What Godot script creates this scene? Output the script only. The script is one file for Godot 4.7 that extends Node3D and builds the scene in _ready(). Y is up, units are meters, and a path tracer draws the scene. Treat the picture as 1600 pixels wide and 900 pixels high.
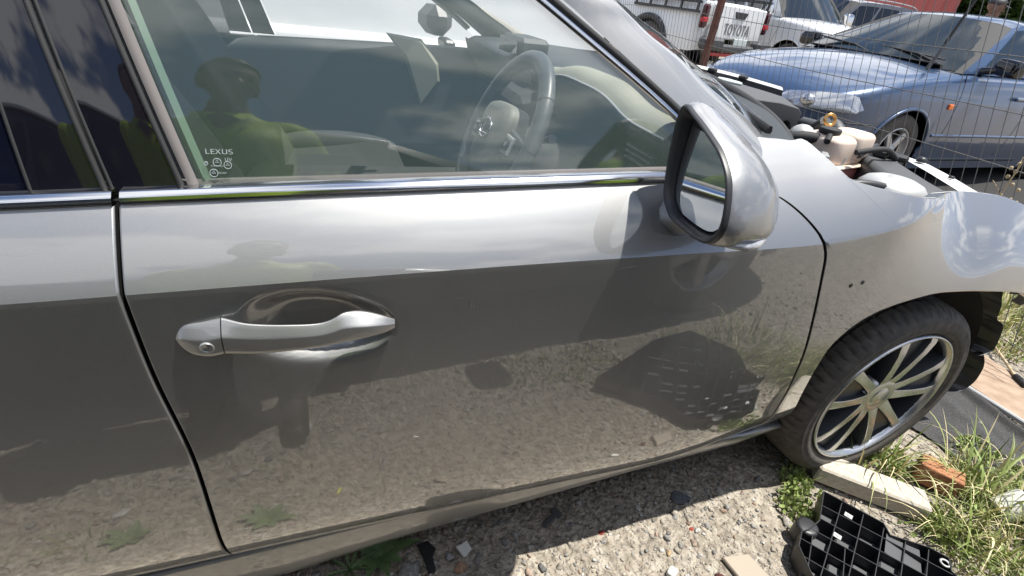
extends Node3D
# Yard scene: silver sedan seen from beside its front door, fence and parked vehicles beyond.
# World axes follow the silver car: +x to its nose, +y up, +z out of its near side; metres; ground at y = 0.

var M := {}
var rng := RandomNumberGenerator.new()
var used := {}

# ------------------------------------------------------------------ mesh building
class MB:
	var V := PackedVector3Array()
	var N := PackedVector3Array()
	var T := PackedVector2Array()
	var I := PackedInt32Array()
	var C := PackedColorArray()

	# rows of equal length, smooth; front side is the one where (row direction) x (column direction) points out unless flip
	func grid(rows: Array, flip := false, wrap := false) -> void:
		var n := rows.size()
		var m: int = rows[0].size()
		var b := V.size()
		var acc := PackedVector3Array()
		acc.resize(n * m)
		for i in n:
			var r: PackedVector3Array = rows[i]
			V.append_array(r)
			for j in m:
				T.append(Vector2(float(j) / maxf(m - 1, 1), float(i) / maxf(n - 1, 1)))
		var mm := m if wrap else m - 1
		for i in n - 1:
			for j in mm:
				var j2 := (j + 1) % m
				var a := i * m + j
				var bb := i * m + j2
				var c := (i + 1) * m + j2
				var d := (i + 1) * m + j
				if flip:
					var t := bb
					bb = d
					d = t
				var nn := (V[b + c] - V[b + a]).cross(V[b + bb] - V[b + a]) + (V[b + d] - V[b + a]).cross(V[b + c] - V[b + a])
				I.append_array(PackedInt32Array([b + a, b + bb, b + c, b + a, b + c, b + d]))
				acc[a] += nn
				acc[bb] += nn
				acc[c] += nn
				acc[d] += nn
		for k in n * m:
			N.append(acc[k].normalized() if acc[k].length_squared() > 1e-24 else Vector3.UP)

	# flat convex polygon facing out
	func face(p: PackedVector3Array, out: Vector3) -> void:
		var nn := Vector3.ZERO
		for k in range(1, p.size() - 1):
			nn += (p[k + 1] - p[0]).cross(p[k] - p[0])
		var q := p
		if nn.dot(out) < 0:
			q = p.duplicate()
			q.reverse()
			nn = -nn
		nn = nn.normalized()
		var b := V.size()
		for k in q.size():
			V.append(q[k])
			N.append(nn)
			T.append(Vector2(q[k].x + q[k].z, q[k].y))
		for k in range(1, q.size() - 1):
			I.append_array(PackedInt32Array([b, b + k, b + k + 1]))

	func box(c: Vector3, s: Vector3, bs := Basis.IDENTITY, bev := 0.0) -> void:
		var h := s * 0.5
		var e: float = minf(bev, minf(h.x, minf(h.y, h.z)) * 0.9)
		var P := func(sx: int, sy: int, sz: int, ax: int) -> Vector3:
			var v := Vector3(sx * (h.x - (0.0 if ax == 0 else e)), sy * (h.y - (0.0 if ax == 1 else e)), sz * (h.z - (0.0 if ax == 2 else e)))
			return c + bs * v
		for s1 in [-1, 1]:
			face(PackedVector3Array([P.call(s1, -1, -1, 0), P.call(s1, 1, -1, 0), P.call(s1, 1, 1, 0), P.call(s1, -1, 1, 0)]), bs * Vector3(s1, 0, 0))
			face(PackedVector3Array([P.call(-1, s1, -1, 1), P.call(1, s1, -1, 1), P.call(1, s1, 1, 1), P.call(-1, s1, 1, 1)]), bs * Vector3(0, s1, 0))
			face(PackedVector3Array([P.call(-1, -1, s1, 2), P.call(1, -1, s1, 2), P.call(1, 1, s1, 2), P.call(-1, 1, s1, 2)]), bs * Vector3(0, 0, s1))
		if e <= 0.0:
			return
		for s1 in [-1, 1]:
			for s2 in [-1, 1]:
				face(PackedVector3Array([P.call(s1, s2, -1, 0), P.call(s1, s2, 1, 0), P.call(s1, s2, 1, 1), P.call(s1, s2, -1, 1)]), bs * Vector3(s1, s2, 0))
				face(PackedVector3Array([P.call(s1, -1, s2, 0), P.call(s1, 1, s2, 0), P.call(s1, 1, s2, 2), P.call(s1, -1, s2, 2)]), bs * Vector3(s1, 0, s2))
				face(PackedVector3Array([P.call(-1, s1, s2, 1), P.call(1, s1, s2, 1), P.call(1, s1, s2, 2), P.call(-1, s1, s2, 2)]), bs * Vector3(0, s1, s2))
				for s3 in [-1, 1]:
					face(PackedVector3Array([P.call(s1, s2, s3, 0), P.call(s1, s2, s3, 1), P.call(s1, s2, s3, 2)]), bs * Vector3(s1, s2, s3))

	# polygon in the xy plane of xf, from z0 to z1, with a chamfer on the z1 side
	func prism(poly: PackedVector2Array, z0: float, z1: float, xf := Transform3D.IDENTITY, bev := 0.0) -> void:
		var p := poly.duplicate()
		if Geometry2D.is_polygon_clockwise(p):
			p.reverse()
		var n := p.size()
		var q := PackedVector2Array()
		for k in n:
			var d1 := (p[k] - p[(k + n - 1) % n]).normalized()
			var d2 := (p[(k + 1) % n] - p[k]).normalized()
			var nn := (Vector2(-d1.y, d1.x) + Vector2(-d2.y, d2.x)).normalized()
			q.append(p[k] + nn * bev)
		var tri := Geometry2D.triangulate_polygon(p)
		for k in range(0, tri.size(), 3):
			face(PackedVector3Array([xf * _v(q[tri[k]], z1), xf * _v(q[tri[k + 1]], z1), xf * _v(q[tri[k + 2]], z1)]), xf.basis.z * signf(z1 - z0))
			face(PackedVector3Array([xf * _v(p[tri[k]], z0), xf * _v(p[tri[k + 1]], z0), xf * _v(p[tri[k + 2]], z0)]), xf.basis.z * signf(z0 - z1))
		var zb := z1 - bev * signf(z1 - z0)
		for k in n:
			var k2 := (k + 1) % n
			var d := p[k2] - p[k]
			var o := xf.basis * Vector3(d.y, -d.x, 0)
			face(PackedVector3Array([xf * _v(p[k], z0), xf * _v(p[k2], z0), xf * _v(p[k2], zb), xf * _v(p[k], zb)]), o)
			if bev > 0:
				face(PackedVector3Array([xf * _v(p[k], zb), xf * _v(p[k2], zb), xf * _v(q[k2], z1), xf * _v(q[k], z1)]), o + xf.basis.z * signf(z1 - z0) * o.length())

	func _v(p: Vector2, z: float) -> Vector3:
		return Vector3(p.x, p.y, z)

	# tube along points; r a number or one radius per point
	func tube(pts: PackedVector3Array, r, sides := 8, cap := true, squash := Vector2.ONE) -> void:
		var rows := []
		var n := pts.size()
		var up := Vector3.UP
		var prev := Vector3.ZERO
		for k in n:
			var d := (pts[mini(k + 1, n - 1)] - pts[maxi(k - 1, 0)]).normalized()
			if k == 0:
				up = Vector3.UP if absf(d.y) < 0.9 else Vector3.RIGHT
			var s := d.cross(up).normalized()
			up = s.cross(d).normalized()
			var rr: float = r if (r is float or r is int) else r[k]
			var row := PackedVector3Array()
			for j in sides:
				var a := TAU * j / sides
				row.append(pts[k] + (s * cos(a) * squash.x + up * sin(a) * squash.y) * rr)
			rows.append(row)
		grid(rows, false, true)
		if cap:
			face(rows[0], pts[0] - pts[1])
			face(rows[n - 1], pts[n - 1] - pts[n - 2])

	# profile of (radius, height) turned about the y axis of xf
	func lathe(prof: PackedVector2Array, xf := Transform3D.IDENTITY, sides := 24) -> void:
		var rows := []
		for p in prof:
			var row := PackedVector3Array()
			for j in sides:
				var a := TAU * j / sides
				row.append(xf * Vector3(cos(a) * p.x, p.y, sin(a) * p.x))
			rows.append(row)
		grid(rows, true, true)

	func ball(c: Vector3, rad: Vector3, bs := Basis.IDENTITY, nu := 10, nv := 14) -> void:
		var rows := []
		for i in nu + 1:
			var a := PI * i / nu
			var row := PackedVector3Array()
			for j in nv:
				var b := TAU * j / nv
				row.append(c + bs * (Vector3(sin(a) * cos(b), -cos(a), sin(a) * sin(b)) * rad))
			rows.append(row)
		grid(rows, true, true)

	# softly rounded box; p sets how square it is
	func soft(c: Vector3, s: Vector3, bs := Basis.IDENTITY, p := 0.4, nu := 12, nv := 24) -> void:
		var rows := []
		for i in nu + 1:
			var a := PI * i / nu
			var row := PackedVector3Array()
			for j in nv:
				var b := TAU * j / nv
				var ca := -cos(a)
				var r := pow(maxf(sin(a), 0.0), p)
				row.append(c + bs * (Vector3(r * signf(cos(b)) * pow(absf(cos(b)), p), signf(ca) * pow(absf(ca), p), r * signf(sin(b)) * pow(absf(sin(b)), p)) * s * 0.5))
			rows.append(row)
		grid(rows, true, true)

	func mesh() -> ArrayMesh:
		var a := []
		a.resize(Mesh.ARRAY_MAX)
		a[Mesh.ARRAY_VERTEX] = V
		a[Mesh.ARRAY_NORMAL] = N
		a[Mesh.ARRAY_TEX_UV] = T
		a[Mesh.ARRAY_INDEX] = I
		if C.size() == V.size():
			a[Mesh.ARRAY_COLOR] = C
		var m := ArrayMesh.new()
		m.add_surface_from_arrays(Mesh.PRIMITIVE_TRIANGLES, a)
		return m

# ------------------------------------------------------------------ nodes
func numbered(called: String) -> String:
	var k: int = used.get(called, 0)
	used[called] = k + 1
	return called if k == 0 else "%s_%03d" % [called, k]

func tag(o: Node3D, label: String, category: String, group := "", kind := "") -> Node3D:
	o.set_meta("label", label)
	o.set_meta("category", category)
	if group:
		o.set_meta("group", group)
	if kind:
		o.set_meta("kind", kind)
	return o

func thing(called: String, label: String, category: String, at := Vector3.ZERO, turn := 0.0, group := "") -> Node3D:
	var o := Node3D.new()
	o.name = numbered(called)
	add_child(o)
	o.position = at
	o.rotation.y = turn
	return tag(o, label, category, group)

func part(called: String, mb, mat: Material, parent: Node3D = self) -> MeshInstance3D:
	var o := MeshInstance3D.new()
	o.mesh = mb.mesh() if mb is MB else mb
	o.material_override = mat
	o.cast_shadow = GeometryInstance3D.SHADOW_CASTING_SETTING_ON
	if parent == self:
		o.name = numbered(called)
		add_child(o)
	else:
		var base := called
		var k := 0
		while parent.has_node(NodePath(called)):
			k += 1
			called = "%s_%03d" % [base, k]
		o.name = called
		parent.add_child(o)
	return o

func structure(called: String, mb, mat: Material) -> MeshInstance3D:
	var o := part(called, mb, mat)
	o.set_meta("kind", "structure")
	return o

# ------------------------------------------------------------------ small maths
func sm(a: float, b: float, x: float) -> float:
	var t := clampf((x - a) / (b - a), 0, 1)
	return t * t * (3 - 2 * t)

func li(X: Array, Y: Array, x: float) -> float:     # straight pieces
	if x <= X[0]:
		return Y[0]
	for k in range(1, X.size()):
		if x <= X[k]:
			return lerpf(Y[k - 1], Y[k], (x - X[k - 1]) / (X[k] - X[k - 1]))
	return Y[-1]

func ci(X: Array, Y: Array, x: float) -> float:     # smooth curve through the points
	var n := X.size()
	if x <= X[0]:
		return Y[0] + (Y[1] - Y[0]) / (X[1] - X[0]) * (x - X[0])
	if x >= X[n - 1]:
		return Y[n - 1] + (Y[n - 1] - Y[n - 2]) / (X[n - 1] - X[n - 2]) * (x - X[n - 1])
	for k in range(1, n):
		if x <= X[k]:
			var h: float = X[k] - X[k - 1]
			var t: float = (x - X[k - 1]) / h
			var d: float = (Y[k] - Y[k - 1]) / h
			var m0: float = d if k == 1 else (Y[k] - Y[k - 2]) / (X[k] - X[k - 2])
			var m1: float = d if k == n - 1 else (Y[k + 1] - Y[k - 1]) / (X[k + 1] - X[k - 1])
			var t2 := t * t
			var t3 := t2 * t
			return (2 * t3 - 3 * t2 + 1) * Y[k - 1] + (t3 - 2 * t2 + t) * h * m0 + (-2 * t3 + 3 * t2) * Y[k] + (t3 - t2) * h * m1
	return Y[-1]

func spline(p: PackedVector3Array, per := 6, closed := false) -> PackedVector3Array:
	var r := PackedVector3Array()
	var n := p.size()
	for k in (n if closed else n - 1):
		var a := p[(k + n - 1) % n] if closed else p[maxi(k - 1, 0)]
		var b := p[k]
		var c := p[(k + 1) % n]
		var d := p[(k + 2) % n] if closed else p[mini(k + 2, n - 1)]
		for s in per:
			r.append(b.cubic_interpolate(c, a, d, float(s) / per))
	if not closed:
		r.append(p[n - 1])
	return r

func V3(a: Array) -> PackedVector3Array:
	var r := PackedVector3Array()
	for k in range(0, a.size(), 3):
		r.append(Vector3(a[k], a[k + 1], a[k + 2]))
	return r

func V2(a: Array) -> PackedVector2Array:
	var r := PackedVector2Array()
	for k in range(0, a.size(), 2):
		r.append(Vector2(a[k], a[k + 1]))
	return r

func rr(a: float, b: float) -> float:
	return rng.randf_range(a, b)

# ------------------------------------------------------------------ materials
func mat(col: Color, rough := 0.5, metal := 0.0, spec := 0.5) -> StandardMaterial3D:
	var m := StandardMaterial3D.new()
	m.albedo_color = col
	m.roughness = rough
	m.metallic = metal
	m.metallic_specular = spec
	return m

func lin(r: float, g: float, b: float, a := 1.0) -> Color:   # real-world base colour, linear
	var c := Color(r, g, b).linear_to_srgb()
	c.a = a
	return c

func noise_tex(freq: float, oct: int, colors: Array, stops: Array, sd := 1, size := 512, kind := FastNoiseLite.TYPE_SIMPLEX_SMOOTH, nm := false, bump := 4.0) -> NoiseTexture2D:
	var f := FastNoiseLite.new()
	f.noise_type = kind
	f.seed = sd
	f.frequency = freq
	f.fractal_octaves = oct
	var t := NoiseTexture2D.new()
	t.width = size
	t.height = size
	t.seamless = true
	t.noise = f
	if nm:
		t.as_normal_map = true
		t.bump_strength = bump
	elif colors.size():
		var g := Gradient.new()
		g.offsets = PackedFloat32Array(stops)
		g.colors = PackedColorArray(colors)
		t.color_ramp = g
	return t

func tri(m: StandardMaterial3D, scale: float) -> StandardMaterial3D:
	m.uv1_triplanar = true
	m.uv1_world_triplanar = true
	m.uv1_scale = Vector3.ONE * scale
	return m

func glass(col: Color, a: float, rough := 0.0) -> StandardMaterial3D:
	var m := mat(Color(col.r, col.g, col.b, a), rough)
	m.transparency = BaseMaterial3D.TRANSPARENCY_ALPHA
	return m

func paint(col: Color, metal := 0.6, rough := 0.38) -> StandardMaterial3D:
	var m := mat(col, rough, metal)
	m.clearcoat_enabled = true
	m.clearcoat = 1.0
	m.clearcoat_roughness = 0.03
	return m
func make_sky() -> ImageTexture:
	var w := 1024
	var h := 512
	var im := Image.create(w, h, false, Image.FORMAT_RGBF)
	var f := FastNoiseLite.new()
	f.seed = 14
	f.frequency = 1.0
	f.fractal_octaves = 6
	f.fractal_gain = 0.52
	var f2 := FastNoiseLite.new()
	f2.seed = 5
	f2.frequency = 0.45
	f2.fractal_octaves = 3
	for y in h:
		var el := PI / 2 - PI * (y + 0.5) / h
		for x in w:
			var az := TAU * (x + 0.5) / w
			var d := Vector3(sin(az) * cos(el), sin(el), cos(az) * cos(el))
			var s := maxf(d.y, 0.0)
			var col := Vector3(0.46, 0.56, 0.72).lerp(Vector3(0.045, 0.115, 0.30), pow(s, 0.40))
			# flat cloud layer seen in perspective
			var q := Vector3(d.x, 0, d.z) / (s + 0.16)
			var n := f.get_noise_3d(q.x * 1.3, 0.0, q.z * 1.8) + 0.45 * f2.get_noise_3d(q.x, 7.0, q.z)
			var c := clampf((n + 0.08) / 0.42, 0, 1)
			c = c * c * (3 - 2 * c)
			c = lerpf(c, 0.6, clampf(1.0 - s / 0.15, 0, 1) * 0.6)
			col = col.lerp(Vector3(0.80, 0.81, 0.83) * (0.75 + 0.45 * c), c * 0.9)
			im.set_pixel(x, y, Color(col.x, col.y, col.z))
	return ImageTexture.create_from_image(im)

func _ready() -> void:
	rng.seed = 7
	var cam := Camera3D.new()
	cam.name = "camera"
	cam.position = Vector3(-1.43733, 1.17348, 0.59584)
	cam.rotation = Vector3(-0.53738, -0.39085, 0.14097)
	cam.fov = 60.085
	cam.near = 0.02
	cam.far = 900.0
	add_child(cam)
	cam.current = true
	var env := Environment.new()
	env.background_mode = Environment.BG_SKY
	var sky := Sky.new()
	var pm := PanoramaSkyMaterial.new()
	pm.panorama = make_sky()
	sky.sky_material = pm
	env.sky = sky
	env.tonemap_mode = Environment.TONE_MAPPER_LINEAR
	env.tonemap_exposure = 1.65
	env.sdfgi_enabled = true
	env.ssao_enabled = true
	env.ssil_enabled = true
	var we := WorldEnvironment.new()
	we.name = "world"
	we.environment = env
	add_child(we)
	var sun := DirectionalLight3D.new()
	sun.name = "sun"
	sun.light_energy = 1.6
	sun.light_color = Color(1.0, 0.985, 0.955)
	sun.light_angular_distance = 0.5
	sun.shadow_enabled = true
	sun.look_at_from_position(Vector3.ZERO, Vector3(-0.30, -1.0, -0.072), Vector3.FORWARD)
	add_child(sun)
	make_materials()
	build_all()
func build_all() -> void:
	make_ground()
	silver_sedan()
	blue_sedan()
	white_pickup()
	white_cab()
	grey_wagon()
	dark_suv()
	wire_fence()
	container()
	tree(Vector3(21.5, 0.3, -13.0), 6.0, 2.6, "bushy green tree right of the container, above the blue sedan's roof", 26000)
	tree(Vector3(26.0, 0.3, -10.0), 6.5, 3.0, "bushy green tree farthest right beyond the yard", 22000)
	white_panel_van()
	horizon_blocker()
	photographer()
	onlooker()
	gravel()
	litter()
func make_materials() -> void:
	var p := paint(lin(0.290, 0.292, 0.292), 0.76, 0.49)
	p.normal_enabled = true
	p.normal_texture = noise_tex(0.45, 2, [], [], 77, 512, FastNoiseLite.TYPE_SIMPLEX_SMOOTH, true, 3.0)
	p.normal_scale = 0.22
	tri(p, 5.0)
	M.paint = p
	M.scratch = mat(lin(0.42, 0.42, 0.40), 0.9)
	M.flange = mat(lin(0.18, 0.175, 0.165), 0.5, 0.6)
	M.dark = mat(lin(0.012, 0.012, 0.013), 0.55)
	M.rubber = mat(lin(0.02, 0.02, 0.021), 0.75)
	M.gloss_black = mat(lin(0.006, 0.006, 0.009), 0.03, 0.0, 0.6)
	M.black_plastic = mat(lin(0.022, 0.022, 0.024), 0.42)
	M.grey_plastic = mat(lin(0.06, 0.062, 0.066), 0.55)
	M.chrome = mat(lin(0.66, 0.66, 0.66), 0.14, 1.0)
	M.felt = mat(lin(0.16, 0.145, 0.14), 0.85)
	M.glass_edge = mat(lin(0.12, 0.19, 0.13), 0.3)
	M.side_glass = glass(lin(0.27, 0.38, 0.34), 0.068)
	M.clear_glass = glass(lin(0.25, 0.35, 0.32), 0.07)
	M.rear_glass = glass(lin(0.004, 0.005, 0.012), 0.86)
	M.mirror = mat(lin(0.80, 0.82, 0.82), 0.02, 1.0)
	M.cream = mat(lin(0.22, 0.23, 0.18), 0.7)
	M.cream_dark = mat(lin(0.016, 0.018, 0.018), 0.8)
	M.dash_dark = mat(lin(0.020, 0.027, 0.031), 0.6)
	M.leather = mat(lin(0.055, 0.065, 0.07), 0.42)
	M.lining = mat(lin(0.30, 0.29, 0.25), 0.9)
	M.silver_plastic = mat(lin(0.42, 0.43, 0.43), 0.35, 0.6)
	M.alloy = mat(lin(0.52, 0.53, 0.55), 0.27, 0.85)
	M.pocket = mat(lin(0.055, 0.060, 0.070), 0.35, 0.4)
	M.pad = mat(lin(0.13, 0.135, 0.115), 0.6)
	M.etch = mat(lin(0.30, 0.34, 0.33), 0.8)
	M.painted_shade = mat(lin(0.022, 0.021, 0.020), 0.95)  # near-black of the sheet that stands in for shade
	M.alloy_dark = mat(lin(0.12, 0.13, 0.15), 0.35, 0.5)
	M.print = mat(lin(0.55, 0.60, 0.58), 0.8)
	M.orange = mat(lin(0.75, 0.16, 0.02), 0.25)
	M.white_paint = paint(lin(0.74, 0.75, 0.74), 0.0, 0.3)
	M.red_lamp = mat(lin(0.45, 0.02, 0.03), 0.12)
	M.tyre = mat(lin(0.026, 0.025, 0.024), 0.8)
	var tn := noise_tex(0.02, 4, [lin(0.050, 0.046, 0.042), lin(0.078, 0.071, 0.063), lin(0.13, 0.112, 0.092)], [0.0, 0.55, 1.0], 3)
	M.tyre.albedo_color = Color.WHITE
	M.tyre.albedo_texture = tn
	tri(M.tyre, 3.0)
	M.lens = mat(lin(0.40, 0.40, 0.41), 0.10, 0.4)
	M.lacquer = glass(lin(0.5, 0.5, 0.5), 0.0)
	# ground: pale dusty crushed stone, coarse and fine patches
	var g := mat(Color.WHITE, 0.95)
	g.albedo_texture = noise_tex(0.012, 5, [lin(0.27, 0.24, 0.195), lin(0.35, 0.308, 0.248), lin(0.385, 0.342, 0.278), lin(0.42, 0.385, 0.325)], [0.1, 0.4, 0.6, 0.9], 21, 1024)
	g.heightmap_enabled = true
	g.heightmap_texture = noise_tex(0.035, 5, [Color(0, 0, 0), Color(1, 1, 1)], [0.1, 0.9], 9, 1024)
	g.heightmap_scale = 1.2
	tri(g, 1.3)
	g.detail_enabled = true
	g.detail_blend_mode = BaseMaterial3D.BLEND_MODE_MUL
	g.detail_albedo = noise_tex(0.05, 3, [Color(0.80, 0.79, 0.78), Color(1, 1, 1)], [0.2, 0.6], 31, 512, FastNoiseLite.TYPE_CELLULAR)
	g.uv2_triplanar = true
	g.uv2_world_triplanar = true
	g.uv2_scale = Vector3.ONE * 2.2
	M.ground = g
	var sv := mat(Color.WHITE, 0.9)
	sv.vertex_color_use_as_albedo = true
	sv.albedo_texture = noise_tex(0.03, 4, [Color(0.70, 0.70, 0.70), Color(1, 1, 1)], [0.2, 0.8], 41, 256)
	tri(sv, 12.0)
	M.stone = sv
	M.pale_metal = mat(lin(0.40, 0.40, 0.39), 0.5, 0.3)
	M.white_metal = mat(lin(0.66, 0.66, 0.64), 0.45, 0.1)
	M.pale_grey = mat(lin(0.42, 0.43, 0.42), 0.6)
	M.brass = mat(lin(0.55, 0.30, 0.10), 0.3, 1.0)
	M.bottle = mat(lin(0.68, 0.55, 0.45), 0.4)
	M.bottle.subsurf_scatter_enabled = true
	M.bottle.subsurf_scatter_strength = 0.15
	M.bottle_pink = mat(lin(0.60, 0.22, 0.20), 0.4)
	M.blue_paint = paint(lin(0.034, 0.066, 0.135), 0.25, 0.34)
	M.blue_dark = mat(lin(0.03, 0.04, 0.06), 0.5)
	M.blue_glass = glass(lin(0.012, 0.018, 0.020), 0.86)
	M.dark_glass = mat(lin(0.008, 0.009, 0.010), 0.03, 0.0, 0.55)
	M.pale_glass = mat(lin(0.02, 0.025, 0.028), 0.04, 0.0, 0.7)
	M.pane = glass(lin(0.9, 0.9, 0.9), 0.04)
	M.lamp_bowl = mat(lin(0.45, 0.46, 0.48), 0.2, 0.85)
	M.silver_wheel = mat(lin(0.45, 0.45, 0.45), 0.35, 0.6)
	M.grey_paint = paint(lin(0.10, 0.10, 0.105), 0.5, 0.4)
	M.charcoal_paint = paint(lin(0.022, 0.022, 0.024), 0.3, 0.4)
	M.letter_grey = mat(lin(0.18, 0.18, 0.19), 0.5)
	M.seat_grey = mat(lin(0.10, 0.105, 0.11), 0.9)
	M.wire = mat(lin(0.13, 0.127, 0.123), 0.5, 0.4)
	M.rust = mat(Color.WHITE, 0.85)
	M.rust.albedo_texture = noise_tex(0.03, 4, [lin(0.06, 0.03, 0.025), lin(0.15, 0.06, 0.04), lin(0.09, 0.05, 0.045)], [0.1, 0.5, 0.9], 51, 256)
	tri(M.rust, 2.0)
	M.red_steel = mat(lin(0.42, 0.11, 0.10), 0.7)
	M.yellow = mat(lin(0.6, 0.42, 0.05), 0.6)
	M.bark = mat(lin(0.10, 0.075, 0.055), 0.95)
	M.leaf = mat(Color.WHITE, 0.9, 0.0, 0.1)
	M.leaf.vertex_color_use_as_albedo = true
	M.leaf.backlight_enabled = true
	M.leaf.backlight = Color(0.5, 0.5, 0.4)
	M.skin = mat(Color.WHITE, 0.6)
	M.skin.vertex_color_use_as_albedo = true
	M.hair = mat(lin(0.012, 0.010, 0.009), 0.6)
	M.shirt = mat(lin(0.34, 0.47, 0.03), 0.8)
	M.blade = mat(Color.WHITE, 0.6)
	M.blade.vertex_color_use_as_albedo = true
	M.blade.backlight_enabled = true
	M.blade.backlight = Color(0.45, 0.45, 0.35)
	M.weed = mat(lin(0.10, 0.155, 0.06), 0.6)
	M.straw = mat(lin(0.42, 0.33, 0.20), 0.8)
	M.felt_sheet = mat(Color.WHITE, 0.9)
	M.felt_sheet.albedo_texture = noise_tex(0.35, 2, [lin(0.022, 0.022, 0.023), lin(0.035, 0.035, 0.036), lin(0.32, 0.29, 0.24)], [0.0, 0.69, 0.80], 61, 512)
	tri(M.felt_sheet, 2.0)
	M.board = mat(Color.WHITE, 0.85)
	M.board.albedo_texture = noise_tex(0.02, 4, [lin(0.26, 0.18, 0.12), lin(0.34, 0.25, 0.18)], [0.2, 0.8], 62, 256)
	tri(M.board, 2.0)
	M.concrete = mat(Color.WHITE, 0.92)
	M.concrete.albedo_texture = noise_tex(0.05, 4, [lin(0.34, 0.30, 0.24), lin(0.50, 0.455, 0.38)], [0.15, 0.75], 63, 256)
	tri(M.concrete, 5.0)
	M.brick = mat(Color.WHITE, 0.95)
	M.brick.albedo_texture = noise_tex(0.06, 4, [lin(0.21, 0.08, 0.036), lin(0.34, 0.155, 0.075), lin(0.42, 0.26, 0.15)], [0.1, 0.55, 0.95], 64, 256)
	tri(M.brick, 8.0)
	M.ceramic = mat(lin(0.68, 0.67, 0.62), 0.3)
	M.ceramic_dull = mat(lin(0.50, 0.49, 0.46), 0.6)
	M.yellow_tag = mat(lin(0.75, 0.75, 0.04), 0.4)
	M.dark_lamp = mat(lin(0.05, 0.006, 0.008), 0.1)
	M.tile = mat(lin(0.34, 0.29, 0.23), 0.9)
# ------------------------------------------------------------------ silver sedan
const CX := [-4.0, -2.9, -1.8, -1.676, -1.2, -0.9, -0.6, -0.45, -0.35, -0.25, -0.1, 0.6]
const CY := [0.80, 0.806, 0.812, 0.815, 0.828, 0.833, 0.839, 0.858, 0.880, 0.903, 0.915, 0.915]

func crease(x: float) -> float:
	return ci(CX, CY, x)

# how far out the near side of the body lies at (x, y)
func side(x: float, y: float, recess := true) -> float:
	var c := crease(x)
	var t := maxf(y - c, 0)
	var u := maxf(c - y, 0)
	var lo := 0.03 * u - 0.6 * pow(u, 5)
	if y < 0.34:
		lo -= 0.9 * (0.34 - y) * (0.34 - y)
	var z := -(0.55 * t + 2.6 * t * t) + lo
	var tail := 0.026 * sm(0.62, 0.34, y)
	z -= tail * sm(-0.80, -0.36, x)
	var w := sm(-0.42, -0.03, x)
	if w > 0:
		var k := maxf(y - 0.64, 0)
		z = lerpf(z, -1.7 * k * k + lo - tail, w)
		z += w * (0.0007 + 0.0020 * sm(0.0, 0.25, x)) * (sin(x * 19.0 + y * 9.0) * sin(y * 26.0 - x * 5.0)) * sm(0.62, 0.72, y) * sm(1.0, 0.86, y)
	var xx := maxf(x, 0)
	z -= 0.28 * xx * xx + 1.3 * maxf(x - 0.3, 0) * maxf(x - 0.3, 0)
	if x < -2.4:
		z -= 0.05 * (x + 2.4) * (x + 2.4)
	if recess and x > -1.62 and x < -1.32 and y > 0.66 and y < 0.84:
		var px := (x + 1.463) / 0.108
		var py := (y - 0.748 - (x + 1.463) * -0.10) / (0.062 * (1.0 - 0.30 * maxf(px, 0)))
		var r := pow(pow(absf(px), 2.4) + pow(absf(py), 2.4), 1.0 / 2.4)
		z -= 0.030 * sm(1.0, 0.45, r) + 0.0006 * exp(-pow((r - 1.04) / 0.06, 2))
	return z

func glass_z(y: float) -> float:
	var t := y - 0.93
	return -0.094 - 0.325 * t - 0.4 * t * t

func side_at(x: float, y: float) -> Vector3:
	return Vector3(x, y, side(x, y))

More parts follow.
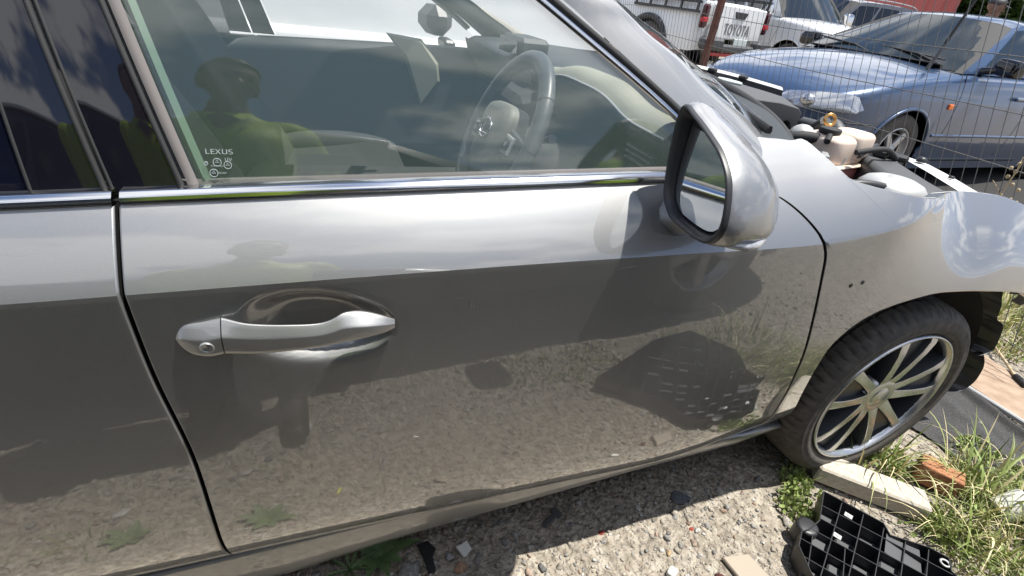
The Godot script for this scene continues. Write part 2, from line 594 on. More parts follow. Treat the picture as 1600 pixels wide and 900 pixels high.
# a door or quarter skin between two cuts x = f(y), from bottom yb(x) to top yt(x); far = -1 mirrors it to the other side
func skin(called: String, root: Node3D, xr: Callable, xf: Callable, yb: Callable, yt: Callable, nu: int, nv: int, far := false) -> MeshInstance3D:
	var mb := MB.new()
	var pos := func(u: float, v: float) -> Vector3:
		var x := lerpf(xr.call(0.6), xf.call(0.6), u)
		var y := 0.0
		for it in 3:
			var c := crease(x)
			y = lerpf(yb.call(x), c, v / 0.72) if v < 0.72 else lerpf(c, yt.call(x), (v - 0.72) / 0.28)
			x = lerpf(xr.call(y), xf.call(y), u)
		return Vector3(x, y, 0)
	var nl := int(nv * 0.72)
	var lac := []
	var fl := MB.new()
	for half in 2:
		var rows := []
		var v0 := 0.0 if half == 0 else 0.72
		var v1 := 0.72 if half == 0 else 1.0
		var k := nl if half == 0 else nv - nl
		for i in k + 1:
			var row := PackedVector3Array()
			for j in nu + 1:
				var p: Vector3 = pos.call(float(j) / nu, lerpf(v0, v1, float(i) / k))
				var e := 0.0 if half == 0 else 0.00015
				p.z = side(p.x, clampf(p.y, -1, crease(p.x) - 1e-5) if half == 0 else maxf(p.y, crease(p.x) + 1e-5))
				if far:
					p.z = -1.82 - p.z
				row.append(p)
			rows.append(row)
		mb.grid(rows, far)
		lac.append(rows)
	# rounded edges turning in along both cuts, the bottom and the top
	for edge in 4:
		var rows2 := [PackedVector3Array(), PackedVector3Array(), PackedVector3Array(), PackedVector3Array()]
		var n := nv if edge < 2 else nu
		for i in n + 1:
			var f := float(i) / n
			var p: Vector3 = pos.call([0.0, 1.0, f, f][edge], [f, f, 0.0, 1.0][edge])
			var o: Vector3 = [Vector3(-1, 0, 0), Vector3(1, 0, 0), Vector3(0, -1, 0), Vector3(0, 1, 0)][edge]
			p.z = side(p.x, p.y, false)
			var q := [p, p + o * 0.0016 + Vector3(0, 0, -0.0008), p + o * 0.0024 + Vector3(0, 0, -0.003), p + o * 0.0024 + Vector3(0, 0, -0.022)]
			for k in 4:
				var z: Vector3 = q[k]
				if far:
					z.z = -1.82 - z.z
				rows2[k].append(z)
		mb.grid([rows2[0], rows2[1], rows2[2]], (edge == 0 or edge == 3) != far)
		fl.grid([rows2[2], rows2[3]], (edge == 0 or edge == 3) != far)
	var o := part(called, mb, M.paint, root)
	part("edge_flange", fl, M.dark, o)  # flange coloured near black in place of gap shade
	if not far:
		lacquer(o, lac)
	return o

# the clear coat lies as a skin of its own just above the colour
func lacquer(o: Node3D, grids: Array) -> void:
	var mb := MB.new()
	for rows in grids:
		var r2 := []
		for r in rows:
			var q := PackedVector3Array()
			for p in r:
				q.append(p + Vector3(0, 0, 0.0007))
			r2.append(q)
		mb.grid(r2)
	part("clear_lacquer", mb, M.lacquer, o)

func ribbon(a: PackedVector3Array, b: PackedVector3Array, bulge: Vector3, n := 5, flip := false, mb: MB = null) -> MB:
	if mb == null:
		mb = MB.new()
	var rows := []
	for i in a.size():
		var row := PackedVector3Array()
		for j in n + 1:
			var t := float(j) / n
			row.append(a[i].lerp(b[i], t) + bulge * (4 * t * (1 - t)))
		rows.append(row)
	mb.grid(rows, flip)
	return mb

func silver_sedan() -> void:
	var car := thing("silver_sedan", "silver grey sedan without bonnet or front bumper, its front door filling the view", "car")
	var rc := func(y: float) -> float: return ci([0.1, 0.20, 0.275, 0.42, 0.546, 0.692, 0.808, 0.856, 0.90], [-1.662, -1.658, -1.655, -1.651, -1.653, -1.669, -1.6755, -1.6765, -1.678], y)
	var fc := func(y: float) -> float: return ci([0.2, 0.24, 0.291, 0.40, 0.509, 0.665, 0.772, 0.815, 0.839, 0.858, 0.884, 0.905, 0.922, 0.96], [-0.405, -0.405, -0.41, -0.438, -0.473, -0.517, -0.551, -0.567, -0.584, -0.598, -0.629, -0.664, -0.706, -0.80], y)
	var yb := func(x: float) -> float: return li([-2.9, -1.66, -1.38, -0.94, -0.4], [0.13, 0.183, 0.20, 0.224, 0.250], x)
	var yt := func(x: float) -> float: return li([-2.9, -1.78, -1.68, -1.45, -1.19, -0.93, -0.70], [0.87, 0.8945, 0.899, 0.9085, 0.918, 0.9275, 0.926], x)
	var g := 0.0042
	skin("front_door", car, func(y): return rc.call(y) + g, func(y): return fc.call(y) - g, yb, yt, 250, 150)
	skin("rear_door", car, func(y): return rc.call(y) - 1.06 + 0.25 * maxf(0.55 - y, 0), func(y): return rc.call(y) - g - 0.001, yb, yt, 120, 90)
	skin("front_door", car, func(y): return rc.call(y) + g, func(y): return fc.call(y) - g, yb, yt, 24, 24, true)
	skin("rear_door", car, func(y): return rc.call(y) - 1.06 + 0.25 * maxf(0.55 - y, 0), func(y): return rc.call(y) - g - 0.001, yb, yt, 24, 24, true)
	fender(car, fc)
	rocker(car)
	inner_body(car)
	greenhouse(car)
	cabin(car)
	engine_bay(car)
	door_furniture(car)
	mirror(car)
	for s in [[0.0, 0.0], [-2.82, 0.0], [0.0, 1.0], [-2.82, 1.0]]:
		road_wheel(car, Vector3(s[0], 0.304, -0.034 if s[1] == 0.0 else -1.786), s[1] == 1.0, s[0] == 0.0 and s[1] == 0.0)

func fender(car: Node3D, fc: Callable) -> void:
	# from the arch lip (A) to the door cut and the bonnet edge (B)
	var arch := V3([-0.312, 0.224, 0, -0.345, 0.325, 0, -0.392, 0.43, 0, -0.42, 0.52, 0, -0.418, 0.60, 0, -0.345, 0.665, 0, -0.203, 0.697, 0, -0.069, 0.699, 0, 0.086, 0.687, 0, 0.213, 0.668, 0, 0.33, 0.63, 0, 0.42, 0.57, 0])
	var outer := PackedVector3Array()
	for k in 30:
		var y := lerpf(0.238, 0.925, k / 29.0)
		outer.append(Vector3(fc.call(y), y, 0))
	outer.append_array(V3([-0.700, 0.985, 0, -0.655, 0.991, 0, -0.605, 0.990, 0, -0.576, 0.993, 0, -0.551, 0.977, 0, -0.528, 0.954, 0, -0.488, 0.937, 0, -0.38, 0.922, 0, -0.277, 0.910, 0, -0.16, 0.904, 0, -0.079, 0.900, 0, 0.0, 0.896, 0, 0.088, 0.888, 0, 0.17, 0.870, 0, 0.24, 0.845, 0, 0.33, 0.80, 0, 0.42, 0.74, 0, 0.47, 0.66, 0, 0.47, 0.58, 0]))
	var A := resample(spline(arch, 8), 260)
	# parameter of B chosen so that the columns stay upright
	var B := resample(spline(outer, 6), 260, [0.0, 0.10, 0.20, 0.30, 0.37, 0.42, 0.55, 0.80, 1.0], [0.0, 0.085, 0.170, 0.245, 0.315, 0.36, 0.50, 0.82, 1.0])
	var mb := MB.new()
	var rows := []
	var nv := 90
	for k in nv + 1:
		var row := PackedVector3Array()
		for i in 261:
			var p := A[i].lerp(B[i], float(k) / nv)
			p.x += 0.0042
			if p.y < 0.93:
				p.x = maxf(p.x, fc.call(p.y) + 0.0042)
			p.z = side(p.x, p.y, false)
			row.append(p)
		rows.append(row)
	mb.grid(rows)
	# arch lip turned inwards, outer edge turned inwards
	var lip := [PackedVector3Array(), PackedVector3Array(), PackedVector3Array(), PackedVector3Array()]
	var rim := [PackedVector3Array(), PackedVector3Array(), PackedVector3Array()]
	for i in 261:
		var p: Vector3 = rows[0][i]
		var o: Vector3 = (p - rows[6][i]).normalized()
		lip[0].append(p)
		lip[1].append(p + o * 0.004 + Vector3(0, 0, -0.001))
		lip[2].append(p + o * 0.006 + Vector3(0, 0, -0.005))
		lip[3].append(p + o * 0.004 + Vector3(0, 0, -0.03))
		var q: Vector3 = rows[nv][i]
		var e: Vector3 = (q - rows[nv - 4][i]).normalized()
		rim[0].append(q)
		rim[1].append(q + e * 0.0008 + Vector3(0, 0, -0.0012))
		rim[2].append(q + e * 0.0006 + Vector3(0, -0.012, -0.03))
	mb.grid(lip, true)
	mb.grid([rim[0], rim[1]])
	var fl := MB.new()
	var fb0 := MB.new()
	var cut := 0
	for i in 261:
		if rim[0][i].y < 0.93 and rim[0][i].x < -0.40:
			cut = i
		elif i > 20:
			break
	fl.grid([rim[1].slice(0, cut + 1), rim[2].slice(0, cut + 1)])
	fb0.grid([rim[1].slice(cut), rim[2].slice(cut)])
	var f := part("front_fender", mb, M.paint, car)
	part("edge_flange", fl, M.dark, f)  # door-side flange near black, standing in for shade in the cut
	part("bay_flange", fb0, M.paint, f)
	lacquer(f, [rows])
	f.set_meta("label", "dented front fender with two small clip holes")
	for h in [[-0.457, 0.743], [-0.427, 0.748]]:
		var ho := MB.new()
		var c := side_at(h[0], h[1]) + Vector3(0, 0, 0.0004)
		ho.lathe(V2([0.0, 0.001, 0.0042, 0.001, 0.005, 0.0]), Transform3D(Basis(Vector3.RIGHT, PI / 2), c), 14)
		part("clip_hole", ho, M.dark, f)
	# the far fender, plain
	var fb := MB.new()
	var r2 := []
	for k in 13:
		var row := PackedVector3Array()
		for i in range(0, 261, 5):
			var p := A[i].lerp(B[i], k / 12.0)
			row.append(Vector3(p.x, p.y, -1.82 - side(p.x, p.y, false)))
		r2.append(row)
	fb.grid(r2, true)
	part("front_fender", fb, M.paint, car)

func resample(p: PackedVector3Array, n: int, from := [0.0, 1.0], to := [0.0, 1.0]) -> PackedVector3Array:
	var L := PackedFloat32Array([0.0])
	for k in range(1, p.size()):
		L.append(L[k - 1] + p[k].distance_to(p[k - 1]))
	var r := PackedVector3Array()
	var j := 0
	for i in n + 1:
		var s: float = li(from, to, float(i) / n) * L[-1]
		while j < p.size() - 2 and L[j + 1] < s:
			j += 1
		r.append(p[j].lerp(p[j + 1], clampf((s - L[j]) / maxf(L[j + 1] - L[j], 1e-9), 0, 1)))
	return r

func rocker(car: Node3D) -> void:
	for far in [false, true]:
		var rows := []
		for i in 90:
			var x := lerpf(-2.5, -0.275, i / 89.0)
			var yt: float = li([-2.9, -1.66, -1.38, -0.94, -0.48, -0.31, -0.28], [0.131, 0.1815, 0.198, 0.222, 0.243, 0.231, 0.222], x)
			var yb: float = li([-2.5, -1.57, -1.38, -1.08, -0.74, -0.486, -0.33, -0.28], [0.02, 0.062, 0.096, 0.127, 0.165, 0.186, 0.196, 0.208], x)
			var zo := -0.060 - 0.10 * maxf(x + 0.45, 0)
			var row := PackedVector3Array()
			for q in [[-0.06, yt - 0.004], [-0.006, yt + 0.001], [0.0, yt - 0.001], [0.003, yt - 0.005], [0.002, lerpf(yt, yb, 0.4)], [-0.006, lerpf(yt, yb, 0.8)], [-0.012, yb + 0.004], [-0.02, yb], [-0.12, yb - 0.01]]:
				var z: float = zo + q[0]
				row.append(Vector3(x, q[1], -1.82 - z if far else z))
			rows.append(row)
		var mb := MB.new()
		mb.grid(rows, far)
		mb.face(rows[89], Vector3.RIGHT)
		part("sill_moulding", mb, M.paint, car)

func inner_body(car: Node3D) -> void:
	# dark sheet metal, filler to keep the gaps dark, floor, wheel houses, bulkhead
	var mb := MB.new()
	mb.box(Vector3(-1.64, 0.56, -0.105), Vector3(2.35, 0.68, 0.05))
	mb.box(Vector3(-1.62, 0.53, -1.72), Vector3(2.35, 0.74, 0.05))
	mb.box(Vector3(-1.75, 0.19, -0.91), Vector3(2.9, 0.06, 1.60))
	mb.box(Vector3(-0.50, 0.56, -0.91), Vector3(0.05, 0.72, 1.55))
	mb.box(Vector3(-0.47, 0.655, -0.085), Vector3(0.06, 0.41, 0.11))  # filler box added so the door gap reads dark
	part("inner_body", mb, M.dark, car)
	# tail: rear quarters, boot, and roof, plain silver
	var rows := []
	for i in 40:
		var x := lerpf(-2.72, -3.95, i / 39.0)
		var q := pow(clampf((-x - 3.2) / 0.75, 0, 1), 4.0)
		var hw := 0.90 - 0.30 * q
		var top: float = ci([-4.0, -3.9, -3.4, -2.7], [0.80, 0.93, 1.0, 0.96], x)
		var arch := 0.22
		if absf(x + 2.82) < 0.37:
			arch = 0.30 + sqrt(0.37 * 0.37 - (x + 2.82) * (x + 2.82))
		var row := PackedVector3Array()
		var sec := [[1.0, arch], [1.0, lerpf(arch, top - 0.12, 0.5)], [0.995, top - 0.12], [0.96, top - 0.04], [0.86, top], [0.4, top + 0.02]]
		for s in sec:
			row.append(Vector3(x, s[1], -0.91 + hw * s[0]))
		sec.reverse()
		for s in sec:
			row.append(Vector3(x, s[1], -0.91 - hw * s[0]))
		rows.append(row)
	var tb := MB.new()
	tb.grid(rows, true)
	tb.face(rows[39], Vector3.LEFT)
	part("tail_body", tb, M.paint, car)

func gl(x: float, y: float, dz := 0.0) -> Vector3:
	return Vector3(x, y, glass_z(y) + dz)

func far_side(p: PackedVector3Array) -> PackedVector3Array:
	var r := PackedVector3Array()
	for v in p:
		r.append(Vector3(v.x, v.y, -1.82 - v.z))
	return r

func greenhouse(car: Node3D) -> void:
	# inner edge of the window opening: along the chrome by the A pillar, then the roof rail
	var ax := [-1.80, -1.62, -1.42, -1.25, -1.144, -1.052, -0.973, -0.908, -0.82]
	var ay := [1.385, 1.37, 1.30, 1.222, 1.164, 1.112, 1.067, 1.028, 0.97]
	var top := func(x: float) -> float:
		return ci(ax, ay, x) if x > -1.80 else 1.385 + (x + 1.80) * 0.02 - 0.16 * pow(maxf(-x - 2.3, 0), 1.6)
	var bot := func(x: float) -> float: return li([-2.9, -1.78, -1.68, -1.45, -1.19, -0.93, -0.80], [0.885, 0.907, 0.9115, 0.921, 0.931, 0.9415, 0.945], x)
	for far in [false, true]:
		# front glass: from the felt channel to the A pillar
		var rows := []
		for i in 61:
			var row := PackedVector3Array()
			for j in 21:
				var t := j / 20.0
				var x := lerpf(-1.605, -0.815, i / 60.0)
				var y0: float = bot.call(x) - 0.012
				var y1: float = maxf(top.call(x) + 0.004, y0 + 0.002)
				var y := lerpf(y0, y1, t)
				var xs := x - 0.31 * (y - 0.917) * (1.0 - i / 60.0)
				y1 = maxf(top.call(xs) + 0.004, y0 + 0.002)
				y = lerpf(y0, y1, t)
				row.append(gl(xs, y, -0.004))
			rows.append(row if not far else far_side(row))
		var gb := MB.new()
		gb.grid(rows, not far)
		# inner face of the pane
		for r in rows:
			for j in r.size():
				r[j].z += 0.004 if far else -0.004
		gb.grid(rows, far)
		part("front_window", gb, M.side_glass, car)
		# rear door glass, dark
		rows = []
		for i in 31:
			var row := PackedVector3Array()
			for j in 15:
				var x := lerpf(-2.72, -1.765, i / 30.0)
				var y0: float = bot.call(x) - 0.012
				var y := lerpf(y0, maxf(top.call(x) + 0.004, y0 + 0.01), j / 14.0)
				row.append(gl(x, y, -0.004))
			rows.append(row if not far else far_side(row))
		gb = MB.new()
		gb.grid(rows, not far)
		part("rear_window", gb, M.rear_glass, car)
		# gloss black covers on both door frames, leaning with the pillar
		for c in [[-1.687, -1.732, -1.611, -1.667, 0.001, "front_pillar_cover"], [-1.766, -1.79, -1.692, -1.737, 0.0, "rear_pillar_cover"]]:
			var a := PackedVector3Array()
			var b := PackedVector3Array()
			for k in 19:
				var y := lerpf(0.909, 1.375, k / 18.0)
				var s := (y - 0.911) / 0.19
				a.append(gl(lerpf(c[0], c[1], s), y, c[4]))
				b.append(gl(lerpf(c[2], c[3], s), y, c[4]))
			if far:
				part(c[5], ribbon(far_side(a), far_side(b), Vector3(0, 0, -0.003), 6, false), M.gloss_black, car)
			else:
				part(c[5], ribbon(a, b, Vector3(0, 0, 0.003), 6, true), M.gloss_black, car)
			if far:
				continue
			var e := PackedVector3Array()
			var eb := PackedVector3Array()
			for k in a.size():
				e.append(b[k] + Vector3(-0.001, 0, 0.0005))
				eb.append(a[k] + Vector3(0.002, 0, -0.001))
			var mb := MB.new()
			mb.tube(e, 0.0035, 6, true)
			mb.tube(eb, 0.0025, 6, true)
			part("pillar_seal", mb, M.rubber, car)
		if far:
			continue
		# felt channel and pale glass edge beside the front cover
		var fa := PackedVector3Array()
		var fb := PackedVector3Array()
		var ga := PackedVector3Array()
		var gb2 := PackedVector3Array()
		for k in 19:
			var y := lerpf(0.913, 1.36, k / 18.0)
			var s := (y - 0.917) / 0.19
			fa.append(gl(lerpf(-1.606, -1.663, s), y, 0.002))
			fb.append(gl(lerpf(-1.5945, -1.651, s), y, 0.0005))
			ga.append(gl(lerpf(-1.590, -1.647, s), y, -0.010))
			gb2.append(gl(lerpf(-1.582, -1.6395, s), y, -0.0135))
		part("window_channel", ribbon(fa, fb, Vector3(0, 0, 0.002), 4, true), M.felt, car)
		part("inner_trim_edge", ribbon(ga, gb2, Vector3(0, 0, 0.0), 2, true), M.glass_edge, car)
	# body-coloured A pillars and roof rails, windscreen, roof
	var px := [-1.95, -1.75, -1.45, -1.25, -1.09, -1.000, -0.930, -0.857, -0.79, -0.69, -0.640, -0.622]
	var py := [1.430, 1.42, 1.365, 1.292, 1.225, 1.175, 1.137, 1.105, 1.068, 1.020, 0.985, 0.972]
	var pz := [-0.36, -0.35, -0.31, -0.275, -0.245, -0.208, -0.205, -0.202, -0.198, -0.19, -0.172, -0.160]
	var lx := [-1.95, -1.72, -1.50, -1.32, -1.20, -1.099, -1.052, -0.973, -0.893, -0.82, -0.74, -0.70]
	var ly := [1.392, 1.385, 1.335, 1.267, 1.222, 1.169, 1.141, 1.093, 1.046, 1.002, 0.955, 0.93]
	var outer := PackedVector3Array()
	var inner := PackedVector3Array()
	for k in 12:
		outer.append(Vector3(px[k], py[k], pz[k]))
		inner.append(Vector3(lx[k], ly[k], glass_z(ly[k]) + 0.004))
	outer = spline(outer, 6)
	inner = spline(inner, 6)
	for far in [false, true]:
		var o := far_side(outer) if far else outer
		var n := far_side(inner) if far else inner
		part("a_pillar", ribbon(n, o, Vector3(0, 0.009, -0.007 if far else 0.007), 8, far), M.paint, car)
		# black seal in the groove and chrome strip beside the glass
		var seal := PackedVector3Array()
		var ch := PackedVector3Array()
		var ch2 := PackedVector3Array()
		for k in 60:
			var x := lerpf(-1.78, -0.86, k / 59.0)
			var y: float = top.call(x)
			var nrm := Vector3(0.5, 1, 0).normalized() if x > -1.6 else Vector3.UP
			var p := gl(x, y) 
			p = Vector3(x, y, 0) + nrm * 0.016
			seal.append(gl(p.x, p.y, 0.001))
			p = Vector3(x, y, 0) + nrm * 0.0005
			ch.append(gl(p.x, p.y, 0.003))
			p = Vector3(x, y, 0) + nrm * 0.0125
			ch2.append(gl(p.x, p.y, 0.004))
		if far:
			seal = far_side(seal)
			ch = far_side(ch)
			ch2 = far_side(ch2)
		var sb := MB.new()
		sb.tube(seal, 0.0065, 8)
		part("window_seal", sb, M.rubber, car)
		part("window_trim", ribbon(ch, ch2, Vector3(0, 0, -0.004 if far else 0.004), 5, far), M.chrome, car)
	# windscreen between the pillars
	var rows := []
	for k in range(20, outer.size()):
		var row := PackedVector3Array()
		var f := float(k - 20) / (outer.size() - 21)
		for j in 25:
			var t := j / 24.0
			var p := outer[k].lerp(Vector3(outer[k].x, outer[k].y, -1.82 - outer[k].z), t)
			var s := 4 * t * (1 - t)
			p += Vector3(0.30 * s * (0.4 + 0.6 * f), 0.02 * s + 0.03 * s * (1 - f), 0)
			row.append(p)
		rows.append(row)
	var wb := MB.new()
	wb.grid(rows)
	part("windscreen", wb, M.clear_glass, car)
	# roof
	rows = []
	for i in 31:
		var x := lerpf(-1.43, -2.9, i / 30.0)
		var e := Vector3(x, ci([-2.95, -2.4, -1.95, -1.75, -1.50, -1.40], [1.33, 1.41, 1.430, 1.42, 1.365, 1.33], x), -0.36 if x < -1.95 else ci([-1.95, -1.75, -1.5, -1.4], [-0.36, -0.35, -0.30, -0.275], x))
		var row := PackedVector3Array()
		for j in 17:
			var t := j / 16.0
			var s := 4 * t * (1 - t)
			row.append(e.lerp(Vector3(x, e.y, -1.82 - e.z), t) + Vector3(0.10 * s * sm(-1.9, -1.43, x), 0.035 * s, 0))
		rows.append(row)
	var rb := MB.new()
	rb.grid(rows, true)
	part("roof", rb, M.paint, car)
	for r in rows:
		for j in r.size():
			r[j].y -= 0.03
	var hb := MB.new()
	hb.grid(rows)
	part("headlining", hb, M.lining, car)
	# rear glass and C pillars
	var a2 := PackedVector3Array()
	var b2 := PackedVector3Array()
	for j in 17:
		var t := j / 16.0
		a2.append(Vector3(-2.9, 1.33 + 0.03 * 4 * t * (1 - t), lerpf(-0.36, -1.46, t)))
		b2.append(Vector3(-3.4 - 0.08 * 4 * t * (1 - t), 1.0, lerpf(-0.22, -1.60, t)))
	part("back_window", ribbon(a2, b2, Vector3(0, 0.03, 0), 8), M.rear_glass, car)
	for far in [false, true]:
		var q := V3([-2.62, 0.885, -0.06, -2.72, 1.30, -0.29, -2.95, 1.33, -0.36, -3.42, 1.0, -0.21, -3.0, 0.95, -0.10])
		if far:
			q = far_side(q)
		var cb := MB.new()
		cb.face(q, Vector3(0, 0.3, -1 if far else 1))
		part("c_pillar", cb, M.paint, car)
	# chrome belt strips: face leans out a little, upper lip rounded
	for s in [[-0.865, -1.6735, "belt_trim"], [-1.6815, -2.7, "belt_trim"]]:
		var br := []
		for i in 50:
			var x := lerpf(s[0], s[1], i / 49.0)
			var y0: float = li([-2.9, -1.78, -1.68, -1.45, -1.19, -0.93, -0.70], [0.8725, 0.8965, 0.901, 0.9105, 0.920, 0.9295, 0.934], x)
			var h := 0.0145
			var z := side(x, y0 - 0.002, false)
			br.append(V3([x, y0 - 0.001, z - 0.010, x, y0, z + 0.001, x, y0 + 0.0015, z + 0.0025, x, y0 + h * 0.55, z + 0.0005, x, y0 + h * 0.62, z - 0.001, x, y0 + h * 0.9, z - 0.005, x, y0 + h, z - 0.009, x, y0 + h - 0.001, z - 0.022]))
		var tb := MB.new()
		tb.grid(br)
		tb.face(br[0], Vector3.RIGHT)
		tb.face(br[49], Vector3.LEFT)
		part(s[2], tb, M.chrome, car)
	# inner weather strip, greenish trim line and door-top lining just inside the glass
	var ws := []
	var dt := []
	for i in 40:
		var x := lerpf(-0.83, -2.6, i / 39.0)
		var y: float = bot.call(x)
		ws.append(V3([x, y - 0.012, -0.096, x, y + 0.0035, -0.100, x, y + 0.0035, -0.108, x, y - 0.02, -0.110]))
		dt.append(V3([x, y - 0.04, -0.112, x, y - 0.014, -0.114, x, y - 0.010, -0.115, x, y - 0.016, -0.150, x, y - 0.05, -0.175, x, y - 0.40, -0.19]))
	var wsb := MB.new()
	wsb.grid(ws)
	part("weather_strip", wsb, M.felt, car)
	var dtb := MB.new()
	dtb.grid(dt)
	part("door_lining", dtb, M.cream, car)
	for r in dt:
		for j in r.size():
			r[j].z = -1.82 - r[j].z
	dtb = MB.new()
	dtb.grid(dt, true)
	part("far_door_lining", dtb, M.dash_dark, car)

func door_furniture(car: Node3D) -> void:
	# handle: a bar that bows out, then a fixed cap with a key lock
	var rows := []
	var n := 36
	for i in n + 1:
		var x := lerpf(-1.5795, -1.366, float(i) / n)
		var yt: float = ci([-1.58, -1.54, -1.50, -1.464, -1.448, -1.436, -1.42, -1.40, -1.38, -1.366], [0.777, 0.7715, 0.769, 0.768, 0.772, 0.7775, 0.776, 0.7705, 0.7625, 0.7540], x)
		var yb: float = ci([-1.58, -1.52, -1.434, -1.383, -1.366], [0.728, 0.729, 0.7345, 0.7385, 0.7405], x)
		var z: float = ci([-1.58, -1.54, -1.47, -1.41, -1.38, -1.366], [0.022, 0.027, 0.030, 0.026, 0.018, 0.010], x)
		var th: float = ci([-1.58, -1.55, -1.45, -1.41, -1.366], [0.022, 0.013, 0.012, 0.022, 0.006], x)
		rows.append(handle_ring(x, yb, yt, z, th))
	var hb := MB.new()
	hb.grid(rows, true, true)
	hb.face(rows[0], Vector3.LEFT)
	hb.face(rows[n], Vector3.RIGHT)
	var h := part("door_handle", hb, M.paint, car)
	var st := MB.new()
	st.box(Vector3(-1.478, 0.7515, 0.0292), Vector3(0.0022, 0.0045, 0.0006))
	part("paint_chip", st, M.print, h)
	rows = []
	for i in 15:
		var x := lerpf(-1.634, -1.581, i / 14.0)
		var yt: float = ci([-1.634, -1.630, -1.622, -1.60, -1.581], [0.752, 0.760, 0.768, 0.7725, 0.7765], x)
		var yb: float = ci([-1.634, -1.630, -1.619, -1.60, -1.581], [0.748, 0.740, 0.728, 0.724, 0.7275], x)
		var z: float = ci([-1.634, -1.628, -1.60, -1.581], [0.004, 0.010, 0.019, 0.0215], x)
		rows.append(handle_ring(x, yb, yt, z, z))
	hb = MB.new()
	hb.grid(rows, true, true)
	hb.face(rows[14], Vector3.RIGHT)
	var cap := part("lock_cover", hb, M.paint, h)
	var kb := MB.new()
	var kx := Transform3D(Basis(Vector3.RIGHT, PI / 2 + 0.1), Vector3(-1.5985, 0.743, 0.0195))
	kb.lathe(V2([0.0085, -0.004, 0.0085, 0.0012, 0.0075, 0.0018, 0.0062, 0.0005, 0.0058, -0.0006, 0.0, -0.0006]), kx, 24)
	kb.box(Vector3(-1.5985, 0.743, 0.0200), Vector3(0.0012, 0.006, 0.0008))
	part("key_lock", kb, M.silver_plastic, h)
	# scratches and chips in the clear coat
	for q in [[-1.2535, 0.779, -1.2545, 0.757, 0.0011], [-1.2495, 0.768, -1.2500, 0.760, 0.0009], [-1.3835, 0.50, -1.3860, 0.455, 0.0008], [-0.8810, 0.772, -0.8860, 0.760, 0.0009], [-1.335, 0.512, -1.327, 0.509, 0.0007], [-1.560, 0.515, -1.552, 0.513, 0.0007], [-1.02, 0.812, -0.98, 0.816, 0.0006]]:
		var sb := MB.new()
		var pp := PackedVector3Array()
		for k in 7:
			var t := k / 6.0
			var x := lerpf(q[0], q[2], t) + 0.0006 * sin(k * 2.3)
			var y := lerpf(q[1], q[3], t)
			pp.append(Vector3(x, y, side(x, y) + 0.0010))
		sb.tube(pp, q[4] * 0.5, 4, true, Vector2(1, 0.3))
		part("paint_scratch", sb, M.scratch, car)
	# etched marks on the lower rear corner of the glass
	var txt := MB.new()
	var mk := func(s: String, x: float, y: float, size: float, wide: float) -> void:
		var t := TextMesh.new()
		t.text = s
		t.font_size = 24
		t.pixel_size = size / 24.0
		t.depth = 0.0002
		t.horizontal_alignment = HORIZONTAL_ALIGNMENT_LEFT
		t.vertical_alignment = VERTICAL_ALIGNMENT_BOTTOM
		var sf := SystemFont.new()
		sf.font_names = PackedStringArray(["Droid Sans"])
		t.font = sf
		var o := part("glass_mark", t, M.etch, car)
		o.position = gl(x, y, -0.0015)
		o.basis = Basis(Vector3.RIGHT, -0.35) * Basis.from_scale(Vector3(wide, 1, 1))
	mk.call("LEXUS", -1.5845, 0.950, 0.0085, 1.35)
	mk.call("UV", -1.5635, 0.943, 0.0055, 1.2)
	mk.call("TEMPERED", -1.580, 0.9365, 0.003, 1.0)
	mk.call("43R-001", -1.5735, 0.9285, 0.003, 1.0)
	var gm := MB.new()
	for c in [[-1.572, 0.9425, 0.0045], [-1.5605, 0.9395, 0.0042], [-1.577, 0.9300, 0.0045], [-1.5845, 0.941, 0.002]]:
		var ring := PackedVector3Array()
		for k in 21:
			var a := TAU * k / 20
			ring.append(gl(c[0] + cos(a) * c[2], c[1] + sin(a) * c[2], -0.0012))
		gm.tube(ring, 0.00045, 4)
		gm.box(gl(c[0], c[1], -0.0012), Vector3(c[2] * 1.1, c[2] * 0.3, 0.0003))
		gm.box(gl(c[0], c[1] + c[2] * 0.5, -0.0012), Vector3(c[2] * 0.5, c[2] * 0.3, 0.0003))
	part("glass_mark", gm, M.etch, car)

func handle_ring(x: float, yb: float, yt: float, z: float, th: float) -> PackedVector3Array:
	var r := PackedVector3Array()
	var h := yt - yb
	# a chamfered upper face that catches the sky, a flat front, rounded lower edge
	for q in [[0.0, 0.35], [0.03, 0.72], [0.09, 0.93], [0.2, 0.985], [0.45, 1.0], [0.58, 0.995], [0.61, 0.985], [0.64, 0.955], [0.70, 0.85], [0.86, 0.55], [0.97, 0.33], [1.0, 0.2], [0.98, 0.05], [0.5, 0.0], [0.04, 0.0]]:
		r.append(Vector3(x, yb + h * q[0], z - th + th * q[1]))
	return r

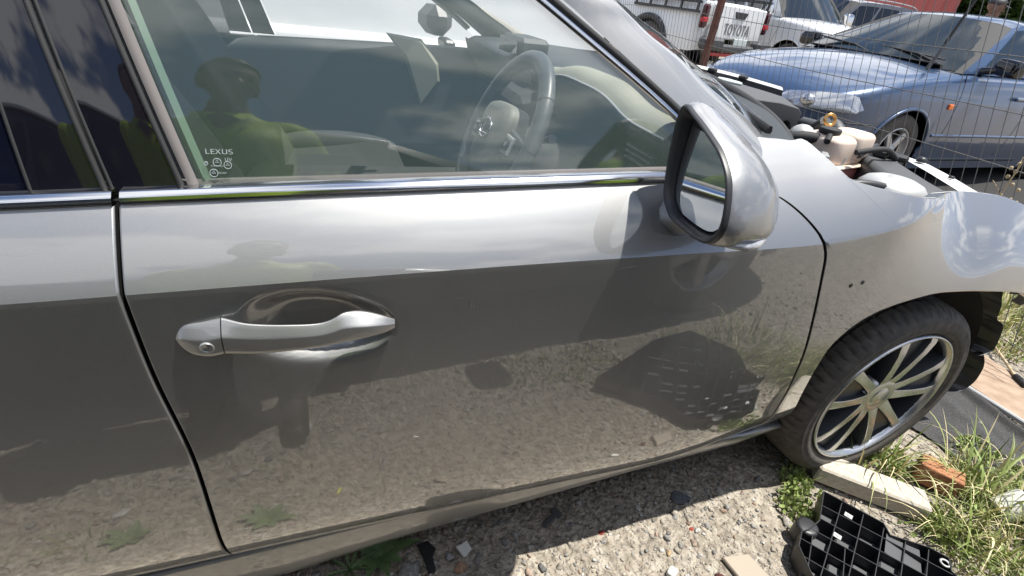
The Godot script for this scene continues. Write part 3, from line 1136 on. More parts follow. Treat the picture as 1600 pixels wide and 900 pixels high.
func mirror(car: Node3D) -> void:
	var oy := [1.055, 0.9942, 0.9288, 0.9043, 0.9008, 0.9054, 0.9195, 0.9475, 0.993, 1.0199, 1.0351, 1.0503]
	var oz := [-0.0534, -0.0522, -0.0347, -0.0032, 0.0331, 0.0926, 0.1195, 0.1277, 0.1101, 0.0786, 0.0401, -0.0125]
	var ring := PackedVector3Array()
	for k in 12:
		ring.append(Vector3(0, oy[k], oz[k]))
	ring = spline(ring, 5, true)
	var c := Vector3(0, 0.9755, 0.0342)
	var put := func(x: float, s: float, cy: float, cz: float) -> PackedVector3Array:
		var r := PackedVector3Array()
		for p in ring:
			var d := (p - c) * s
			r.append(Vector3(x - 0.14 * (c.z + d.z - 0.02) * (1.0 if x < -0.90 else 0.4), cy + d.y, cz + d.z))
		return r
	var sec := []
	for q in [[-0.9452, 1.0, 0.9755, 0.0342], [-0.9382, 1.045, 0.9755, 0.0342], [-0.9207, 1.07, 0.9744, 0.0331], [-0.8915, 1.05, 0.9709, 0.0295], [-0.8623, 0.98, 0.9627, 0.0237], [-0.8331, 0.86, 0.9522, 0.0167], [-0.8097, 0.68, 0.9417, 0.0109], [-0.7945, 0.45, 0.9335, 0.0074], [-0.7875, 0.22, 0.93, 0.0062], [-0.7852, 0.02, 0.9288, 0.0062]]:
		sec.append(put.call(q[0], q[1], q[2], q[3]))
	var hb := MB.new()
	hb.grid(sec, false, true)
	var house := part("door_mirror", hb, M.paint, car)
	var rb := MB.new()
	var rs := []
	for q in [[-0.9435, 1.015], [-0.9499, 1.01], [-0.9528, 0.985], [-0.9516, 0.95], [-0.9452, 0.9], [-0.9359, 0.875], [-0.9312, 0.86]]:
		rs.append(put.call(q[0], q[1], c.y, c.z))
	rb.grid(rs, true, true)
	part("mirror_rim", rb, M.black_plastic, house)
	var g0: PackedVector3Array = put.call(-0.9341, 0.83, c.y, c.z)
	var gb := MB.new()
	for i in g0.size():
		g0[i].x += 0.075 * (g0[i].y - c.y)
	var gc := Vector3.ZERO
	for p in g0:
		gc += p / g0.size()
	for k in g0.size():
		gb.face(PackedVector3Array([gc, g0[k], g0[(k + 1) % g0.size()]]), Vector3(-1, 0, -0.1))
	part("mirror_glass", gb, M.mirror, house)
	var bk := MB.new()
	bk.grid([put.call(-0.93, 0.88, c.y, c.z), put.call(-0.93, 0.02, c.y, c.z)], true, true)
	part("mirror_backing", bk, M.dark, house)
	# indicator lens low on the outer front corner, black lower shell
	var ib := MB.new()
	var ir := []
	for q in [[-0.9324, 0.9054, 0.916, 0.1101], [-0.909, 0.9031, 0.9183, 0.1195], [-0.8856, 0.9031, 0.9183, 0.1148], [-0.8623, 0.9054, 0.9171, 0.1008], [-0.8448, 0.909, 0.9136, 0.0844]]:
		var r := PackedVector3Array()
		for k in 8:
			var a := TAU * k / 8
			r.append(Vector3(q[0], (q[1] + q[2]) / 2 + sin(a) * (q[2] - q[1]) / 2, q[3] + cos(a) * 0.012))
		ir.append(r)
	ib.grid(ir, false, true)
	ib.face(ir[0], Vector3.LEFT)
	ib.face(ir[4], Vector3.RIGHT)
	part("mirror_indicator", ib, M.lens, house)
	var fb := MB.new()
	var fr := []
	for q in [[Vector3(-0.895, 0.880, -0.06), 0.046, 0.034], [Vector3(-0.893, 0.884, -0.028), 0.043, 0.030], [Vector3(-0.888, 0.895, 0.0), 0.040, 0.027], [Vector3(-0.88, 0.910, 0.022), 0.042, 0.026], [Vector3(-0.875, 0.930, 0.05), 0.05, 0.03]]:
		var r := PackedVector3Array()
		for k in 14:
			var a := TAU * k / 14
			r.append(q[0] + Vector3(cos(a) * q[1], sin(a) * q[2], 0))
		fr.append(r)
	fb.grid(fr, false, true)
	part("mirror_foot", fb, M.paint, house)
	# far door mirror, plain
	var far := MB.new()
	far.box(Vector3(-0.95, 1.01, -1.95), Vector3(0.12, 0.12, 0.19), Basis(Vector3.UP, 0.2), 0.04)
	far.box(Vector3(-0.92, 0.93, -1.82), Vector3(0.05, 0.04, 0.16), Basis.IDENTITY, 0.01)
	part("far_door_mirror", far, M.black_plastic, car)

func road_wheel(car: Node3D, at: Vector3, far: bool, fine: bool) -> void:
	var w := Node3D.new()
	w.name = "wheel" if not car.has_node("wheel") else "wheel_%03d" % car.get_child_count()
	car.add_child(w)
	w.position = at
	var out := -1.0 if far else 1.0
	# tyre: profile of (depth inwards, radius), with grooves and cross sipes
	var prof := [[0.012, 0.226], [0.002, 0.234], [-0.002, 0.245], [-0.004, 0.252], [-0.0065, 0.254], [-0.0065, 0.262], [-0.0075, 0.264], [-0.006, 0.266], [-0.006, 0.285], [-0.0065, 0.287], [-0.004, 0.289], [0.0, 0.300], [0.008, 0.312], [0.020, 0.3205], [0.034, 0.3245], [0.052, 0.326], [0.056, 0.3265], [0.058, 0.319], [0.064, 0.319], [0.066, 0.327], [0.102, 0.328], [0.104, 0.320], [0.112, 0.320], [0.114, 0.328], [0.150, 0.327], [0.152, 0.319], [0.158, 0.319], [0.160, 0.326], [0.185, 0.3235], [0.206, 0.312], [0.216, 0.285], [0.205, 0.226]]
	var na := 480 if fine else 64
	var rows := []
	for i in na + 1:
		var a := TAU * i / na
		var row := PackedVector3Array()
		for k in prof.size():
			var r: float = 0.226 + (prof[k][1] - 0.226) * 0.80
			var d: float = prof[k][0]
			if fine and prof[k][1] > 0.308:
				var ph := fposmod(a * 72 / TAU + (d * 6.0 if d < 0.06 or d > 0.156 else d * 14.0), 1.0)
				if ph < 0.10:
					r -= 0.0065 if d < 0.2 else 0.003
			var y := r * sin(a)
			if y < -0.300:
				y = -0.300
			row.append(Vector3(r * cos(a), y, -d * out))
		rows.append(row)
	var tb := MB.new()
	tb.grid(rows, not far)
	var ty := part("tyre", tb, M.tyre, w)
	# rim barrel and lip
	var rb := MB.new()
	var rp := [[0.004, 0.2285], [-0.003, 0.2275], [-0.0035, 0.2225], [0.004, 0.219], [0.012, 0.2125], [0.022, 0.2135]]
	rows = []
	for i in 97:
		var a := TAU * i / 96
		var row := PackedVector3Array()
		for q in rp:
			row.append(Vector3(q[1] * cos(a), q[1] * sin(a), -q[0] * out))
		rows.append(row)
	rb.grid(rows, far)
	part("rim", rb, M.alloy, w)
	rows = []
	for i in 65:
		var a := TAU * i / 64
		rows.append(PackedVector3Array([Vector3(0.2127 * cos(a), 0.2127 * sin(a), -0.0125 * out), Vector3(0.200 * cos(a), 0.200 * sin(a), -0.19 * out)]))
	var bb := MB.new()
	bb.grid(rows, far)
	part("barrel", bb, M.pocket, w)
	var db := MB.new()
	db.lathe(V2([0.0, 0.0, 0.205, 0.0]), Transform3D(Basis(Vector3.RIGHT, PI / 2), Vector3(0, 0, -0.10 * out)), 32)
	part("brake_disc", db, M.alloy_dark, w)
	# five pairs of spokes, machined faces on dark sides
	for k in 5:
		var base := TAU * k / 5 + 0.29
		var mids := [[], []]
		for s in [-1, 1]:
			var sp := []
			for q in [[0.045, 0.30, 0.030, 0.016], [0.075, 0.29, 0.025, 0.010], [0.12, 0.275, 0.021, 0.005], [0.17, 0.27, 0.021, 0.002], [0.205, 0.27, 0.024, 0.003], [0.219, 0.27, 0.030, 0.007]]:
				var a: float = base + s * q[1]
				var d := Vector3(cos(a), sin(a), 0)
				var t := Vector3(-sin(a), cos(a), 0)
				var z: float = -q[3] * out
				var c: Vector3 = d * float(q[0])
				var wd: float = q[2] * 0.60
				sp.append([c - t * wd, c + t * wd, z, t])
			var face := []
			var sides := []
			var sides2 := []
			for q in sp:
				mids[0 if s < 0 else 1].append((q[0] + q[1]) / 2 + Vector3(0, 0, q[2] - 0.011 * out))
				face.append(PackedVector3Array([q[0] + Vector3(0, 0, q[2] - 0.0015 * out), q[0] * 0.9 + q[1] * 0.1 + Vector3(0, 0, q[2]), q[1] * 0.9 + q[0] * 0.1 + Vector3(0, 0, q[2]), q[1] + Vector3(0, 0, q[2] - 0.0015 * out)]))
				sides.append(PackedVector3Array([q[0] + Vector3(0, 0, q[2] - 0.0015 * out), q[0] * 1.0 - q[3] * 0.006 + Vector3(0, 0, q[2] - 0.045 * out)]))
				sides2.append(PackedVector3Array([q[1] + Vector3(0, 0, q[2] - 0.0015 * out), q[1] * 1.0 + q[3] * 0.006 + Vector3(0, 0, q[2] - 0.045 * out)]))
			var fb := MB.new()
			fb.grid(face, far)
			var spoke := part("spoke", fb, M.alloy, w)
			var kb := MB.new()
			kb.grid(sides, not far)
			kb.grid(sides2, far)
			part("spoke_side", kb, M.pocket, w)
		var pr := []
		for q in 6:
			pr.append(PackedVector3Array([mids[0][q], mids[0][q].lerp(mids[1][q], 0.5) + Vector3(0, 0, -0.006 * out), mids[1][q]]))
		var pb := MB.new()
		pb.grid(pr, far)
		part("spoke_pocket", pb, M.pocket, w)
	var cb := MB.new()
	var ax := Transform3D(Basis(Vector3.RIGHT, PI / 2 * out), Vector3.ZERO)
	cb.lathe(V2([0.070, -0.05, 0.066, -0.020, 0.056, -0.014, 0.036, -0.012, 0.034, -0.015, 0.031, -0.010, 0.0, -0.008]), ax, 32)
	part("hub", cb, M.alloy, w)
	for k in 5:
		var nb := MB.new()
		var a := TAU * k / 5 + 0.29
		nb.lathe(V2([0.0105, 0.002, 0.0105, -0.0]), Transform3D(ax.basis, Vector3(cos(a) * 0.052, sin(a) * 0.052, -0.0165 * out)), 12)
		part("wheel_nut", nb, M.dark, w)
# ------------------------------------------------------------------ cabin of the silver sedan
func cabin(car: Node3D) -> void:
	var rows := []
	# dashboard: one section per step across the car
	for i in 61:
		var z := lerpf(-0.155, -1.665, i / 60.0)
		var k := (z + 0.91) / 0.75
		var base := -0.30 - 0.28 * k * k
		var hood := exp(-pow((z + 0.54) / 0.19, 4)) * 0.030
		var mid := exp(-pow((z + 0.95) / 0.20, 4)) * 0.012
		rows.append(V3([base, 0.985 + 0.02 * (1 - k * k), z, -0.62, 0.988 + hood * 0.3, z, -0.76, 0.992 + hood * 0.8 + mid, z, -0.835, 0.986 + hood + mid, z, -0.862, 0.972 + hood + mid, z, -0.868, 0.955 + hood, z, -0.845, 0.935, z, -0.80, 0.91, z, -0.79, 0.84, z, -0.83, 0.80, z, -0.82, 0.66, z, -0.70, 0.50, z]))
	var mb := MB.new()
	mb.grid(rows)
	mb.face(PackedVector3Array([Vector3(-0.58, 0.985, -0.156), Vector3(-0.835, 0.986, -0.156), Vector3(-0.86, 0.96, -0.156), Vector3(-0.79, 0.84, -0.156), Vector3(-0.70, 0.50, -0.156), Vector3(-0.50, 0.5, -0.156)]), Vector3(0, 0, 1))
	part("dashboard", mb, M.dash_dark, car)
	# cream edge roll along the dash, then the cream lower face by the passenger
	var a := PackedVector3Array()
	var b := PackedVector3Array()
	for i in 40:
		var z := lerpf(-0.17, -0.80, i / 39.0)
		var hood := exp(-pow((z + 0.54) / 0.19, 4)) * 0.030
		a.append(Vector3(-0.866, 0.975 + hood, z))
		b.append(Vector3(-0.812, 1.000 + hood, z))
	part("dash_edge_trim", ribbon(a, b, Vector3(-0.006, 0.008, 0), 5, true), M.cream, car)
	var sm1 := MB.new()
	var sp := PackedVector3Array()
	for q in a:
		sp.append(q + Vector3(-0.003, -0.001, 0))
	sm1.tube(sp, 0.003, 6)
	part("dash_seam", sm1, M.silver_plastic, car)
	a = PackedVector3Array()
	b = PackedVector3Array()
	for i in 30:
		var z := lerpf(-0.86, -1.66, i / 29.0)
		a.append(Vector3(-0.80, 0.85, z))
		b.append(Vector3(-0.875, 0.972 + 0.006, z))
	part("dash_lower_panel", ribbon(a, b, Vector3(-0.015, 0, 0), 6), M.cream, car)
	# centre display hood and console
	var c := MB.new()
	c.box(Vector3(-0.83, 1.022, -1.06), Vector3(0.10, 0.055, 0.17), Basis(Vector3.UP, 0.06), 0.012)
	part("display_hood", c, M.dash_dark, car)
	c = MB.new()
	c.box(Vector3(-0.884, 1.020, -1.06), Vector3(0.004, 0.042, 0.15), Basis(Vector3.UP, 0.06))
	part("display_screen", c, M.gloss_black, car)
	c = MB.new()
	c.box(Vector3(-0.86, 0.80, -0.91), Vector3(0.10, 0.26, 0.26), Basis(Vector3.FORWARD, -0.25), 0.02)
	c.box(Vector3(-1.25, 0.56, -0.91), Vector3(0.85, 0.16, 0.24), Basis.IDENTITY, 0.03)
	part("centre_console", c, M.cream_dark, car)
	for i in 3:
		var v := MB.new()
		v.box(Vector3(-0.842, 0.925 - 0.012 * i, -0.27), Vector3(0.012, 0.005, 0.10))
		part("air_vent_slat", v, M.silver_plastic, car)
	var kb := MB.new()
	kb.lathe(V2([0.018, 0.0, 0.017, 0.008, 0.013, 0.011, 0.0, 0.011]), Transform3D(Basis(Vector3.BACK, PI / 2), Vector3(-0.835, 0.872, -0.24)), 20)
	part("start_button", kb, M.silver_plastic, car)
	steering_wheel(car)
	far_trim(car)
	for z in [-0.54, -1.28]:
		seat(car, z)
	var bench := MB.new()
	bench.box(Vector3(-2.45, 0.50, -0.91), Vector3(0.55, 0.20, 1.30), Basis.IDENTITY, 0.06)
	bench.box(Vector3(-2.72, 0.83, -0.91), Vector3(0.16, 0.62, 1.30), Basis(Vector3.BACK, 0.3), 0.06)
	part("rear_seat", bench, M.cream_dark, car)
	var rv := MB.new()
	rv.box(Vector3(-1.20, 1.235, -0.86), Vector3(0.035, 0.065, 0.23), Basis(Vector3.UP, -0.25), 0.014)
	rv.tube(V3([-1.18, 1.24, -0.90, -1.12, 1.275, -0.91]), 0.010, 8)
	part("rear_view_mirror", rv, M.dash_dark, car)
	for s in [-1]:
		var pl := MB.new()
		var zz: float = -0.91 + s * 0.70
		pl.tube(V3([-0.62, 0.985, -0.91 + s * 0.755, -0.95, 1.115, -0.91 + s * 0.735, -1.25, 1.25, -0.91 + s * 0.69, -1.50, 1.335, -0.91 + s * 0.62]), 0.028, 8, true)
		part("pillar_lining", pl, M.lining, car)
	var car_pet := MB.new()
	car_pet.box(Vector3(-1.7, 0.235, -0.91), Vector3(2.3, 0.02, 1.5))
	part("carpet", car_pet, M.dash_dark, car)

func far_trim(car: Node3D) -> void:
	var mb := MB.new()
	mb.prism(V2([-1.20, 0.965, -1.06, 0.955, -0.99, 0.87, -0.98, 0.80, -1.06, 0.70, -1.10, 0.80, -1.13, 0.885]), 0.0, 0.035, Transform3D(Basis.IDENTITY, Vector3(0, 0, -1.655)), 0.012)
	part("far_door_armrest", mb, M.cream, car)

func seat(car: Node3D, z: float) -> void:
	var mb := MB.new()
	mb.box(Vector3(-1.42, 0.50, z), Vector3(0.50, 0.13, 0.50), Basis(Vector3.BACK, 0.12), 0.05)
	for s in [-1, 1]:
		mb.ball(Vector3(-1.42, 0.55, z + s * 0.23), Vector3(0.25, 0.06, 0.05))
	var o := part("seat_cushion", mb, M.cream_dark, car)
	var rows := []
	for i in 13:
		var t := i / 12.0
		var c := Vector3(-1.66 - 0.30 * t, 0.52 + 0.64 * t, z)
		var w := 0.25 - 0.07 * t * t
		var th := 0.075 - 0.03 * t
		var row := PackedVector3Array()
		for j in 20:
			var b := TAU * j / 20
			var sx := signf(cos(b)) * pow(absf(cos(b)), 0.6)
			var sz := signf(sin(b)) * pow(absf(sin(b)), 0.6)
			row.append(c + Vector3(sx * th + 0.05 * sz * sz, sx * th * 0.4, sz * w) * (1.0 if i < 12 else 0.5))
		rows.append(row)
	mb = MB.new()
	mb.grid(rows, false, true)
	part("seat_back", mb, M.cream_dark, car)
	mb = MB.new()
	mb.ball(Vector3(-1.985, 1.245, z), Vector3(0.055, 0.085, 0.125), Basis(Vector3.BACK, 0.3))
	mb.tube(V3([-1.96, 1.14, z - 0.05, -1.985, 1.22, z - 0.05]), 0.007, 6)
	mb.tube(V3([-1.96, 1.14, z + 0.05, -1.985, 1.22, z + 0.05]), 0.007, 6)
	part("head_rest", mb, M.cream_dark, car)

func steering_wheel(car: Node3D) -> void:
	var w := Node3D.new()
	w.name = "steering_wheel"
	car.add_child(w)
	w.position = Vector3(-1.06, 0.875, -0.53)
	# local z faces the driver, local y up along the wheel
	var zf := Vector3(-0.92, 0.38, 0.0).normalized()
	var xf := Vector3(0, 0, 1).cross(zf).normalized()
	var yf := Vector3(0.38, 0.92, 0).normalized()
	w.basis = Basis(yf.cross(zf), yf, zf).orthonormalized() * Basis(Vector3.BACK, 0.10)
	var ring := PackedVector3Array()
	for k in 65:
		var a := TAU * k / 64
		ring.append(Vector3(cos(a) * 0.182, sin(a) * 0.182, 0))
	var mb := MB.new()
	mb.tube(ring, 0.0190, 12, false, Vector2(0.9, 1.1))
	part("rim", mb, M.leather, w)
	for k in [6, 26, 38, 58]:
		mb = MB.new()
		var a: float = TAU * k / 64.0
		var c := Vector3(cos(a) * 0.182, sin(a) * 0.182, 0)
		mb.tube(PackedVector3Array([c - Vector3(-sin(a), cos(a), 0) * 0.001, c + Vector3(-sin(a), cos(a), 0) * 0.001]), 0.0202, 12, true, Vector2(0.9, 1.1))
		part("rim_seam", mb, M.dash_dark, w)
	# airbag pad: soft trapezoid
	var rows := []
	for q in [[0.02, -0.01], [0.70, 0.034], [0.92, 0.030], [1.0, 0.018], [1.0, -0.02]]:
		var row := PackedVector3Array()
		for k in 32:
			var a := TAU * k / 32
			var cx := signf(cos(a)) * pow(absf(cos(a)), 0.55)
			var cy := signf(sin(a)) * pow(absf(sin(a)), 0.6)
			row.append(Vector3(cx * (0.080 + 0.013 * cy), cy * 0.086 - 0.012, 0) * Vector3(q[0], q[0], 1) + Vector3(0, 0, q[1] if q[0] > 0.1 else 0.036))
		rows.append(row)
	mb = MB.new()
	mb.grid(rows, false, true)
	part("airbag_pad", mb, M.pad, w)
	# spokes with button pods
	for s in [-1, 1]:
		mb = MB.new()
		mb.prism(V2([s * 0.06, -0.045, s * 0.175, -0.035, s * 0.178, 0.012, s * 0.06, 0.030]), -0.016, 0.014, Transform3D.IDENTITY, 0.006)
		part("spoke", mb, M.dash_dark, w)
		mb = MB.new()
		mb.prism(V2([s * 0.088, -0.030, s * 0.128, -0.028, s * 0.130, 0.010, s * 0.086, 0.014]), 0.0145, 0.021, Transform3D.IDENTITY, 0.003)
		var pod := part("button_pod", mb, M.silver_plastic, w)
		mb = MB.new()
		mb.prism(V2([s * 0.094, -0.022, s * 0.123, -0.020, s * 0.124, 0.004, s * 0.093, 0.007]), 0.0215, 0.0235, Transform3D.IDENTITY, 0.002)
		part("buttons", mb, M.dash_dark, pod)
		mb = MB.new()
		mb.box(Vector3(s * 0.108, -0.008, 0.0245), Vector3(0.008, 0.010, 0.001))
		part("button_mark", mb, M.silver_plastic, pod)
	mb = MB.new()
	mb.prism(V2([-0.030, -0.155, 0.030, -0.155, 0.036, -0.09, -0.036, -0.09]), -0.012, 0.012, Transform3D.IDENTITY, 0.006)
	mb.box(Vector3(0, -0.168, 0.0), Vector3(0.07, 0.022, 0.02), Basis.IDENTITY, 0.006)
	part("lower_spoke", mb, M.silver_plastic, w)
	# emblem: a bent stroke inside an oval ring
	mb = MB.new()
	var ov := PackedVector3Array()
	for k in 37:
		var a := TAU * k / 36
		ov.append(Vector3(cos(a) * 0.030, sin(a) * 0.022 + 0.004, 0.0395))
	mb.tube(ov, 0.0026, 6, false)
	mb.tube(V3([-0.002, 0.026, 0.040, -0.015, -0.008, 0.040, 0.022, -0.008, 0.040]), 0.0026, 6)
	part("emblem", mb, M.chrome, w)
	mb = MB.new()
	mb.tube(PackedVector3Array([Vector3(0, 0, -0.02), Vector3(0, -0.02, -0.20)]), PackedFloat32Array([0.05, 0.065]), 16)
	part("column_shroud", mb, M.cream_dark, w)
	for s in [-1, 1]:
		mb = MB.new()
		mb.tube(PackedVector3Array([Vector3(s * 0.04, 0.02, -0.06), Vector3(s * 0.12, 0.035, -0.05), Vector3(s * 0.165, 0.045, -0.045)]), PackedFloat32Array([0.007, 0.007, 0.010]), 8)
		part("stalk", mb, M.black_plastic, w)
# ------------------------------------------------------------------ open engine bay of the silver sedan
func engine_bay(car: Node3D) -> void:
	var mb := MB.new()
	# dark tub: inner aprons, floor, front support
	mb.box(Vector3(0.02, 0.45, -0.91), Vector3(1.0, 0.04, 1.1))
	mb.box(Vector3(0.0, 0.64, -0.34), Vector3(0.95, 0.34, 0.03))
	mb.box(Vector3(0.0, 0.64, -1.48), Vector3(0.95, 0.34, 0.03))
	mb.box(Vector3(0.46, 0.60, -0.91), Vector3(0.04, 0.30, 1.30), Basis.IDENTITY, 0.01)
	mb.box(Vector3(-0.53, 0.85, -0.91), Vector3(0.05, 0.16, 1.50))
	part("engine_bay_tub", mb, M.dark, car)
	# apron under the fender edge
	var a := V3([-0.62, 0.94, -0.135, -0.55, 0.90, -0.13, -0.48, 0.885, -0.11, -0.3, 0.87, -0.125, -0.08, 0.862, -0.14, 0.09, 0.85, -0.135, 0.24, 0.81, -0.13, 0.42, 0.70, -0.12])
	var b := PackedVector3Array()
	for p in a:
		b.append(p + Vector3(0, -0.14, -0.20))
	part("inner_apron", ribbon(a, b, Vector3(0, 0.03, 0), 5), M.black_plastic, car)
	# scuttle panel, rubber seal
	var s := spline(V3([-0.580, 0.958, -0.150, -0.500, 0.975, -0.260, -0.41, 0.988, -0.43, -0.345, 1.005, -0.66, -0.315, 1.017, -0.92, -0.345, 1.005, -1.18, -0.42, 0.985, -1.42, -0.56, 0.965, -1.70]), 6)
	var w := PackedVector3Array()
	for k in s.size():
		var f := float(k) / (s.size() - 1)
		var e := 4 * f * (1 - f)
		w.append(Vector3(-0.690 + 0.29 * e, 0.945 + 0.030 * e, lerpf(-0.125, -1.69, f)))
	var wb := PackedVector3Array()
	for q in s:
		wb.append(q + Vector3(-0.012, -0.018, 0))
	part("scuttle_panel", ribbon(w, wb, Vector3(0, -0.018, 0), 6), M.grey_plastic, car)
	for k in 2:
		var lines := MB.new()
		var lp := PackedVector3Array()
		for i in range(2, 20):
			lp.append(w[i].lerp(wb[i], 0.35 + 0.3 * k) + Vector3(0, -0.012, 0))
		lines.tube(lp, 0.004, 6)
		part("scuttle_rib", lines, M.rubber, car)
	mb = MB.new()
	mb.tube(s, 0.0125, 10)
	part("bonnet_seal", mb, M.rubber, car)
	# wipers
	for k in 2:
		var z0 := -0.20 if k == 0 else -0.86
		var wp := Vector3(-0.585, 0.975, z0 - 0.02) if k == 0 else Vector3(-0.40, 1.0, z0)
		mb = MB.new()
		mb.tube(PackedVector3Array([wp, wp + Vector3(0.075, 0.012, -0.12), wp + Vector3(0.125, 0.020, -0.235)]), PackedFloat32Array([0.018, 0.013, 0.009]), 8, true, Vector2(1.0, 0.55))
		var arm := part("wiper_arm", mb, M.black_plastic, car)
		mb = MB.new()
		mb.tube(PackedVector3Array([wp + Vector3(-0.02, 0.018, 0.02), wp + Vector3(0.06, 0.03, -0.22), wp + Vector3(0.15, 0.05, -0.5), wp + Vector3(0.16, 0.06, -0.62)]), 0.008, 6, true, Vector2(0.7, 1.3))
		part("wiper_blade", mb, M.rubber, arm)
	# engine cover with arched openings toward the near side
	var rows := []
	for i in 21:
		var z := lerpf(-0.78, -1.36, i / 20.0)
		var k := 0.02 * sm(0.0, 0.15, i / 20.0)
		rows.append(V3([-0.30, 0.89, z, -0.295, 0.935 + k, z, -0.27, 0.952 + k, z, -0.13, 0.962 + k, z, 0.0, 0.956 + k, z, 0.09, 0.942 + k, z, 0.112, 0.925 + k, z, 0.115, 0.86, z]))
	mb = MB.new()
	mb.grid(rows)
	var cov := part("engine_cover", mb, M.grey_plastic, car)
	mb = MB.new()
	var front := PackedVector2Array()
	for q in [[-0.30, 0.80], [-0.295, 0.935], [-0.27, 0.952], [-0.13, 0.962], [0.0, 0.956], [0.09, 0.942], [0.112, 0.925], [0.115, 0.80]]:
		front.append(Vector2(q[0], q[1]))
	# two arches cut from the lower edge
	for c in [[0.055, 0.045], [-0.075, 0.058], [-0.21, 0.055]]:
		for k in 9:
			var an := PI * k / 8
			front.append(Vector2(c[0] + cos(an) * c[1], 0.80 + sin(an) * (0.115 if c[1] > 0.05 else 0.10)))
	mb.prism(front, -0.788, -0.776, Transform3D.IDENTITY, 0.003)
	part("cover_skirt", mb, M.grey_plastic, cov)
	mb = MB.new()
	for k in 2:
		var ov := PackedVector3Array()
		for i in 25:
			var an := TAU * i / 24
			ov.append(Vector3(-0.06 + cos(an) * 0.022 * (1.0 if k == 0 else 0.9), 0.9835, -0.98 + sin(an) * (0.055 if k == 0 else 0.026)))
		mb.tube(ov, 0.0045, 6, false)
	mb.tube(V3([-0.05, 0.9835, -1.035, -0.075, 0.9835, -0.98, -0.05, 0.9835, -0.925]), 0.0045, 6)
	part("cover_emblem", mb, M.print, cov)
	# hoses and small fittings in front of the cover
	var hoses := [
		[V3([-0.14, 0.86, -0.62, -0.10, 0.90, -0.56, 0.02, 0.885, -0.53, 0.12, 0.83, -0.55]), 0.016, M.rubber],
		[V3([0.10, 0.90, -0.75, 0.09, 0.90, -0.66, 0.06, 0.86, -0.60, 0.10, 0.80, -0.58]), 0.021, M.grey_plastic],
		[V3([-0.30, 0.89, -0.58, -0.20, 0.885, -0.50, -0.12, 0.86, -0.46, -0.10, 0.80, -0.46]), 0.012, M.rubber],
		[V3([0.02, 0.885, -0.46, 0.12, 0.90, -0.45, 0.20, 0.87, -0.46]), 0.008, M.rubber],
		[V3([-0.28, 0.84, -0.30, -0.16, 0.86, -0.26, -0.02, 0.84, -0.22, 0.08, 0.82, -0.22]), 0.012, M.black_plastic]]
	for h in hoses:
		mb = MB.new()
		mb.tube(spline(h[0], 6), h[1], 9)
		part("hose", mb, h[2], car)
	for q in [[-0.20, 0.875, -0.70, 0.02, 0.80, -0.62, 0.009], [-0.10, 0.89, -0.70, -0.02, 0.80, -0.55, 0.007], [-0.32, 0.86, -0.62, -0.20, 0.82, -0.44, 0.010], [-0.36, 0.88, -0.50, -0.22, 0.84, -0.36, 0.008], [0.16, 0.86, -0.72, 0.17, 0.80, -0.60, 0.012]]:
		mb = MB.new()
		var p0 := Vector3(q[0], q[1], q[2])
		var p1 := Vector3(q[3], q[4], q[5])
		mb.tube(spline(PackedVector3Array([p0, p0.lerp(p1, 0.4) + Vector3(0.02, 0.035, 0.01), p0.lerp(p1, 0.7) + Vector3(-0.01, 0.03, 0.0), p1]), 5), q[6], 7)
		part("hose", mb, M.rubber, car)
	for q in [[-0.17, 0.86, -0.66, 0.05], [-0.04, 0.85, -0.68, 0.06], [0.06, 0.84, -0.70, 0.05], [-0.28, 0.85, -0.60, 0.05], [-0.18, 0.84, -0.40, 0.04], [-0.30, 0.86, -0.42, 0.035]]:
		mb = MB.new()
		mb.box(Vector3(q[0], q[1], q[2]), Vector3(q[3], 0.05, q[3] * 0.8), Basis(Vector3(0.2, 1, 0.1).normalized(), q[0] * 11), 0.008)
		mb.tube(PackedVector3Array([Vector3(q[0], q[1] + 0.02, q[2]), Vector3(q[0], q[1] + 0.04, q[2])]), q[3] * 0.25, 10)
		part("engine_fitting", mb, M.grey_plastic if q[0] > -0.1 else M.black_plastic, car)
	mb = MB.new()
	var rib := PackedVector3Array()
	var rad := PackedFloat32Array()
	for i in 29:
		var t := i / 28.0
		rib.append(Vector3(0.13 - 0.02 * t, 0.915 - 0.10 * t * t, -0.66 + 0.10 * t))
		rad.append(0.021 if i % 2 == 0 else 0.025)
	mb.tube(rib, rad, 12)
	part("ribbed_hose", mb, M.grey_plastic, car)
	mb = MB.new()
	mb.ball(Vector3(-0.02, 0.885, -0.63), Vector3(0.038, 0.036, 0.04))
	part("pipe_elbow", mb, M.pale_metal, car)
	for q in [[0.08, 0.88, -0.60], [0.02, 0.86, -0.57], [-0.08, 0.86, -0.57], [0.16, 0.85, -0.60]]:
		mb = MB.new()
		mb.box(Vector3(q[0], q[1], q[2]), Vector3(0.035, 0.03, 0.03), Basis(Vector3(0.3, 1, 0.2).normalized(), q[0] * 9), 0.006)
		part("wiring_connector", mb, M.black_plastic, car)
	# oil filler with a brass ring
	var fx := Transform3D(Basis.looking_at(Vector3(0.3, -0.6, -0.75), Vector3.UP) * Basis(Vector3.RIGHT, -PI / 2), Vector3(0.045, 0.945, -0.625))
	mb = MB.new()
	mb.tube(V3([0.06, 0.86, -0.67, 0.05, 0.90, -0.65, 0.040, 0.935, -0.615]), PackedFloat32Array([0.026, 0.024, 0.02]), 12)
	part("filler_neck", mb, M.black_plastic, car)
	mb = MB.new()
	var br := PackedVector3Array()
	var fd := Vector3(-0.35, 0.30, 0.88).normalized()
	var fu := fd.cross(Vector3.RIGHT).normalized()
	var fs := fd.cross(fu).normalized()
	for i in 21:
		var an := TAU * i / 20
		br.append(Vector3(0.035, 0.945, -0.60) + (fu * sin(an) + fs * cos(an)) * 0.016)
	mb.tube(br, 0.005, 8, false)
	part("filler_ring", mb, M.brass, car)
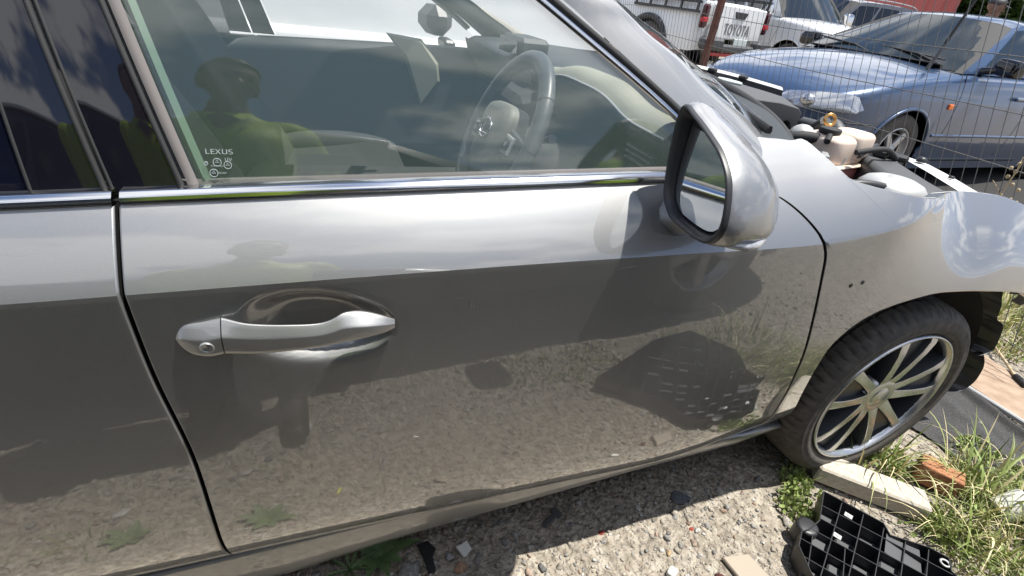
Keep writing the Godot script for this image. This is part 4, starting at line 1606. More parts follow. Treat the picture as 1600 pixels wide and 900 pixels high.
	# coolant bottle: moulded body, waist seam, pink coolant showing below, dark cap
	mb = MB.new()
	mb.soft(Vector3(0.035, 0.877, -0.545), Vector3(0.205, 0.088, 0.13), Basis(Vector3.UP, 0.25), 0.42)
	mb.soft(Vector3(0.075, 0.892, -0.535), Vector3(0.12, 0.080, 0.105), Basis(Vector3.UP, 0.25), 0.42)
	var bot := part("coolant_bottle", mb, M.bottle, car)
	mb = MB.new()
	mb.box(Vector3(0.035, 0.836, -0.54), Vector3(0.22, 0.010, 0.145), Basis(Vector3.UP, 0.25), 0.004)
	part("bottle_seam", mb, M.bottle, bot)
	mb = MB.new()
	mb.soft(Vector3(0.04, 0.805, -0.54), Vector3(0.185, 0.06, 0.125), Basis(Vector3.UP, 0.25), 0.42)
	part("bottle_base", mb, M.bottle_pink, bot)
	mb = MB.new()
	mb.lathe(V2([0.029, 0.0, 0.031, 0.003, 0.031, 0.013, 0.028, 0.016, 0.0, 0.017]), Transform3D(Basis.IDENTITY, Vector3(-0.025, 0.919, -0.535)), 24)
	mb.tube(V3([-0.05, 0.917, -0.51, -0.075, 0.905, -0.49]), 0.009, 8)
	part("bottle_cap", mb, M.rubber, bot)
	# dark duct with a bright bracket behind the headlamp opening, strut tower
	rows = []
	var dq := [[0.215, 0.86, -0.535, 0.050], [0.16, 0.868, -0.475, 0.055], [0.105, 0.866, -0.39, 0.06], [0.065, 0.862, -0.31, 0.062], [0.045, 0.855, -0.235, 0.066], [0.04, 0.845, -0.21, 0.05]]
	for q in dq:
		var row := PackedVector3Array()
		var dirx := Vector3(0.93, 0, 0.36)
		for o in [[-1.0, -0.10], [-1.0, -0.02], [-0.8, 0.0], [0.8, -0.004], [1.0, -0.02], [1.05, -0.10]]:
			row.append(Vector3(q[0], q[1], q[2]) + dirx * (o[0] * q[3]) + Vector3(0, o[1], 0))
		rows.append(row)
	mb = MB.new()
	mb.grid(rows, true)
	mb.face(rows[5], Vector3(0, 0, 1))
	mb.face(rows[0], Vector3(0, 0, -1))
	part("lamp_duct", mb, M.grey_plastic, car)
	mb = MB.new()
	mb.tube(V3([0.23, 0.875, -0.56, 0.19, 0.888, -0.53, 0.12, 0.884, -0.50, 0.06, 0.87, -0.48]), 0.009, 8)
	mb.box(Vector3(0.17, 0.878, -0.49), Vector3(0.05, 0.025, 0.04), Basis(Vector3.UP, 0.5), 0.006)
	mb.box(Vector3(0.22, 0.872, -0.47), Vector3(0.03, 0.02, 0.06), Basis(Vector3.UP, 0.5), 0.006)
	part("duct_clip", mb, M.black_plastic, car)
	a = V3([0.285, 0.862, -0.545, 0.255, 0.866, -0.46, 0.205, 0.864, -0.36, 0.165, 0.858, -0.27, 0.145, 0.850, -0.20])
	b = PackedVector3Array()
	for p in a:
		b.append(p + Vector3(0.10, -0.015, 0.03))
	var brk := part("lamp_bracket", ribbon(a, b, Vector3(0, 0.008, 0), 4, true), M.white_metal, car)
	mb = MB.new()
	mb.lathe(V2([0.014, 0, 0.014, 0.008, 0.009, 0.014, 0.0, 0.014]), Transform3D(Basis.IDENTITY, Vector3(0.27, 0.872, -0.43)), 14)
	part("bracket_bolt", mb, M.black_plastic, brk)
	mb = MB.new()
	mb.lathe(V2([0.008, 0, 0.008, 0.006, 0.0, 0.006]), Transform3D(Basis.IDENTITY, Vector3(0.215, 0.866, -0.30)), 8)
	part("bracket_bolt", mb, M.black_plastic, brk)
	mb = MB.new()
	mb.lathe(V2([0.085, -0.05, 0.08, -0.01, 0.066, 0.006, 0.045, 0.014, 0.025, 0.012, 0.02, 0.018, 0.0, 0.02]), Transform3D(Basis.IDENTITY, Vector3(-0.06, 0.862, -0.265)), 28)
	part("strut_tower", mb, M.pale_metal, car)
	mb = MB.new()
	mb.box(Vector3(-0.05, 0.845, -0.50), Vector3(0.05, 0.06, 0.04), Basis(Vector3.UP, 0.4), 0.01)
	mb.box(Vector3(0.0, 0.84, -0.485), Vector3(0.03, 0.07, 0.03), Basis(Vector3.UP, 0.4), 0.01)
	part("bottle_bracket", mb, M.pale_metal, car)
	# far bonnet edge: pale strip with dark clips, far apron
	var f1 := V3([-0.55, 0.968, -1.66, -0.2, 0.973, -1.645, 0.10, 0.972, -1.62, 0.28, 0.965, -1.56, 0.40, 0.955, -1.44, 0.46, 0.945, -1.25])
	f1 = spline(f1, 6)
	var f2 := PackedVector3Array()
	for p in f1:
		f2.append(p + Vector3(-0.035, -0.006, 0.055))
	part("far_bonnet_edge", ribbon(f1, f2, Vector3(0, 0.006, 0), 4, true), M.pale_grey, car)
	var f3 := PackedVector3Array()
	for p in f2:
		f3.append(p + Vector3(-0.01, -0.20, 0.05))
	part("far_apron", ribbon(f2, f3, Vector3.ZERO, 2, true), M.black_plastic, car)
	for k in [13, 19, 24]:
		mb = MB.new()
		mb.box(f2[k] + Vector3(0, 0.004, 0.0), Vector3(0.035, 0.018, 0.035), Basis(Vector3.UP, 0.4), 0.004)
		part("edge_clip", mb, M.rubber, car)
	# torn wheel-arch liner hanging behind the front of the wheel
	var lin1 := V3([0.30, 0.625, -0.10, 0.38, 0.605, -0.11, 0.440, 0.560, -0.12, 0.475, 0.52, -0.12, 0.500, 0.475, -0.12, 0.545, 0.455, -0.12, 0.575, 0.43, -0.12, 0.605, 0.375, -0.12, 0.615, 0.335, -0.12, 0.570, 0.315, -0.125, 0.535, 0.330, -0.13, 0.575, 0.33, -0.125, 0.625, 0.28, -0.12, 0.650, 0.235, -0.12, 0.655, 0.185, -0.12, 0.63, 0.148, -0.125, 0.56, 0.150, -0.13, 0.51, 0.170, -0.13])
	lin1 = spline(lin1, 4)
	var lin2 := PackedVector3Array()
	for k in lin1.size():
		var p := lin1[k]
		var f := 0.5 + 0.5 * sin(k * 0.9)
		lin2.append(Vector3(p.x - 0.16 - 0.05 * f, p.y + 0.02 * sin(k * 1.7) + 0.02, p.z - 0.15))
	part("torn_arch_liner", ribbon(lin1, lin2, Vector3(0.03, 0.0, 0), 8), M.black_plastic, car)
	var arch := []
	for i in 40:
		var an := lerpf(0.02, 3.02, i / 39.0)
		arch.append(V3([cos(an) * 0.392 - 0.02, 0.315 + sin(an) * 0.372, -0.075, cos(an) * 0.385 - 0.02, 0.315 + sin(an) * 0.365, -0.18, cos(an) * 0.385 - 0.02, 0.315 + sin(an) * 0.365, -0.33]))
	mb = MB.new()
	mb.grid(arch, true)
	mb.box(Vector3(0.0, 0.42, -0.335), Vector3(0.72, 0.56, 0.02))
	part("arch_liner", mb, M.dark, car)
	mb = MB.new()
	mb.box(Vector3(0.385, 0.415, -0.10), Vector3(0.012, 0.035, 0.014), Basis(Vector3.BACK, -0.4), 0.003)
	part("liner_clip", mb, M.pale_metal, car)
# ------------------------------------------------------------------ ground
var hills := FastNoiseLite.new()

func ground_y(x: float, z: float) -> float:
	var h := 0.014 * hills.get_noise_2d(x * 1.2, z * 1.2) + 0.007 * hills.get_noise_2d(x * 5.0 + 40, z * 5.0) + 0.004 * hills.get_noise_2d(x * 19.0, z * 19.0 + 9)
	var d := Vector2(x + 1.0, z + 0.9).length()
	return h - 0.004 + 0.030 * clampf(d - 4.0, 0, 14) * sm(3.5, 6.0, d)

func axis_lines(lo: float, hi: float, step: float, far: float) -> PackedFloat32Array:
	var r := PackedFloat32Array()
	var a := PackedFloat32Array()
	var s := step
	var v := lo
	while v > -far:
		s *= 1.28
		v -= s
		a.append(v)
	a.reverse()
	r.append_array(a)
	var n := int((hi - lo) / step)
	for k in n + 1:
		r.append(lo + step * k)
	s = step
	v = hi
	while v < far:
		s *= 1.28
		v += s
		r.append(v)
	return r

func make_ground() -> void:
	hills.seed = 4
	hills.frequency = 1.0
	hills.fractal_octaves = 3
	var X := axis_lines(-3.0, 1.8, 0.014, 260.0)
	var Z := axis_lines(-0.9, 1.3, 0.014, 260.0)
	var mb := MB.new()
	var rows := []
	for x in X:
		var row := PackedVector3Array()
		for z in Z:
			row.append(Vector3(x, ground_y(x, z), z))
		rows.append(row)
	mb.grid(rows, true)
	structure("ground", mb, M.ground)

func stone_mesh(sd: int, detail := 6, flat := 0.6) -> ArrayMesh:
	var f := FastNoiseLite.new()
	f.seed = sd
	f.frequency = 0.9
	f.fractal_octaves = 2
	var mb := MB.new()
	var rows := []
	for i in detail + 1:
		var a := PI * i / detail
		var row := PackedVector3Array()
		for j in detail + 3:
			var b := TAU * j / (detail + 3)
			var d := Vector3(sin(a) * cos(b), -cos(a), sin(a) * sin(b))
			var r := 1.0 + 0.55 * f.get_noise_3dv(d * 1.2 + Vector3(sd * 3.1, 0, 0)) + 0.25 * f.get_noise_3dv(d * 2.9)
			# a few flat breaks
			for q in 3:
				var nn := Vector3(sin(sd * 1.7 + q * 2.1), cos(sd + q * 1.3) * 0.8, sin(sd * 0.6 + q * 4.0)).normalized()
				var t := d.dot(nn) * r
				if t > 0.62:
					r *= 0.62 / t
			row.append(d * r * Vector3(1, flat, 0.8))
		rows.append(row)
	mb.grid(rows, true, true)
	return mb.mesh()

func stone_color() -> Color:
	var t := rng.randf()
	if t < 0.55:
		return Color(0.34, 0.30, 0.245).lerp(Color(0.50, 0.455, 0.385), rng.randf())
	if t < 0.85:
		return Color(0.20, 0.195, 0.185).lerp(Color(0.36, 0.345, 0.32), rng.randf())
	if t < 0.93:
		return Color(0.36, 0.245, 0.175).lerp(Color(0.42, 0.32, 0.25), rng.randf())
	return Color(0.58, 0.56, 0.52)

func gravel() -> void:
	var kinds := 6
	var root := Node3D.new()
	root.name = numbered("gravel")
	add_child(root)
	tag(root, "loose grey and sandy crushed stone strewn over the yard ground", "gravel", "", "stuff")
	for k in kinds:
		var mm := MultiMesh.new()
		mm.transform_format = MultiMesh.TRANSFORM_3D
		mm.use_colors = true
		mm.mesh = stone_mesh(100 + k, 5)
		var n := 6200
		mm.instance_count = n
		for i in n:
			var x := rr(-2.9, 1.0)
			var z := rr(-0.75, 1.15)
			if i > n * 0.75:
				x = rr(-5.0, 1.6)
				z = rr(-1.6, 1.4)
			var s := 0.0026 + 0.0048 * pow(rng.randf(), 2.0)
			if rng.randf() < 0.08:
				s = rr(0.007, 0.014)
			if x > -0.35 and rng.randf() < 0.5:
				s *= 0.6
			var b := Basis.from_euler(Vector3(rr(-0.5, 0.5), rr(0, TAU), rr(-0.5, 0.5))).scaled(Vector3.ONE * s)
			mm.set_instance_transform(i, Transform3D(b, Vector3(x, ground_y(x, z) + s * rr(-0.1, 0.42), z)))
			mm.set_instance_color(i, stone_color())
		var o := MultiMeshInstance3D.new()
		o.name = "stones" if k == 0 else "stones_%03d" % k
		o.multimesh = mm
		o.material_override = M.stone
		o.set_meta("kind", "stuff")
		root.add_child(o)
# ------------------------------------------------------------------ things lying on the ground
func on_ground(x: float, z: float, dy := 0.0) -> Vector3:
	return Vector3(x, ground_y(x, z) + dy, z)

func sheet(poly: PackedVector2Array, y: float, th: float) -> MB:
	# poly in (x, z)
	var mb := MB.new()
	mb.prism(poly, 0.0, th, Transform3D(Basis(Vector3(1, 0, 0), Vector3(0, 0, 1), Vector3(0, 1, 0)), Vector3(0, y, 0)), minf(th * 0.4, 0.003))
	return mb

func litter() -> void:
	# near-black sheet laid on the ground to imitate shade beside the blue sedan
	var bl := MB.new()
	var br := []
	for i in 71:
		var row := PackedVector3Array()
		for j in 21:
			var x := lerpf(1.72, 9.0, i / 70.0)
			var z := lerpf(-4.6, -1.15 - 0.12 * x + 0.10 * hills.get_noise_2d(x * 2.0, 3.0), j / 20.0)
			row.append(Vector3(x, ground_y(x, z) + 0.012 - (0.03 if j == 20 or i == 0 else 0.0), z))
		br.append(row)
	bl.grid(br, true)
	structure("painted_shade_sheet", bl, M.painted_shade)
	# dark felt sheet by the front wheel: gently creased
	var mb := MB.new()
	var rows := []
	for i in 61:
		var row := PackedVector3Array()
		for j in 51:
			var u := i / 60.0
			var v := j / 50.0
			var a := Vector2(0.47, -0.34).lerp(Vector2(0.955, -0.36), u)
			var b := Vector2(0.50, 0.16).lerp(Vector2(0.90, 0.62), u)
			var p := a.lerp(b, v)
			var ridge := 0.030 * exp(-pow((p.x - 0.90 + (p.y + 0.2) * 0.15) / 0.018, 2)) + 0.012 * exp(-pow((p.x - 0.70 + 0.3 * p.y) / 0.03, 2))
			row.append(Vector3(p.x, ground_y(p.x, p.y) + 0.010 + ridge + 0.004 * sin(p.x * 30 + p.y * 21) * sin(p.y * 27), p.y))
		rows.append(row)
	mb.grid(rows, true)
	tag(part("felt_sheet", mb, M.felt_sheet), "creased black felt sheet flecked with grit in front of the wheel", "sheet")
	# brown board and the pale edging strip against it
	mb = sheet(V2([0.975, -0.50, 1.30, -0.44, 1.27, 0.12, 0.96, 0.10]), 0.006, 0.014)
	tag(part("brown_board", mb, M.board), "thin brown board lying on the ground below the wire fence", "board")
	mb = MB.new()
	mb.box(Vector3(0.945, 0.018, -0.15), Vector3(0.016, 0.02, 0.30), Basis(Vector3.UP, 0.05), 0.004)
	mb.box(Vector3(0.938, 0.024, -0.275), Vector3(0.028, 0.035, 0.03), Basis(Vector3.UP, 0.05), 0.005)
	tag(part("edging_strip", mb, M.pale_metal), "pale metal edging strip along the brown board", "strip")
	var st := thing("stick", "pale stick with a black rubber sleeve on the brown board", "stick", Vector3.ZERO)
	mb = MB.new()
	mb.tube(V3([1.42, 0.035, -0.42, 1.33, 0.03, -0.31, 1.25, 0.028, -0.225]), 0.006, 7)
	part("stem", mb, M.straw, st)
	mb = MB.new()
	mb.tube(V3([1.25, 0.030, -0.225, 1.215, 0.032, -0.165]), 0.013, 10)
	part("sleeve", mb, M.rubber, st)
	# long pale concrete kerb piece, broken brick, broken white cup
	var d := Vector2(0.19, 0.165).normalized()
	var kb := Basis(Vector3.UP, -atan2(d.y, d.x))
	mb = MB.new()
	mb.box(Vector3(0.028, 0.030, 0.048), Vector3(0.30, 0.060, 0.082), kb * Basis(Vector3.BACK, -0.03), 0.006)
	tag(part("concrete_block", mb, M.concrete), "long pale concrete block lying beside the front wheel", "block")
	var bm := rough_block(Vector3(0.112, 0.066, 0.078), 5, 0.007)
	var brick := part("broken_brick", bm, M.brick)
	brick.position = Vector3(0.285, 0.042, 0.080)
	brick.basis = Basis(Vector3.UP, -1.05) * Basis(Vector3.RIGHT, -0.10)
	tag(brick, "broken orange brick among the grass behind the concrete block", "brick")
	var cup := thing("broken_cup", "broken white ceramic cup lying in the grass", "cup", Vector3(0.392, 0.042, 0.222))
	cup.basis = Basis(Vector3.UP, -0.35) * Basis(Vector3.BACK, -0.95)
	mb = MB.new()
	mb.lathe(V2([0.0, -0.035, 0.030, -0.035, 0.036, -0.028, 0.043, 0.045, 0.042, 0.048, 0.039, 0.046, 0.033, -0.026, 0.0, -0.029]), Transform3D.IDENTITY, 28)
	part("cup_body", mb, M.ceramic, cup)
	mb = MB.new()
	mb.tube(spline(V3([0.038, 0.03, 0, 0.062, 0.026, 0, 0.066, 0.0, 0, 0.036, -0.012, 0]), 5), 0.005, 8)
	part("handle", mb, M.ceramic, cup)
	bracket()
	loose_stones()
	weeds()
	grass()

# a block with worn faces: every face a small grid pushed in and out
func rough_block(size: Vector3, sd: int, amp: float) -> MB:
	var f := FastNoiseLite.new()
	f.seed = sd
	f.frequency = 16.0
	var f2 := FastNoiseLite.new()
	f2.seed = sd + 1
	f2.frequency = 60.0
	var mb := MB.new()
	for ax in 3:
		for s in [-1, 1]:
			var rows := []
			for i in 13:
				var row := PackedVector3Array()
				for j in 13:
					var q := Vector3.ZERO
					q[ax] = s * 0.5
					q[(ax + 1) % 3] = i / 12.0 - 0.5
					q[(ax + 2) % 3] = j / 12.0 - 0.5
					var p := q * size
					# round the corners, then wear
					var e := (p.abs() - size * 0.5 + Vector3.ONE * 0.008).max(Vector3.ZERO)
					p -= p.sign() * e * (1.0 - 0.008 / maxf(e.length(), 0.008))
					p += p.normalized() * (amp * f.get_noise_3dv(p) + amp * 0.4 * f2.get_noise_3dv(p))
					row.append(p)
				rows.append(row)
			mb.grid(rows, s > 0)
	return mb

func bracket() -> void:
	var o := thing("plastic_bracket", "black ribbed plastic bumper bracket with small metal clips lying on the gravel", "bracket", Vector3.ZERO)
	# local u runs along the near edge, v away from the wheel; tilted a little
	var u := Vector3(0.555, 0.02, 0.833).normalized()
	var v := Vector3(-0.833, -0.005, 0.555)
	v = (v - u * v.dot(u)).normalized()
	var n := v.cross(u).normalized()
	if n.y < 0:
		n = -n
	var org := Vector3(-0.177, 0.060, 0.050)
	var xf := Transform3D(Basis(u, v, n), org)
	var poly := V2([0.0, 0.0, 0.147, 0.0, 0.165, 0.03, 0.25, 0.0, 0.292, 0.0, 0.297, 0.04, 0.37, 0.085, 0.595, 0.136, 0.687, 0.305, 0.551, 0.455, 0.352, 0.563, 0.203, 0.644, 0.176, 0.548, 0.134, 0.430, 0.016, 0.291, -0.022, 0.235, -0.024, 0.185, -0.010, 0.165, 0.007, 0.116])
	var mb := MB.new()
	mb.prism(poly, -0.052, -0.046, xf)
	part("back_plate", mb, M.black_plastic, o)
	var rib := func(a: Vector2, b: Vector2, h0: float, h1: float) -> void:
		var seg := Geometry2D.intersect_polyline_with_polygon(PackedVector2Array([a, b]), poly)
		for s in seg:
			if s.size() < 2 or s[0].distance_to(s[-1]) < 0.012:
				continue
			var c: Vector2 = (s[0] + s[-1]) / 2
			var dd: Vector2 = s[-1] - s[0]
			var q := MB.new()
			q.box(xf * Vector3(c.x, c.y, (h0 + h1) / 2), Vector3(dd.length(), 0.0026, h1 - h0), xf.basis * Basis(Vector3.BACK, dd.angle()), 0.0006)
			part("rib", q, M.black_plastic, o)
	for k in poly.size():
		var a := poly[k]
		var b := poly[(k + 1) % poly.size()]
		var c: Vector2 = (a + b) / 2
		var q := MB.new()
		q.box(xf * Vector3(c.x, c.y, -0.022), Vector3(a.distance_to(b) + 0.002, 0.003, 0.060), xf.basis * Basis(Vector3.BACK, (b - a).angle()), 0.0008)
		part("side_wall", q, M.black_plastic, o)
	for y in [0.048, 0.098, 0.150, 0.20, 0.25, 0.30, 0.36, 0.42, 0.48, 0.54, 0.60]:
		rib.call(Vector2(-0.2, y + 0.01), Vector2(0.8, y - 0.015), -0.048, 0.004 if y < 0.3 else 0.0)
	for x in [0.052, 0.105, 0.155, 0.205, 0.255, 0.31, 0.37, 0.43, 0.49, 0.55, 0.61]:
		rib.call(Vector2(x, -0.1), Vector2(x - 0.03, 0.7), -0.048, 0.003)
	for x in [0.0, 0.075]:
		rib.call(Vector2(x, 0.15), Vector2(x + 0.04, 0.7), -0.048, 0.002)
	# raised cell floors, a smooth ramp and a hole surround
	for q in [[0.03, 0.07, 0.045, 0.040, -0.012], [0.08, 0.12, 0.045, 0.045, -0.016], [0.13, 0.07, 0.045, 0.042, -0.020], [0.18, 0.12, 0.044, 0.046, -0.012], [0.075, 0.225, 0.046, 0.044, -0.010], [0.025, 0.17, 0.044, 0.044, -0.006], [0.125, 0.175, 0.044, 0.044, -0.018]]:
		mb = MB.new()
		mb.box(xf * Vector3(q[0], q[1], (q[4] - 0.06) / 2), Vector3(q[2], q[3], q[4] + 0.04), xf.basis * Basis(Vector3.BACK, -0.02), 0.004)
		part("cell_floor", mb, M.grey_plastic, o)
	for k in 60:
		var q := Vector2(0.025 + 0.052 * (k % 12), 0.28 + 0.055 * (k / 12))
		if rng.randf() < 0.55 and Geometry2D.is_point_in_polygon(q, poly) and Geometry2D.is_point_in_polygon(q + Vector2(0.03, 0.03), poly) and Geometry2D.is_point_in_polygon(q - Vector2(0.03, 0.03), poly):
			mb = MB.new()
			mb.box(xf * Vector3(q.x, q.y, -0.034), Vector3(0.043, 0.045, 0.022), xf.basis * Basis(Vector3.BACK, -0.02), 0.004)
			part("cell_floor", mb, M.grey_plastic, o)
	mb = MB.new()
	mb.face(PackedVector3Array([xf * Vector3(0.158, 0.026, 0.002), xf * Vector3(0.236, 0.006, -0.010), xf * Vector3(0.245, 0.092, -0.012), xf * Vector3(0.158, 0.094, 0.002)]), xf.basis.z)
	part("ramp", mb, M.grey_plastic, o)
	mb = MB.new()
	mb.lathe(V2([0.029, -0.048, 0.029, -0.004, 0.027, 0.001, 0.020, 0.003, 0.0, 0.003]), Transform3D(xf.basis * Basis(Vector3.RIGHT, PI / 2), xf * Vector3(-0.014, 0.150, 0.0)), 20)
	part("boss", mb, M.black_plastic, o)
	for q in [[0.055, 0.122, -0.005], [0.15, 0.222, -0.004], [0.07, 0.03, -0.004]]:
		mb = MB.new()
		mb.box(xf * Vector3(q[0], q[1], q[2]), Vector3(0.020, 0.016, 0.003), xf.basis * Basis(Vector3.BACK, 0.1), 0.0008)
		mb.box(xf * Vector3(q[0], q[1], q[2] + 0.002), Vector3(0.006, 0.006, 0.002), xf.basis)
		part("metal_clip", mb, M.pale_metal, o)
	mb = MB.new()
	var ring := PackedVector3Array()
	for k in 17:
		ring.append(xf * Vector3(0.285 + cos(TAU * k / 16) * 0.010, 0.022 + sin(TAU * k / 16) * 0.010, 0.004))
	mb.tube(ring, 0.003, 6, false)
	part("bolt_bush", mb, M.pale_metal, o)

func loose_stones() -> void:
	var L := [
		[-0.559, -0.074, 0.030, 0.14, Color(0.14, 0.145, 0.155), "flat dark slate chip in the shade under the door", "stone"],
		[-0.688, 0.064, 0.0085, 0.8, Color(0.60, 0.42, 0.24), "small ochre pebble in the sunlit gravel", "pebble"],
		[-1.277, -0.052, 0.017, 0.6, Color(0.44, 0.43, 0.40), "pale grey angular stone beside the black scrap", "stone"],
		[-1.325, -0.040, 0.030, 0.7, Color(0.30, 0.295, 0.28), "large rounded grey stone left of the black scrap", "stone"],
		[-1.231, -0.062, 0.014, 0.5, Color(0.36, 0.35, 0.34), "grey stone between the black scrap and the white shard", "stone"],
		[-1.211, -0.026, 0.018, 0.6, Color(0.42, 0.26, 0.17), "reddish brown stone nearest the bottom edge of the picture", "stone"],
		[-1.165, -0.035, 0.013, 0.6, Color(0.30, 0.28, 0.26), "dark grey stone right of the reddish one", "stone"],
		[-0.833, -0.03, 0.010, 0.4, Color(0.32, 0.05, 0.035), "rust red metal fragment at the edge of the car's shade", "fragment"],
		[-0.585, 0.02, 0.008, 0.4, Color(0.35, 0.06, 0.04), "tiny red plastic fragment below the slate chip", "fragment"],
		[-0.600, 0.155, 0.014, 0.5, Color(0.13, 0.045, 0.035), "dark red crumbling fragment near the beige tile", "fragment"],
		[-0.575, 0.030, 0.009, 0.6, Color(0.62, 0.60, 0.55), "white pebble just outside the shade of the car", "pebble"],
		[-0.30, 0.075, 0.02, 0.6, Color(0.42, 0.38, 0.34), "pale pinkish stone left of the concrete block", "stone"],
		[-0.10, 0.075, 0.022, 0.5, Color(0.42, 0.44, 0.44), "blue-grey stone between the block and the black bracket", "stone"],
		[-1.02, 0.02, 0.012, 0.6, Color(0.14, 0.135, 0.13), "dark rounded pebble in the sunlit gravel below the sill", "pebble"],
		[-1.556, 0.60, 0.026, 0.6, Color(0.62, 0.60, 0.56), "white stone out on the gravel by the person's feet", "stone"],
		[-1.212, 0.184, 0.024, 0.6, Color(0.52, 0.44, 0.34), "sandy stone out on the gravel beside the rear of the front door", "stone"],
		[-1.95, 0.33, 0.022, 0.3, Color(0.60, 0.58, 0.54), "flat white stone on the gravel beside the rear door", "stone"],
		[-1.70, 0.42, 0.020, 0.5, Color(0.50, 0.47, 0.43), "pale chipped stone near the person's shoe", "stone"]]
	for k in L.size():
		var q: Array = L[k]
		var o := MeshInstance3D.new()
		o.name = numbered(q[6] if q[6] != "stone" else "loose_stone")
		o.mesh = stone_mesh(300 + k, 9, q[3])
		var m := mat(Color.WHITE, 0.9)
		var c: Color = q[4]
		m.albedo_color = c.linear_to_srgb()
		m.albedo_texture = M.stone.albedo_texture
		tri(m, 14.0)
		o.material_override = m
		add_child(o)
		o.transform = Transform3D(Basis(Vector3.UP, k * 1.3).scaled(Vector3.ONE * q[2]), on_ground(q[0], q[1], q[2] * q[3] * 0.45))
		tag(o, q[5], q[6])
	var mb := sheet(V2([-0.565, 0.115, -0.49, 0.125, -0.475, 0.20, -0.555, 0.195]), 0.004, 0.010)
	tag(part("beige_tile", mb, M.tile), "flat beige tile piece on the sunlit gravel", "tile")
	mb = MB.new()
	mb.box(on_ground(-0.711, 0.112, 0.008), Vector3(0.026, 0.018, 0.020), Basis(Vector3.UP, 0.5), 0.003)
	tag(part("white_connector", mb, M.ceramic), "small white plastic connector at the bottom edge of the gravel", "connector")
	mb = sheet(V2([-1.30, -0.10, -1.275, -0.105, -1.258, -0.08, -1.27, -0.062, -1.268, -0.03, -1.285, -0.015, -1.29, -0.06]), 0.010, 0.006)
	tag(part("black_scrap", mb, M.dark), "curled black plastic scrap on the gravel under the sill", "scrap")
	mb = MB.new()
	mb.prism(V2([-0.016, -0.012, 0.012, -0.016, 0.019, 0.006, 0.004, 0.012, -0.008, 0.020]), 0.0, 0.004, Transform3D(Basis.from_euler(Vector3(-1.2, 0.6, 0.2)), on_ground(-1.195, -0.062, 0.012)), 0.001)
	tag(part("white_shard", mb, M.ceramic_dull), "flat off-white shard leaning on the dark gravel", "shard")
	mb = MB.new()
	mb.box(on_ground(-0.953, -0.093, 0.006), Vector3(0.055, 0.006, 0.016), Basis(Vector3.UP, 0.5), 0.002)
	mb.box(on_ground(-0.930, -0.108, 0.009), Vector3(0.016, 0.010, 0.03), Basis(Vector3.UP, 0.5), 0.002)
	tag(part("metal_bracket", mb, M.grey_plastic), "small grey metal bracket in the shade under the door", "bracket")
	mb = MB.new()
	mb.box(on_ground(-1.469, 0.246, 0.006), Vector3(0.006, 0.005, 0.03), Basis(Vector3.UP, 0.3), 0.001)
	tag(part("yellow_tag", mb, M.yellow_tag), "thin bright yellow plastic tag on the gravel", "tag")

func weeds() -> void:
	# rosettes with toothed leaves under the sill, and spiky grass beside them
	var spec := [[-1.385, -0.10, 9, 0.085, "toothed dandelion rosette growing under the sill, nearer the black scrap"], [-1.455, -0.085, 8, 0.07, "spiky dark weed under the sill at the bottom edge of the picture"], [-1.627, 0.166, 8, 0.075, "leafy weed on the gravel in front of the rear edge of the door"], [-1.907, 0.21, 7, 0.06, "small weed growing beside the rear door"]]
	for k in spec.size():
		var q: Array = spec[k]
		var o := thing("dandelion_weed" if k != 1 else "spiky_weed", q[4], "weed", on_ground(q[0], q[1]))
		for i in q[2]:
			var a: float = TAU * i / q[2] + k
			var rows := []
			var L: float = q[3] * rr(0.7, 1.15)
			for s in 12:
				var t := s / 11.0
				var wd: float = (0.016 * sin(PI * pow(t, 0.8)) * (1.0 if s % 2 == 0 else 0.55) + 0.0012) * (1.0 if k != 1 else 0.28)
				var y := L * 0.9 * t * (0.9 - 0.55 * t)
				rows.append(PackedVector3Array([Vector3(L * t, y + 0.003, -wd), Vector3(L * t, y, 0), Vector3(L * t, y + 0.003, wd)]))
			var mb := MB.new()
			mb.grid(rows)
			var lf := part("leaf", mb, M.weed, o)
			lf.rotation = Vector3(rr(-0.2, 0.2), a, rr(-0.05, 0.35))
	# dry stalks by the fence
	for k in 2:
		var at: Vector3 = on_ground(1.50 + 0.07 * k, -0.80 + 0.10 * k)
		var o := thing("dry_weed", ["taller dry brown weed stalk against the dark gap under the blue sedan", "shorter dry brown weed stalk at the right edge below the blue sedan"][k], "weed", at)
		var mb := MB.new()
		var top := Vector3(0.03, 0.82 - 0.10 * k, 0.02)
		mb.tube(PackedVector3Array([Vector3.ZERO, top * 0.5 + Vector3(0.02, 0, 0), top]), 0.003, 5)
		for i in 7:
			var b := top * (0.5 + 0.07 * i)
			mb.tube(PackedVector3Array([b, b + Vector3(rr(-0.05, 0.05), 0.05, rr(-0.05, 0.05))]), 0.0018, 4)
		part("stalk", mb, M.straw, o)
		for i in 12:
			var sb := MB.new()
			sb.ball(top * rr(0.6, 1.05) + Vector3(rr(-0.05, 0.05), 0.02, rr(-0.05, 0.05)), Vector3(0.008, 0.010, 0.008), Basis.IDENTITY, 5, 6)
			part("seed_head", sb, M.straw, o)

func blade_mesh(bend: float, wide: float) -> ArrayMesh:
	var mb := MB.new()
	var rows := []
	for i in 8:
		var t := i / 7.0
		var a := bend * t * t
		var y := sin(minf(a, 2.4)) / maxf(bend, 0.01) if bend > 0.6 else t
		var p := Vector3(0, t - 0.30 * bend * t * t * t, bend * 0.42 * t * t)
		var w := wide * (1.0 - t * t * 0.95) * 0.5
		rows.append(PackedVector3Array([p + Vector3(-w, 0, 0), p + Vector3(0, -w * 0.4, -w * 0.3), p + Vector3(w, 0, 0)]))
	mb.grid(rows)
	return mb.mesh()

